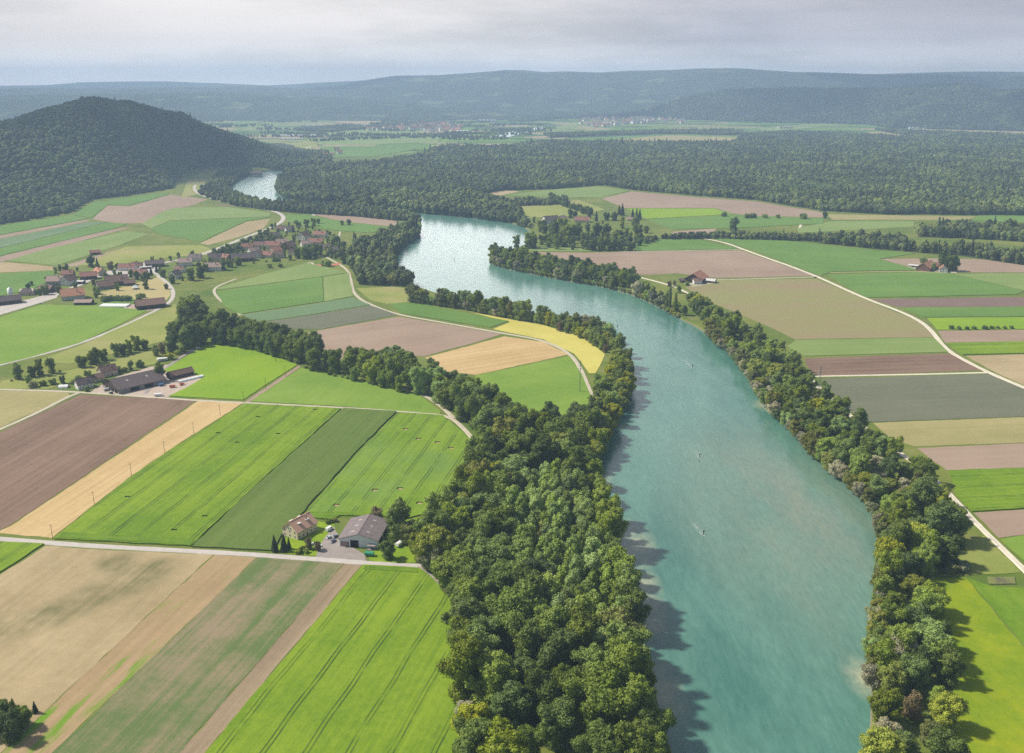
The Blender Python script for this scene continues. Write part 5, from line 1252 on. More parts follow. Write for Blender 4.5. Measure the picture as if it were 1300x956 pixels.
# smaller woods
def wood(px, sp, rad, label, seed, conif=0.03, zs=1.25, floor=True):
    if floor: floor_under(px, 'shaded floor under ' + label)
    return far_wood('wood', fill(px, sp, seed), rad, label, seed, conif, zs)
wood([(250,245),(262,238),(276,224),(300,213),(318,216),(318,221),(303,228),(288,240),(298,247),(320,256),(345,260),(370,259),(420,262),(480,267),(531,276),(534,282),(500,280),(450,275),(380,271),(340,267),(300,262),(268,253)], 10, 5.4, 'riverside wood between the main road and the bright river bend', 60)
wood([(330,213),(352,216),(420,210),(400,203),(350,203),(300,208)], 13, 8, 'dark wood closing the river bend behind', 61, 0.1)
wood([(440,333),(452,312),(495,297),(530,287),(533,300),(512,311),(497,330),(508,348),(526,363),(500,364),(458,362),(448,345)], 11, 6.6, 'broadleaf grove on the promontory by the river bend', 62, 0.05)
wood([(1164,295),(1200,289),(1300,292),(1470,300),(1470,312),(1300,307),(1200,302),(1166,301)], 11, 6.6, 'long narrow wood behind the far right farm', 63)
wood([(1040,303),(1100,304),(1150,306),(1152,317),(1230,318),(1300,327),(1470,346),(1470,360),(1300,337),(1220,325),(1120,317),(1040,309)], 11, 6.2, 'second narrow wood nearest the far right farm', 64)
wood([(835,303),(850,301),(905,299),(960,300),(1040,302),(1042,307),(980,305),(900,303),(860,305)], 9, 4.2, 'shrubby tree belt along the field track', 65)
wood([(640,258),(690,257),(720,254),(720,259),(690,261),(642,262)], 12, 5.5, 'hedge row in the forest bay', 66)
wood([(655,284),(662,278),(672,285),(676,291)], 10, 6, 'tree clump where the forest meets the river', 67)
wood([(330,303),(345,297),(350,306),(335,312),(270,328),(262,330),(300,314)], 10, 4.0, 'garden hedges between the main road and the far village', 68, floor=False)
wood([(425,303),(440,312),(436,330),(420,330),(410,322)], 12, 3.4, 'garden scrub at the edge of the far village', 69, floor=False)
wood([(780,304),(800,303),(835,304),(830,309),(800,310)], 10, 3.6, 'garden scrub beside the farm across the river', 70, floor=False)
# scattered hedges and copses of the far valley
g = np.random.default_rng(77); pts_ = []
for k in range(240):
    px = g.uniform(150, 1290); py = g.uniform(131, 178) if px < 700 else g.uniform(131, 152)
    if px > 800 and py > 150: continue
    c = at(px, py); ln = g.uniform(30, 330); n = int(ln / 11) + 3; a = g.normal() * 0.35; wd = g.uniform(8, 55)
    q = g.uniform(-0.5, 0.5, (n * 2, 2)) * [ln * 1.6, wd * 2]
    pts_.append(np.stack([c.x + q[:, 0] * math.cos(a) - q[:, 1] * math.sin(a), c.y + q[:, 0] * math.sin(a) + q[:, 1] * math.cos(a), np.zeros(len(q))], 1))
far_wood('copses', np.concatenate(pts_), 6, 'hedges and copses scattered over the far valley', 77, 0.05, 1.1)
for i, (px, lab) in enumerate([([(690,171),(800,168),(930,166),(945,170),(930,172),(850,170),(770,172),(700,175)], 'dark far wood strip below the far town'), ([(470,158),(556,156),(560,159),(470,162)], 'far wood strip before the long town rows'), ([(376,166),(440,160),(470,163),(420,168)], 'far copse left of the long town rows'),
     ([(940,172),(1000,168),(1100,172),(1180,178),(1000,178),(930,184)], 'far wood behind the great forest'), ([(1110,165),(1250,171),(1300,173),(1300,175),(1180,178)], 'far tree line under the brownish clearing'),
     ([(-60,147),(40,143),(60,145),(10,150),(-60,152)], 'far wood left behind the wooded hill'), ([(300,150),(420,146),(560,148),(560,150),(420,150),(330,153)], 'long far wood strip before the low blue hills'), ([(560,143),(760,139),(850,141),(800,146),(620,149)], 'far woods below the blue ridge')]):
    wood(px, 13, 7, lab, 80 + i, 0.08, 1.0)
print('FAR', NFAR, 'INDIV', len(TREES))
# ------------------------------------------------------------------ buildings
M_TILE = {
 'red':    simple_mat('red_tiles', (0.29, 0.145, 0.115), 0.25, 0.9, 0.85, 0.2),
 'orange': simple_mat('orange_tiles', (0.46, 0.225, 0.14), 0.18, 0.9, 0.85, 0.2),
 'salmon': simple_mat('salmon_tiles', (0.66, 0.40, 0.28), 0.12, 0.9, 0.85, 0.2),
 'brown':  simple_mat('brown_tiles', (0.21, 0.13, 0.105), 0.28, 0.9, 0.85, 0.2),
 'dark':   simple_mat('dark_tiles', (0.125, 0.098, 0.10), 0.28, 0.9, 0.85, 0.2),
 'grey':   simple_mat('grey_fibre_cement', (0.20, 0.165, 0.165), 0.22, 0.5, 0.8, 0.2),
 'pinkgrey': simple_mat('weathered_tiles', (0.36, 0.26, 0.225), 0.25, 0.9, 0.85, 0.2),
 'whiteroof': simple_mat('pale_sheet_roof', (0.62, 0.60, 0.58), 0.1, 0.5, 0.6, 0.3),
}
M_WALL = {
 'white': simple_mat('white_render', (0.76, 0.74, 0.70), 0.06, 0.6, 0.9, 0.2),
 'cream': simple_mat('cream_render', (0.70, 0.60, 0.42), 0.07, 0.6, 0.9, 0.2),
 'timber': simple_mat('dark_timber', (0.075, 0.055, 0.045), 0.35, 1.5, 0.9, 0.15, (1, 1, 0.15)),
 'brownwood': simple_mat('brown_boards', (0.16, 0.085, 0.06), 0.3, 1.5, 0.9, 0.15, (1, 1, 0.15)),
 'pale': simple_mat('pale_sheet_cladding', (0.66, 0.69, 0.70), 0.05, 0.8, 0.6, 0.3, (1, 1, 0.1)),
 'grey': simple_mat('grey_boards', (0.30, 0.28, 0.26), 0.25, 1.2, 0.9, 0.2),
 'tan': simple_mat('tan_render', (0.64, 0.54, 0.42), 0.08, 0.6, 0.9, 0.2),
}
M_GLASS, nt, out = new_mat('window_glass')
pg = diffuse_out(nt, out, (0.03, 0.035, 0.045), 0.08, 0.6)
M_FRAME = simple_mat('white_frames', (0.72, 0.71, 0.68), 0.05, 2, 0.6, 0.3)
M_SHUT = simple_mat('green_shutters', (0.07, 0.13, 0.09), 0.15, 2, 0.7, 0.3)
M_DARK = simple_mat('painted_inner_shade', (0.022, 0.02, 0.02), 0.2, 1, 0.95, 0.05)  # flat dark colour paints the shade inside open barn bays
M_BRICK = simple_mat('chimney_brick', (0.32, 0.22, 0.18), 0.25, 2, 0.9, 0.2)
M_METAL = simple_mat('grey_metal', (0.34, 0.35, 0.36), 0.12, 2, 0.45, 0.5, None, 0.6)
M_CONC = simple_mat('concrete', (0.48, 0.46, 0.43), 0.15, 0.8, 0.9, 0.2)
M_SKYL = simple_mat('dusty_skylight', (0.36, 0.34, 0.33), 0.15, 1, 0.5, 0.4)
M_LIGHTSHEET = simple_mat('translucent_sheet', (0.80, 0.82, 0.80), 0.05, 1, 0.5, 0.4)

def roof_part(root, w, d, he, hr, mat, over=0.7, gover=0.6, th=0.28, hip=0.0, ridge_y=0.0):
    m = MB(); yl, yr = -d/2, d/2
    x0, x1 = -w/2 - gover, w/2 + gover
    for side, ye in ((-1, yl), (1, yr)):
        sl = (hr - he) / abs(ye - ridge_y); oy = ye + side * over; oz = he - sl * over
        a = [(x0, oy, oz), (x1, oy, oz), (x1 - hip, ridge_y, hr), (x0 + hip, ridge_y, hr)]
        b = [(x, y, z + th) for x, y, z in a]
        V = a + b
        F = [(0,1,2,3), (4,7,6,5), (0,4,5,1), (1,5,6,2), (2,6,7,3), (3,7,4,0)]
        m.add(V, F if side < 0 else [tuple(reversed(f)) for f in F], 0)
    # ridge cap
    m.box(x0 + hip - 0.05, x1 - hip + 0.05, ridge_y - 0.22, ridge_y + 0.22, hr + th - 0.12, hr + th + 0.09, 0)
    if hip:
        for s, xe in ((-1, x0), (1, x1)):
            a = [(xe, yl - over, he - (hr - he) / abs(yl) * over + th * 0.9), (xe, yr + over, he - (hr - he) / abs(yr) * over + th * 0.9), (xe - s * hip, 0, hr + th * 0.9)]
            b = [(x, y, z - th) for x, y, z in a]
            m.add(a + b, [(0,1,2), (5,4,3), (0,3,4,1), (1,4,5,2), (2,5,3,0)], 0)
    return m.build('roof', mat, root)
WIN = {}
def window(root, x, y, z, face, w=1.0, h=1.3, shutters=False):
    """face: 0 -y, 1 +y, 2 -x, 3 +x"""
    k = (round(w, 2), round(h, 2), shutters)
    if k not in WIN:
        f, p = MB(), MB()
        f.box(-w/2 - .09, w/2 + .09, -.06, .02, h/2, h/2 + .09); f.box(-w/2 - .12, w/2 + .12, -.10, .02, -h/2 - .09, -h/2)
        f.box(-w/2 - .09, -w/2, -.06, .02, -h/2, h/2); f.box(w/2, w/2 + .09, -.06, .02, -h/2, h/2); f.box(-.035, .035, -.055, .02, -h/2, h/2)
        if shutters:
            f.box(-w/2 - .62, -w/2 - .11, -.07, .015, -h/2, h/2, 1); f.box(w/2 + .11, w/2 + .62, -.07, .015, -h/2, h/2, 1)
        p.box(-w/2, -.035, -.02, .03, -h/2, h/2); p.box(.035, w/2, -.02, .03, -h/2, h/2)
        fm = mesh('window', f.v, f.f, f.m); fm.materials.append(M_FRAME); fm.materials.append(M_SHUT)
        pm = mesh('pane', p.v, p.f, p.m); pm.materials.append(M_GLASS); WIN[k] = (fm, pm)
    fm, pm = WIN[k]
    o = bpy.data.objects.new('window', fm); COL.objects.link(o); o.parent = root
    o.location = (x, y, z); o.rotation_euler = (0, 0, (0, math.pi, -math.pi/2, math.pi/2)[face])
    q = bpy.data.objects.new('pane', pm); COL.objects.link(q); q.parent = o
    return o
def gable_wall(root, w, d, he, hr, mat, z0=-0.6, ridge_y=0.0, name='wall'):
    return MB().prism([(-d/2, z0), (d/2, z0), (d/2, he - 0.02), (ridge_y, hr - 0.02), (-d/2, he - 0.02)], -w/2, w/2, 'x').build(name, mat, root)

def house(name, label, cat, px, py, w, d, he, hr, ang, wall, roof, group, wins=2, chimney=True, gable=None, hip=0.0, dormers=0, over=0.7, door=True, shutters=False, timberframe=False, z=0.0, lean=0):
    """ang: degrees of the ridge (local x) from the place's x axis"""
    root = empty(name, at(px, py, z), R(ang), 1.12 if name == 'village_house' else 1.0); tag(root, label, cat, group)
    gable_wall(root, w, d, he, hr, M_WALL[wall])
    rf = roof_part(root, w, d, he, hr, M_TILE[roof], over, 0.6, hip=hip)
    if chimney:
        cz = he + (hr - he) * 0.55
        c = MB().box(w*0.18 - .4, w*0.18 + .4, -d*0.22 - .4, -d*0.22 + .4, cz - 0.6, hr + 1.1).box(w*0.18 - .48, w*0.18 + .48, -d*0.22 - .48, -d*0.22 + .48, hr + 1.1, hr + 1.25)
        c.build('chimney', M_BRICK, rf)
    if gable:   # boarded gable triangle, 6 cm proud
        for s in (-1, 1):
            xs = s * (w/2); sl = (d/2) / (hr - he)
            g_ = MB().prism([(-d/2 + .1, he), (d/2 - .1, he), (0.0, hr - .12)], xs - .01 if s > 0 else xs - .07, xs + .07 if s > 0 else xs + .01, 'x')
            g_.build('gable_boarding', M_WALL[gable], root)
    if wins:
        storeys = 2 if he > 4.6 else 1
        nx = max(2, int(w / 3.2)); ny = max(2, int(d / 3.6))
        if wins == 1: nx = max(2, nx // 2); ny = 2
        for st in range(storeys):
            zz = 1.6 + st * 2.7
            for i in range(nx):
                xx = -w/2 + (i + 0.5) * w / nx
                if not (door and st == 0 and i == nx // 2): window(root, xx, -d/2 - .01, zz, 0, shutters=shutters)
                if wins > 1: window(root, xx, d/2 + .01, zz, 1, shutters=shutters)
            for i in range(ny):
                yy = -d/2 + (i + 0.5) * d / ny
                window(root, -w/2 - .01, yy, zz, 2, shutters=shutters); window(root, w/2 + .01, yy, zz, 3, shutters=shutters)
        if not gable and hr - he > 2.8:
            window(root, -w/2 - .01, -.9, he + .9, 2); window(root, -w/2 - .01, .9, he + .9, 2); window(root, w/2 + .01, 0, he + .9, 3)
        if door:
            xx = -w/2 + (nx // 2 + 0.5) * w / nx
            MB().box(xx - .55, xx + .55, -d/2 - .07, -d/2 + .02, 0, 2.15).build('door', M_WALL['brownwood'], root)
    if timberframe:
        t = MB(); yy = -d/2 - .05
        for f_, y0, y1 in ((0, -d/2 - .05, -d/2 + .02),):
            for i in range(int(w / 1.6) + 1):
                xx = -w/2 + .1 + i * (w - .2) / int(w / 1.6); t.box(xx - .12, xx + .12, y0, y1, 0.2, he - .1)
            for zz in (0.2, he * .5, he - .25): t.box(-w/2, w/2, y0 - .01, y1, zz, zz + .22)
        for xe, s in ((-w/2, -1), (w/2, 1)):
            x0, x1 = (xe - .05, xe + .02) if s < 0 else (xe - .02, xe + .05)
            for i in range(int(d / 1.6) + 1):
                yy = -d/2 + .1 + i * (d - .2) / int(d / 1.6); hz = he + (hr - he) * (1 - abs(yy) / (d/2)) - .3; t.box(x0, x1, yy - .12, yy + .12, .2, max(he - .2, hz))
            for zz in (0.2, he * .5, he - .25): t.box(x0 - .01, x1 + .01, -d/2, d/2, zz, zz + .22)
            t.box(x0 - .01, x1 + .01, -d/4, d/4, he + (hr - he) * .45, he + (hr - he) * .45 + .22)
        t.build('timber_frame', M_WALL['timber'], root)
    for k in range(dormers):
        for s in (-1, 1):
            xx = -w/2 + (k + 0.75) * w / (dormers + 0.5); yy = s * d * 0.30; zz = he + (hr - he) * 0.40
            dm = MB().box(xx - .95, xx + .95, min(yy, yy - s * 2.2), max(yy, yy - s * 2.2), zz - .6, zz + 1.25)
            do = dm.build('dormer', M_WALL[wall], root)
            MB().box(xx - 1.25, xx + 1.25, min(yy + s * .35, yy - s * 2.4), max(yy + s * .35, yy - s * 2.4), zz + 1.25, zz + 1.45).build('dormer_roof', M_TILE['whiteroof'] if roof == 'salmon' else M_TILE[roof], do)
            window(do, xx, yy + s * .01, zz + .6, 1 if s > 0 else 0, 1.2, .8)
    return root

def barn(name, label, px, py, w, d, he, hr, ang, wall, roof, group, openings=(), cat='barn', gable=None, over=0.8, skylights=0, ridge_y=0.0):
    """openings: (face, centre, width, height); flat dark panels with the inside shade in their colour, framed by posts"""
    root = empty(name, at(px, py), R(ang)); tag(root, label, cat, group)
    gable_wall(root, w, d, he, hr, M_WALL[wall], ridge_y=ridge_y)
    rf = roof_part(root, w, d, he, hr, M_TILE[roof], over, 0.8, ridge_y=ridge_y)
    if gable:
        for s in (-1, 1):
            xs = s * (w/2)
            MB().prism([(-d/2 + .1, he * .55), (d/2 - .1, he * .55), (d/2 - .1, he - .05), (ridge_y, hr - .12), (-d/2 + .1, he - .05)], xs - .01 if s > 0 else xs - .07, xs + .07 if s > 0 else xs + .01, 'x').build('gable_boarding', M_WALL[gable], root)
    for face, c, ww, hh in openings:
        m, fr = MB(), MB()
        if face in (0, 1):
            y = -d/2 if face == 0 else d/2; s = -1 if face == 0 else 1; y0, y1 = sorted((y + s * .05, y - s * .02))
            m.box(c - ww/2, c + ww/2, y0, y1, 0, hh); y0, y1 = sorted((y + s * .12, y - s * .02))
            fr.box(c - ww/2 - .2, c - ww/2, y0, y1, 0, hh + .2); fr.box(c + ww/2, c + ww/2 + .2, y0, y1, 0, hh + .2); fr.box(c - ww/2, c + ww/2, y0, y1, hh, hh + .2)
        else:
            x = -w/2 if face == 2 else w/2; s = -1 if face == 2 else 1; x0, x1 = sorted((x + s * .05, x - s * .02))
            m.box(x0, x1, c - ww/2, c + ww/2, 0, hh); x0, x1 = sorted((x + s * .12, x - s * .02))
            fr.box(x0, x1, c - ww/2 - .2, c - ww/2, 0, hh + .2); fr.box(x0, x1, c + ww/2, c + ww/2 + .2, 0, hh + .2); fr.box(x0, x1, c - ww/2, c + ww/2, hh, hh + .2)
        g_ = m.build('gateway', M_DARK, root); fr.build('gate_frame', M_WALL['timber'], g_)
    for k in range(skylights):
        m = MB(); xx = -w/2 + (k + 0.7) * w / (skylights + 0.4); sl = (hr - he) / (d/2)
        for s in (-1, 1):
            y0, y1 = s * d * .16, s * d * .24; z0, z1 = hr - sl * abs(y0) + .32, hr - sl * abs(y1) + .32
            q = [(xx - .9, y0, z0), (xx + .9, y0, z0), (xx + .9, y1, z1), (xx - .9, y1, z1)]
            m.add(q + [(a, b, c - .08) for a, b, c in q], [(0,1,2,3) if s < 0 else (3,2,1,0), (4,5,1,0), (5,6,2,1), (6,7,3,2), (7,4,0,3)])
        m.build('skylight', M_SKYL, rf)
    return root
def edge_angle(a, b):
    p, q = at(*a), at(*b); return math.degrees(math.atan2(q.y - p.y, q.x - p.x))

# --- hall farm
ha = edge_angle((429,694), (481,697)) ; HG = 'buildings of the hall farm'
# ridge runs away from the camera: local x along the ridge
hall = barn('farm_hall', 'large farm hall with pale walls and weathered grey-brown roof beside the gravel lane', 463, 682, 26, 23, 5.2, 8.6, ha + 90, 'pale', 'grey', HG, [(2, 2.5, 4.6, 4.2), (2, 8.3, 4.4, 3.0), (0, -6, 7, 3.6), (0, 4, 8, 3.6)], 'hall', None, 0.8, 3)
MB().box(-13.09, -12.98, 6.2, 10.4, 0.1, 2.9).build('brick_panel', M_BRICK, hall)
mm = MB().box(-16.2, -13.1, -10.8, -5.6, -.1, 0.25); mm.box(-16.0, -13.2, -10.6, -5.8, 2.5, 2.75)
for x, y in ((-15.9, -10.5), (-15.9, -5.9), (-14.5, -10.5)): mm.box(x - .1, x + .1, y - .1, y + .1, .2, 2.5)
mm.build('lean_to', M_WALL['grey'], hall)
house('farmhouse', 'cream farmhouse with salmon tiled roof and two dormers beside the hall', 'house', 381, 676, 16.5, 12.5, 5.2, 10.2, 57, 'cream', 'salmon', HG, 2, True, None, 0, 2)
# --- upper farm
UG = 'buildings of the upper farm'
house('farmhouse', 'white house with dark roof at the left end of the upper farm', 'house', 107, 492, 13, 10.5, 4.9, 9.0, 40, 'white', 'dark', UG, 2)
house('farmhouse', 'brown-roofed house stepping up behind the white upper-farm house', 'house', 137, 476, 15, 10, 5.2, 9.4, 48, 'tan', 'brown', UG, 2)
house('farmhouse', 'low brown annexe between the two upper-farm houses', 'house', 124, 483, 9, 9, 3.6, 6.4, 48, 'tan', 'brown', UG, 1, False)
barn('farm_hall', 'huge low barn with dark roof and open dark front at the upper farm', 171, 489, 44, 31, 4.4, 10.2, 47, 'grey', 'dark', UG, [(2, -11, 5, 3.6), (2, -3.5, 5.5, 3.8), (2, 5, 8, 3.6), (0, 6, 8, 3.2), (0, -7, 8, 3.2)], 'barn', 'timber', 0.9, 2)
barn('field_barn', 'narrow brown-roofed barn right of the huge dark barn', 229, 478, 23, 8.5, 3.8, 6.8, 47, 'timber', 'brown', UG, [(2, 0, 5, 3.2)])
# --- near village
VG = 'houses of the near village'
barn('long_barn', 'long dark barn at the left edge beside the wide yard', 4, 386, 40, 15, 5.0, 9.6, 35, 'timber', 'dark', VG, [(0, -6, 6, 3.6)])
house('village_house', 'small hipped dark house alone left of the near village', 'house', 35, 374, 15, 11, 3.6, 7.2, 12, 'tan', 'dark', VG, 1, False, hip=4)
house('village_house', 'low brown-roofed house at the left end of the near village', 'house', 61, 370, 18, 12, 3.8, 7.8, -25, 'timber', 'brown', VG, 1)
house('village_house', 'pinkish weathered roof farmhouse behind the half-timbered one', 'house', 73, 361, 21, 15, 5.4, 10.6, 5, 'grey', 'pinkgrey', VG, 2)
house('village_house', 'brown roof house with white gable behind the half-timbered farmhouse', 'house', 87, 361, 16, 13, 5.6, 11, 80, 'white', 'brown', VG, 2)
house('half_timbered_farmhouse', 'large half-timbered farmhouse with bright orange tiled roof', 'house', 93, 379, 27, 20, 5.8, 13.2, 28, 'white', 'orange', VG, 2, timberframe=True)
barn('shed', 'grey-roofed shed before the half-timbered farmhouse', 107, 386, 20, 13, 3.4, 5.8, 5, 'timber', 'pinkgrey', VG, [(0, -4, 5, 2.6), (0, 4, 5, 2.6)], 'shed')
house('village_house', 'dark red house at the back left of the near village', 'house', 87, 352, 14, 10, 5, 9, 5, 'brownwood', 'red', VG, 1)
barn('shed', 'flat pale-roofed shed behind the orange roof', 101, 360, 13, 9, 3.6, 4.4, 0, 'timber', 'whiteroof', VG, [(0, 0, 6, 2.8)], 'shed')
barn('village_barn', 'red-brown barn with dark gable at the middle of the near village', 113, 354, 21, 14, 5.2, 10, 20, 'timber', 'red', VG, [(3, 0, 4, 3.6)])
house('village_house', 'orange roof house tucked behind the red-brown barn', 'house', 127, 349, 14, 11, 5, 9.2, -40, 'tan', 'orange', VG, 1)
house('village_farmhouse', 'big brown-roofed farmhouse in the paddock of the near village', 'house', 149, 361, 28, 18, 5.6, 12.6, 32, 'timber', 'brown', VG, 1)
house('village_house', 'lower brown wing at the left of the big paddock farmhouse', 'house', 134, 366, 18, 13, 4.2, 9.4, 32, 'grey', 'brown', VG, 1, False)
house('village_house', 'small brown annexe right of the big paddock farmhouse', 'house', 165, 362, 12, 9, 3.6, 7, 20, 'timber', 'brown', VG, 1, False)
house('village_house', 'white house with long red-brown roof behind the paved street', 'house', 162, 343, 21, 10, 4.6, 8.6, 3, 'white', 'red', VG, 2)
house('village_house', 'small brown house between the white house and the car ports', 'house', 174, 340, 13, 9, 4, 7.6, 5, 'tan', 'brown', VG, 1)
house('village_house', 'pink-roofed house before the paved street', 'house', 177, 350, 19, 11, 4.6, 8.2, 0, 'cream', 'red', VG, 2)
barn('village_barn', 'dark barn with greyish roof at the upper end of the near village', 197, 338, 26, 15, 5, 9.2, 18, 'timber', 'dark', VG, [(3, 0, 4, 3.4)])
barn('car_port', 'pale flat car port beside the dark barn', 185, 341, 16, 6, 2.8, 3.3, 25, 'pale', 'whiteroof', VG, [(0, -3, 5, 2.3), (0, 3, 5, 2.3)], 'car port')
barn('open_barn', 'big open barn with brown and pale roof inside the lane bend', 191, 390, 33, 20, 5.2, 10.4, 30, 'timber', 'brown', VG, [(2, -5, 8, 4), (2, 5, 7, 4), (0, -9, 8, 4), (0, 2, 8, 4), (0, 11, 7, 4)])
house('village_house', 'white house with dark roof beside the upper street', 'house', 223, 353, 14, 11, 5.4, 9.6, 75, 'white', 'dark', VG, 2)
house('village_house', 'white house with brown roof above the upper street', 'house', 236, 337, 17, 12, 5.4, 9.8, 10, 'white', 'pinkgrey', VG, 2)
house('village_house', 'grey-roofed house at the top of the near village', 'house', 248, 331, 16, 11, 5.2, 9.2, 5, 'white', 'grey', VG, 2)
house('village_house', 'low white house at the roadside between the villages', 'house', 229, 345, 12, 9, 4.2, 7.4, -15, 'white', 'brown', VG, 1)
barn('field_barn', 'small red barn alone in the fields above the near village', 121, 323, 15, 10, 4, 7, 30, 'brownwood', 'red', VG, [(0, 0, 5, 3)])
# --- far village
FG = 'houses of the far village'
house('village_house', 'bright white gabled house at the lower edge of the far village', 'house', 271, 343, 22, 13, 5.4, 10, 8, 'white', 'pinkgrey', FG, 2)
house('village_house', 'dark-roofed house above the bright white gabled house', 'house', 273, 331, 17, 13, 5.4, 10.4, 15, 'tan', 'dark', FG, 1)
house('village_house', 'red roof house right of the bright white gabled one', 'house', 286, 331, 16, 12, 5, 9.6, -30, 'cream', 'red', FG, 1)
barn('village_barn', 'very large dark barn roof in the middle of the far village', 308, 331, 34, 20, 5.4, 12, 25, 'timber', 'dark', FG, [(0, 0, 6, 3.6)])
house('village_house', 'red roof house behind the very large dark barn', 'house', 314, 317, 16, 11, 5, 9.4, 10, 'cream', 'red', FG, 1)
house('village_house', 'white fronted house right of the very large dark barn', 'house', 328, 327, 14, 12, 6, 10.5, 80, 'white', 'brown', FG, 2)
house('village_house', 'brown roof house behind the white fronted house', 'house', 332, 315, 20, 12, 5.4, 10, 5, 'tan', 'brown', FG, 1)
house('village_house', 'long red roof house in the middle of the far village', 'house', 347, 315, 22, 13, 5.4, 10.4, -5, 'cream', 'red', FG, 1)
house('village_house', 'orange-gabled house below the long red roof', 'house', 349, 322, 17, 13, 5.4, 10.4, 60, 'tan', 'orange', FG, 1)
house('village_house', 'white half-timbered house beside the columnar tree', 'house', 356, 327, 13, 10, 5.6, 9.6, 20, 'white', 'brown', FG, 2, timberframe=True)
barn('village_barn', 'tall brown barn behind the columnar tree', 367, 316, 21, 16, 6, 12.5, 70, 'brownwood', 'brown', FG, [(2, 0, 4, 3.6)])
house('village_house', 'narrow brown house right of the columnar tree', 'house', 373, 324, 14, 11, 5.6, 10.4, 70, 'tan', 'red', FG, 1)
house('village_house', 'tall white house with brown gable roof at the hill side', 'house', 386, 305, 18, 14, 7.5, 13.5, 70, 'white', 'brown', FG, 2)
house('village_house', 'white house stepping down from the tall white one', 'house', 389, 313, 16, 11, 5.2, 9, 30, 'white', 'pinkgrey', FG, 2)
house('village_house', 'brown-red roof house right of the tall white house', 'house', 401, 311, 22, 14, 5.4, 10.4, 0, 'tan', 'red', FG, 1)
house('village_house', 'red and white house at the far end of the village', 'house', 407, 301, 20, 12, 5, 9.4, -15, 'white', 'red', FG, 2)
house('village_house', 'small dark house behind the garden hedges', 'house', 349, 302, 16, 11, 4.6, 8.8, 10, 'tan', 'dark', FG, 1)
house('village_house', 'small brown house above the garden hedges', 'house', 357, 293, 14, 10, 4.6, 8.4, 0, 'tan', 'brown', FG, 1)
house('village_house', 'small white house near the road curve', 'house', 368, 294, 14, 10, 5, 9, 30, 'white', 'grey', FG, 2)
house('village_house', 'dark low house above the round tree clump', 'house', 413, 317, 17, 10, 4, 7.6, -10, 'white', 'dark', FG, 1)
house('village_house', 'tiny white house at the right end of the far village', 'house', 424, 320, 11, 8, 4, 7, 20, 'white', 'grey', FG, 1)
house('village_house', 'brown roof house squeezed before the tall brown barn', 'house', 341, 327, 14, 10, 4.6, 8.8, -20, 'tan', 'red', FG, 1)
house('village_house', 'grey roof house behind the far village orchard', 'house', 322, 322, 14, 10, 5, 9, 40, 'white', 'pinkgrey', FG, 1)
house('village_house', 'brown weathered house between the barns of the far village', 'house', 358, 312, 16, 12, 5.4, 10.2, 15, 'tan', 'pinkgrey', FG, 1)
# --- right bank farms
RG = 'buildings of the red-roofed farm'
barn('farm_barn', 'big barn with orange-red roof and dark gable right of the river', 884, 357, 30, 24, 5.6, 13.0, 61, 'timber', 'orange', RG, [(2, 5, 4, 3.6)])
house('farmhouse', 'white house before the dark barn gable', 'house', 885, 360, 11, 9.5, 4.6, 7.6, 5, 'white', 'brown', RG, 2)
barn('shed', 'low shed with pale roof right of the orange-red barn', 902, 358.5, 14, 9, 3.2, 5.2, -30, 'grey', 'whiteroof', RG, [(0, 0, 5, 2.4)], 'shed')
barn('shed', 'dark low shed left of the orange-red barn', 868, 358, 11, 7, 3, 4.8, 5, 'timber', 'dark', RG, [(0, 0, 4, 2.2)], 'shed')
PG = 'buildings of the far right farm'
barn('farm_barn', 'barn with orange roof at the far right farm', 1176, 342, 34, 20, 5, 11.5, 50, 'brownwood', 'orange', PG, [(0, 0, 6, 3.6)])
house('farmhouse', 'small white house right of the far orange-roofed barn', 'house', 1197, 345, 14, 11, 5, 9.6, 70, 'white', 'red', PG, 2)
house('farmhouse', 'dark red connecting house at the far right farm', 'house', 1189, 341, 18, 11, 4.8, 9, 0, 'brownwood', 'red', PG, 1)
barn('shed', 'small pale shed at the left of the far right farm', 1160, 339, 14, 6, 2.8, 3.6, -30, 'pale', 'whiteroof', PG, [(0, 0, 5, 2)], 'shed')
SG = 'buildings of the farm across the river'
house('farmhouse', 'dark-roofed farmhouse with white gable on the shore across the river', 'house', 699, 283, 30, 20, 6, 14, 25, 'white', 'dark', SG, 2)
house('farmhouse', 'pinkish roof house right of the dark-roofed shore farmhouse', 'house', 713, 281, 22, 16, 5.4, 11.5, 60, 'tan', 'pinkgrey', SG, 1)
house('farmhouse', 'red roof house in the trees across the river', 'house', 739, 282, 29, 16, 5, 10.5, -5, 'tan', 'red', SG, 1)
house('farmhouse', 'small white boat house at the water left of the dark roof', 'house', 685, 286, 9, 7, 3.4, 6, 60, 'white', 'brown', SG, 1, False)
house('farmhouse', 'small pale house behind the right conifers across the river', 'house', 800, 280, 14, 9, 3.6, 6.6, 0, 'cream', 'pinkgrey', SG, 1)
house('mill_house', 'red house at the bright river bend', 'house', 313, 218, 26, 16, 6, 12, 0, 'tan', 'red', 'houses at the bright river bend', 1)
house('mill_house', 'grey house at the waterline of the bright river bend', 'house', 325, 222, 34, 14, 6, 10, 0, 'grey', 'pinkgrey', 'houses at the bright river bend', 1)

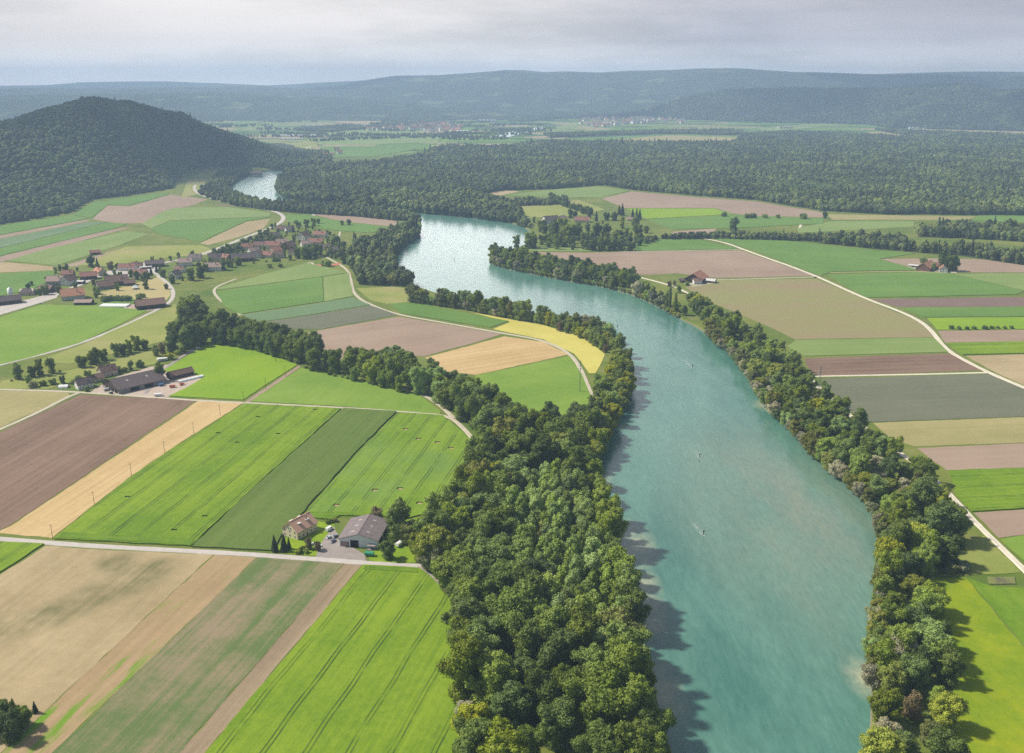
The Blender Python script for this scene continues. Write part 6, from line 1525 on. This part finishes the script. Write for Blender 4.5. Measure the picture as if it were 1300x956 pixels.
# --- far town: single small meshes, two materials each
def tiny(seed, wall, roof, w, d, he, hr):
    m = MB().prism([(-d/2, -1), (d/2, -1), (d/2, he), (0, hr - .1), (-d/2, he)], -w/2, w/2, 'x', 0)
    for s in (-1, 1):
        a = [(-w/2 - .6, s * (d/2 + .6), he - .4), (w/2 + .6, s * (d/2 + .6), he - .4), (w/2 + .6, 0, hr), (-w/2 - .6, 0, hr)]
        V = a + [(x, y, z + .4) for x, y, z in a]; F_ = [(0,1,2,3), (4,7,6,5), (0,4,5,1), (1,5,6,2), (2,6,7,3), (3,7,4,0)]
        m.add(V, F_ if s < 0 else [tuple(reversed(f)) for f in F_], 1)
    me = mesh('town_house', m.v, m.f, m.m); me.materials.append(M_WALL[wall]); me.materials.append(M_TILE[roof]); return me
TINY = [('white house with brown roof', tiny(0, 'white', 'brown', 18, 12, 7, 12)), ('white house with red roof', tiny(1, 'white', 'red', 16, 12, 7, 12)), ('cream house with reddish roof', tiny(2, 'cream', 'orange', 18, 13, 7, 12)),
        ('pale block with grey roof', tiny(3, 'white', 'grey', 26, 13, 10, 13)), ('tan house with pinkish roof', tiny(4, 'tan', 'pinkgrey', 17, 12, 7, 12))]
def town(poly, n, group, where, seed, sc=1.0, sp=26, zf=None):
    r = random.Random(seed); P = scatter(W(poly), sp, seed); r.shuffle(P)
    for p in P[:n]:
        d, me = TINY[r.choice((0, 0, 1, 1, 2, 3, 4))]
        o = bpy.data.objects.new('town_house', me); COL.objects.link(o)
        o.location = (p.x, p.y, zf(p) if zf else 0); o.rotation_euler = (0, 0, r.uniform(-0.5, 0.5) + r.choice((0, 1.57))); k = sc * r.uniform(0.85, 1.25); o.scale = (k, k, k)
        tag(o, f'tiny {d} {where}', 'house', group)
def on_hill(p):
    d = (RHILL[..., 0] - p.x) ** 2 + (RHILL[..., 1] - p.y) ** 2
    return float(RHILL.reshape(-1, 3)[d.argmin()][2]) + 2
town([(735,151),(760,149),(800,150),(860,152),(880,154),(868,157),(830,156),(800,159),(760,162),(738,160)], 90, 'houses of the far town', 'in the far town below the dark hill', 5, 1.4, 32)
town([(812,149.3),(830,147.5),(858,149),(866,152),(836,151.6),(815,151.4)], 16, 'houses climbing the dark hill', 'climbing the dark wooded hill', 6, 1.15, 40, on_hill)
town([(462,163),(520,160),(560,158),(585,162),(580,169),(545,168),(500,167),(470,167)], 85, 'houses of the long town rows', 'in the long town rows', 7, 1.5, 30)
town([(520,137),(580,134),(640,136),(640,139),(560,139)], 16, 'specks of the farthest village', 'in the farthest village', 8, 1.5, 60)
town([(400,196),(430,191),(440,194),(415,200)], 7, 'hamlet on the forest slope', 'in the hamlet at the forest slope', 9, 1.0, 40)
town([(330,152),(350,149),(390,149),(380,154)], 8, 'hamlet behind the wooded hill', 'in the hamlet behind the wooded hill', 10, 1.1, 50)
# white greenhouses and works halls far off
def works(label, px, py, w, d, h, ang, mat, bays=6, group='pale works halls of the far valley', cat='hall', name='works_hall'):
    root = empty(name, at(px, py), R(ang)); tag(root, label, cat, group)
    MB().box(-w/2, w/2, -d/2, d/2, -1, h).build('wall', M_WALL['pale'], root)
    m = MB()
    for i in range(bays):
        x0 = -w/2 + i * w / bays; x1 = x0 + w / bays
        m.prism([(x0, h), (x1, h), (x1, h + .3), ((x0 + x1) / 2, h + w / bays * 0.16 + .4), (x0, h + .3)], -d/2 - .5, d/2 + .5, 'y')
    m.build('roof', mat, root)
works('long white greenhouse roof catching the light behind the wooded hill', 377, 173, 190, 60, 5, 3, M_LIGHTSHEET, 12, 'far greenhouses', 'greenhouse', 'greenhouse')
works('second white greenhouse strip below the long one', 370, 177, 110, 20, 4, 3, M_LIGHTSHEET, 8, 'far greenhouses', 'greenhouse', 'greenhouse')
works('small brown works end beside the long greenhouse', 396, 174, 26, 70, 7, 3, M_TILE['pinkgrey'], 3)
works('pale hall above the long greenhouse', 395, 161, 130, 50, 8, 2, M_TILE['whiteroof'], 6)
works('pale hall left of the long town rows', 432, 164, 140, 30, 7, 0, M_TILE['whiteroof'], 6)
works('pale hall in the yellowish far field', 462, 147, 170, 60, 8, 0, M_TILE['whiteroof'], 6)
works('bright hall in the middle of the long town rows', 487, 165, 80, 30, 9, 2, M_TILE['whiteroof'], 4)
works('white hall group between the towns', 618, 155, 130, 60, 12, -12, M_TILE['whiteroof'], 5)
works('bright pale roof at the end of the long town rows', 586, 168, 90, 40, 8, 10, M_TILE['whiteroof'], 5)
works('pale hall above the far town', 747, 146, 130, 60, 10, -6, M_TILE['whiteroof'], 5)
works('second pale hall above the far town', 771, 147, 110, 40, 10, 0, M_TILE['whiteroof'], 5)
works('pale farm halls in the brownish far clearing', 1160, 163.5, 60, 30, 8, 0, M_TILE['whiteroof'], 4)
works('larger pale farm halls in the brownish far clearing', 1180, 163.8, 90, 34, 8, 0, M_TILE['whiteroof'], 4)
works('low farm hall in the far pale clearing', 997, 163, 90, 30, 7, 0, M_TILE['pinkgrey'], 3)
works('small reddish house at the edge of the dark hill', 1102, 157, 30, 24, 9, 0, M_TILE['orange'], 1)
# --- low tunnels, greenhouse, tent, silo
def tunnel(label, px, py, w, d, h, ang, mat, name='tunnel_greenhouse', cat='greenhouse', n=1):
    root = empty(name, at(px, py), R(ang)); tag(root, label, cat)
    c, e = MB(), MB()
    for j in range(n):
        y0 = (j - (n - 1) / 2) * d
        pr = [(y0 + d/2 * .96 * math.cos(t), h * math.sin(t)) for t in np.linspace(0, math.pi, 9)]
        c.prism(pr, -w/2, w/2, 'x')
        for xx in np.linspace(-w/2, w/2, max(2, int(w / 4)) + 1):
            pr2 = [(y0 + (d/2 * .96 + .05) * math.cos(t), (h + .05) * math.sin(t)) for t in np.linspace(0, math.pi, 9)]
            e.prism(pr2, xx - .05, xx + .05, 'x')
    c.build('cover', mat, root); e.build('hoops', M_METAL, root)
    return root
tunnel('long pale tunnel beside the narrow brown-roofed barn', 242, 482, 25, 5.5, 2.0, 47, M_LIGHTSHEET, 'silage_tunnel', 'tunnel')
tunnel('row of low pale greenhouse tunnels left of the big open barn', 146, 388.5, 34, 3.4, 2.0, -2, M_LIGHTSHEET, n=4)
tunnel('small white domed tent in the garden of the upper farm', 81, 492, 8, 6.5, 2.6, 10, M_LIGHTSHEET, 'garden_tent', 'tent')
te = empty('pavilion_tent', at(172, 367), 0.3); tag(te, 'pointed white tent on the paddock grass', 'tent')
tm_ = MB(); q = [(-4,-4,2.2),(4,-4,2.2),(4,4,2.2),(-4,4,2.2),(0,0,6.0)]
tm_.add(q, [(0,1,4),(1,2,4),(2,3,4),(3,0,4)]); tm_.box(-3.9,3.9,-3.9,3.9,1.9,2.18); tm_.build('canopy', M_LIGHTSHEET, te)
for x, y in ((-3.8,-3.8),(3.8,-3.8),(3.8,3.8),(-3.8,3.8)): MB().tube((x,y,0),(x,y,2.0),.12,.12,6).build('pole', M_METAL, te)
MB().box(-3.8,3.8,3.76,3.82,0,1.95).build('side_wall', M_LIGHTSHEET, te)
si = empty('silo', at(14, 378), 0); tag(si, 'pale blue-white silo behind the long dark barn', 'silo')
MB().tube((0,0,-.5),(0,0,12),3.2,3.2,18).build('shell', M_LIGHTSHEET, si, True); MB().tube((0,0,12),(0,0,13.6),3.3,.5,18).build('dome', M_METAL, si)

# ------------------------------------------------------------------ vehicles
M_PAINT = {k: simple_mat(k + '_paint', c, 0.05, 2, 0.35, 0.5) for k, c in {'white': (0.8,0.8,0.78), 'silver': (0.5,0.52,0.54), 'dark_blue': (0.03,0.04,0.08), 'green': (0.02,0.28,0.14), 'orange': (0.6,0.13,0.05), 'blue': (0.08,0.18,0.38), 'black': (0.03,0.03,0.03)}.items()}
M_TYRE = simple_mat('tyre_rubber', (0.025, 0.025, 0.025), 0.2, 3, 0.9, 0.2)
def wheel(root, x, y, r, wd=.22):
    w_ = MB().tube((x, y - wd/2, r), (x, y + wd/2, r), r, r, 14).build('wheel', M_TYRE, root)
    MB().tube((x, y - wd/2 - .02, r), (x, y + wd/2 + .02, r), r * .55, r * .55, 10).build('rim', M_METAL, w_)
def car(label, px, py, ang, paint, van=False, group=None):
    root = empty('parked_car' if not van else 'parked_van', at(px, py, .12), R(ang)); tag(root, label, 'car' if not van else 'van', group)
    L2, wd = (2.2, .88) if not van else (2.6, .98); hh = .95 if not van else 1.1; top = 1.45 if not van else 2.3
    body = [(-L2, .35), (L2, .35), (L2, .7), (L2 * .93, hh * .88), (L2 * .42, hh), (-L2 * .9, hh), (-L2, .8)]
    if van: body = [(-L2, .35), (L2, .35), (L2, .85), (L2 * .8, 1.15), (L2 * .55, top), (-L2 * .98, top), (-L2, 1.1)]
    MB().prism([(x, z) for x, z in body], -wd, wd, 'y').build('body', M_PAINT[paint], root)
    if not van:
        cab = [(-L2 * .82, hh), (L2 * .45, hh), (L2 * .12, top - .03), (-L2 * .62, top - .03)]
        MB().prism(cab, -wd * .88, wd * .88, 'y').build('windows', M_GLASS, root)
        MB().box(-L2 * .6, L2 * .1, -wd * .86, wd * .86, top - .02, top + .04).build('roof', M_PAINT[paint], root)
    else:
        MB().prism([(L2 * .60, top - .12), (L2 * .805, 1.2), (L2 * .835, 1.2), (L2 * .63, top - .12)], -wd * .85, wd * .85, 'y').build('windscreen', M_GLASS, root)
        MB().box(L2 * .15, L2 * .52, -wd - .02, wd + .02, 1.3, 1.95).build('side_window', M_GLASS, root)
    for x in (-L2 * .62, L2 * .62):
        for y in (-wd + .08, wd - .08): wheel(root, x, y, .33)
    for y in (-.6, .6): MB().box(L2 - .03, L2 + .02, y - .17, y + .17, .62, .76).build('headlight', M_LIGHTSHEET, root)
    return root
CG = 'cars parked before the hall'
car('white van parked on the track between house and hall', 418, 673, 62, 'white', True, CG)
car('silver car parked nearest the cream house', 419, 683, 40, 'silver', False, CG)
car('dark blue car parked behind the silver one by the hall wall', 426, 682, 55, 'dark_blue', False, CG)
car('dark blue car with pale roof parked lowest on the yard', 423, 688, 60, 'dark_blue', False, CG)
car('white car parked under the sparse tree left of the yard', 404, 694, 5, 'white', False, CG)
car('silver car half hidden under the sparse tree by the lane', 398, 692, 0, 'silver', False, CG)
car('white car driving on the road at the near village', 52, 385.5, 20, 'white')
car('white car beside the grey-roofed shed', 110, 386.5, 60, 'white')
car('dark vehicle standing at the white road junction', 1035, 352.5, 20, 'black')
def trailer(label, px, py, ang, paint, L2=3.0, wd=1.2, hh=2.1, name='farm_trailer', cover=True):
    root = empty(name, at(px, py, .1), R(ang)); tag(root, label, 'trailer')
    m = MB().box(-L2, L2, -wd, wd, .8, .95); m.box(-L2, L2, -wd, -wd + .08, .95, hh); m.box(-L2, L2, wd - .08, wd, .95, hh); m.box(-L2, -L2 + .08, -wd + .08, wd - .08, .95, hh); m.box(L2 - .08, L2, -wd + .08, wd - .08, .95, hh)
    m.build('body', M_PAINT[paint], root)
    if cover: MB().prism([(-wd - .03, hh), (wd + .03, hh), (wd * .5, hh + .3), (-wd * .5, hh + .3)], -L2 - .03, L2 + .03, 'x').build('cover', M_PAINT[paint], root)
    MB().tube((L2, 0, .75), (L2 + 1.6, 0, .6), .07, .07, 6).build('drawbar', M_METAL, root)
    for x in (-L2 * .5, L2 * .2):
        for y in (-wd - .05, wd + .05): wheel(root, x, y, .42, .25)
    return root
trailer('green covered farm trailer on the grass before the hall', 469, 705.5, -6, 'green', 2.6, 1.3, 2.2)
trailer('orange-red tipping trailer nearest the huge dark barn', 219, 492, 20, 'orange', 2.6, 1.2, 2.0, cover=False)
trailer('orange-red trailer beside the pale tunnel', 231, 489, 40, 'orange', 2.0, 1.1, 1.8, cover=False)
trailer('blue farm trailer at the right wall of the huge barn', 205, 490, 30, 'blue', 2.2, 1.2, 2.2)
trailer('white box trailer before the huge barn corner', 201, 503, 15, 'white', 3.2, 1.3, 2.4)
trailer('white round-topped tank trailer under the trees right of the hall', 507, 693, 60, 'white', 2.6, 1.3, 2.4)
trailer('silver trailer left of the huge barn front', 135, 496, 50, 'silver', 2.4, 1.2, 2.2)
cv = empty('caravan', at(206, 458, .1), R(28)); tag(cv, 'white caravan parked by the asphalt lane', 'caravan')
MB().prism([(-4.6,.5),(4.6,.5),(5.0,1.4),(4.6,2.9),(-4.2,3.1),(-5.0,1.6)], -1.6, 1.6, 'y').build('body', M_PAINT['white'], cv)
for x in (-2.6, 0.2, 2.9): MB().box(x - .6, x + .6, -1.63, 1.63, 1.5, 2.2).build('window', M_GLASS, cv)
MB().box(-5.2, 5.1, -2.6, -1.62, 2.75, 2.87).build('awning', M_LIGHTSHEET, cv)
for y in (-1.5, 1.5): wheel(cv, 0, y, .4)
tr = empty('tractor', at(141, 500, .1), R(150)); tag(tr, 'small dark tractor standing before the open barn front', 'tractor')
MB().box(0, 1.9, -.4, .4, .7, 1.5).build('bonnet', M_PAINT['green'], tr); cabn = MB().box(-1.3, 0, -.7, .7, .9, 2.5).build('cab', M_GLASS, tr); MB().box(-1.4, .1, -.8, .8, 2.5, 2.62).build('cab_roof', M_PAINT['white'], cabn)
for y in (-.85, .85): wheel(tr, -.7, y, .85, .45); wheel(tr, 1.5, y, .5, .3)
# stacked silage bales by the farm
# ------------------------------------------------------------------ poles, pylons, posts
M_POLE = simple_mat('tarred_pole', (0.10, 0.08, 0.07), 0.2, 2, 0.9, 0.15)
def pole(label, px, py, h, group, r=.16, arms=1):
    root = empty('utility_pole', at(px, py), R(20)); tag(root, label, 'pole', group)
    MB().tube((0,0,-.5), (0,0,h), r, r * .65, 8).build('mast', M_POLE, root)
    for k in range(arms):
        z = h - .35 - k * .9; a = MB().box(-.9, .9, -.07, .07, z, z + .14).build('crossarm', M_POLE, root)
        for x in (-.8, 0, .8): MB().tube((x, 0, z + .14), (x, 0, z + .42), .06, .04, 6).build('insulator', M_CONC, a)
    return root
LP = 'utility poles beside the golden stubble'
for i, (x, y, h, lab) in enumerate([(67,684,9.2,'wooden pole at the lane end of the golden stubble'), (120,641,9.2,'second wooden pole up from the lane on the golden stubble'), (167,604,9,'third wooden pole up from the lane on the golden stubble'), (209,575,9,'fourth wooden pole up from the lane on the golden stubble'), (246,550,9,'fifth wooden pole up from the lane on the golden stubble'), (279.5,527,9,'wooden pole near the top of the golden stubble'), (309.5,511.5,10,'wooden pole at the lane crossing above the golden stubble'), (337.5,494,10,'wooden pole halfway along the bare reddish strip'), (362.5,478,10,'wooden pole near the upper end of the bare reddish strip')]): pole(lab, x, y, h, LP)
pole('tall wooden pole before the stream trees at the vivid field', 350, 459, 13, 'tall poles', .2, 2)
pt = empty('tall_pole', at(736, 497), 0.4); tag(pt, 'very tall slim steel pole on the bright pasture', 'pole')
MB().tube((0,0,-.5), (0,0,29), .42, .2, 10).build('mast', M_METAL, pt)
for z in (21, 24, 27):
    a = MB().box(-1.5, 1.5, -.1, .1, z, z + .2).build('crossarm', M_METAL, pt)
    for x in (-1.4, 1.4): MB().tube((x, 0, z), (x, 0, z - .9), .08, .08, 6).build('insulator', M_CONC, a)
py_ = empty('power_pylon', at(1038.5, 505.5), 0.25); tag(py_, 'tall slim lattice pylon beside the white gravel lane', 'pylon')
b_ = MB(); hp = 29.0
def leg_at(z, i): s = 0.9 - 0.62 * z / hp; return (s * (1, 1, -1, -1)[i], s * (1, -1, -1, 1)[i], z)
for i in range(4): MB().tube(leg_at(-.5, i), leg_at(hp, i), .09, .06, 6).build('leg', M_METAL, py_)
zs = np.linspace(0, hp, 15)
for z0_, z1_ in zip(zs, zs[1:]):
    for i in range(4):
        j = (i + 1) % 4; b_.tube(leg_at(z0_, i), leg_at(z1_, j), .045, .045, 4, cap=False); b_.tube(leg_at(z1_, i), leg_at(z1_, j), .045, .045, 4, cap=False)
b_.build('lattice', M_METAL, py_)
for z in (23.5, 26.0, 28.3):
    a = MB().prism([(-.1, z - .35), (.1, z - .35), (.1, z), (-.1, z)], -1.9, 1.9, 'x').build('crossarm', M_METAL, py_)
    for x in (-1.8, 1.8): MB().tube((x, 0, z - .3), (x, 0, z - 1.5), .12, .12, 6).build('insulator', M_LIGHTSHEET, a)
for i in range(4):
    x, y, _ = leg_at(0, i); MB().box(x - .3, x + .3, y - .3, y + .3, -.3, .45).build('footing', M_CONC, py_)

# channel posts standing in the current, with their foam
fm, nt, out = new_mat('foam')
g = N(nt, 'TexCoord'); sp_ = N(nt, 'VectorMath', operation='MULTIPLY'); sp_.inputs[1].default_value = (1, .45, 1); L(nt, g.outputs['Object'], sp_.inputs[0])
fa = N(nt, 'Attribute', attribute_name='fade', attribute_type='GEOMETRY')
al = math_n(nt, 'MULTIPLY', ramp01(nt, noise(nt, sp_.outputs[0], 0.55, 5.0, 0.7), 0.46, 0.68), fa.outputs['Fac'])
dp = N(nt, 'BsdfDiffuse'); dp.inputs[0].default_value = (0.82, 0.86, 0.84, 1); tp = N(nt, 'BsdfTransparent'); ms = N(nt, 'MixShader')
L(nt, al, ms.inputs[0]); L(nt, tp.outputs[0], ms.inputs[1]); L(nt, dp.outputs[0], ms.inputs[2]); L(nt, ms.outputs[0], out.inputs[0])
M_TOPMARK = simple_mat('post_top_green', (0.05, 0.2, 0.12), 0.1, 2, 0.7, 0.3)
def post(px, py, label, wake, h=3.2, mat=None):
    P = at(px, py, WZ); root = empty('channel_post', P, 0); tag(root, label, 'post', 'channel posts in the river')
    MB().tube((0,0,-2.5), (0,0,h), .24, .2, 10).build('stake', M_POLE, root)
    MB().box(-.55, .55, -.06, .06, h * .62, h * .98).build('daymark', mat or M_TOPMARK, root)
    MB().tube((0,0,h), (0,0,h + .35), .26, .02, 8).build('cap', M_LIGHTSHEET, root)
    # foam sheet streaming away from the post
    d = (at(*wake, WZ) - P); ln = d.length; d.normalize(); n = Vector((-d.y, d.x, 0))
    V, F_, A_ = [], [], []; K = 12
    for i in range(K + 1):
        t = i / K; c = P - d * 1.6 + d * (ln + 1.6) * t; wd = 0.8 + 2.6 * t ** .7
        for s in (-1, -.5, 0, .5, 1):
            q = c + n * (wd * s); V.append((q.x - P.x, q.y - P.y, .03)); A_.append((1 - t) ** .8 * (1 - abs(s)) ** .4 if i else 0.4)
    for i in range(K):
        for k in range(4): F_.append(up([i*5+k, i*5+k+1, (i+1)*5+k+1, (i+1)*5+k], V))
    me = mesh('foam', V, F_); me.attributes.new('fade', 'FLOAT', 'POINT').data.foreach_set('value', np.array(A_, dtype=np.float32))
    o = link('foam', me, fm); o.location = P
    tag(o, 'white foam streak behind the ' + label, 'foam', kind='stuff')
    return root
post(879, 467, 'dark channel post farthest upstream in the turquoise reach', (867, 455))
post(888, 581, 'dark channel post in mid river between two others', (884, 572))
post(893, 679, 'dark channel post nearest the camera in the river', (878, 662))
post(577, 330, 'slim pale post in the wide silvery reach', (577, 328), 3.6, M_LIGHTSHEET)
post(784, 417, 'slim post off the river hedge', (785, 414), 4.0)
# garden plot by the yellow meadow
gp = poly_slab('garden_plot', densify(W([(1253,733),(1288,733),(1290,742),(1256,742)]), 3, .3, 4), 0, .5, field_mat('plot', (0.13,0.12,0.08), (0.2,0.22,0.07), 0.2, stripe=1.2, sa=1.6, patch=8, pa=1.2)); tag(gp, 'small dug vegetable plot beside the green half meadow', 'garden plot', kind='structure')
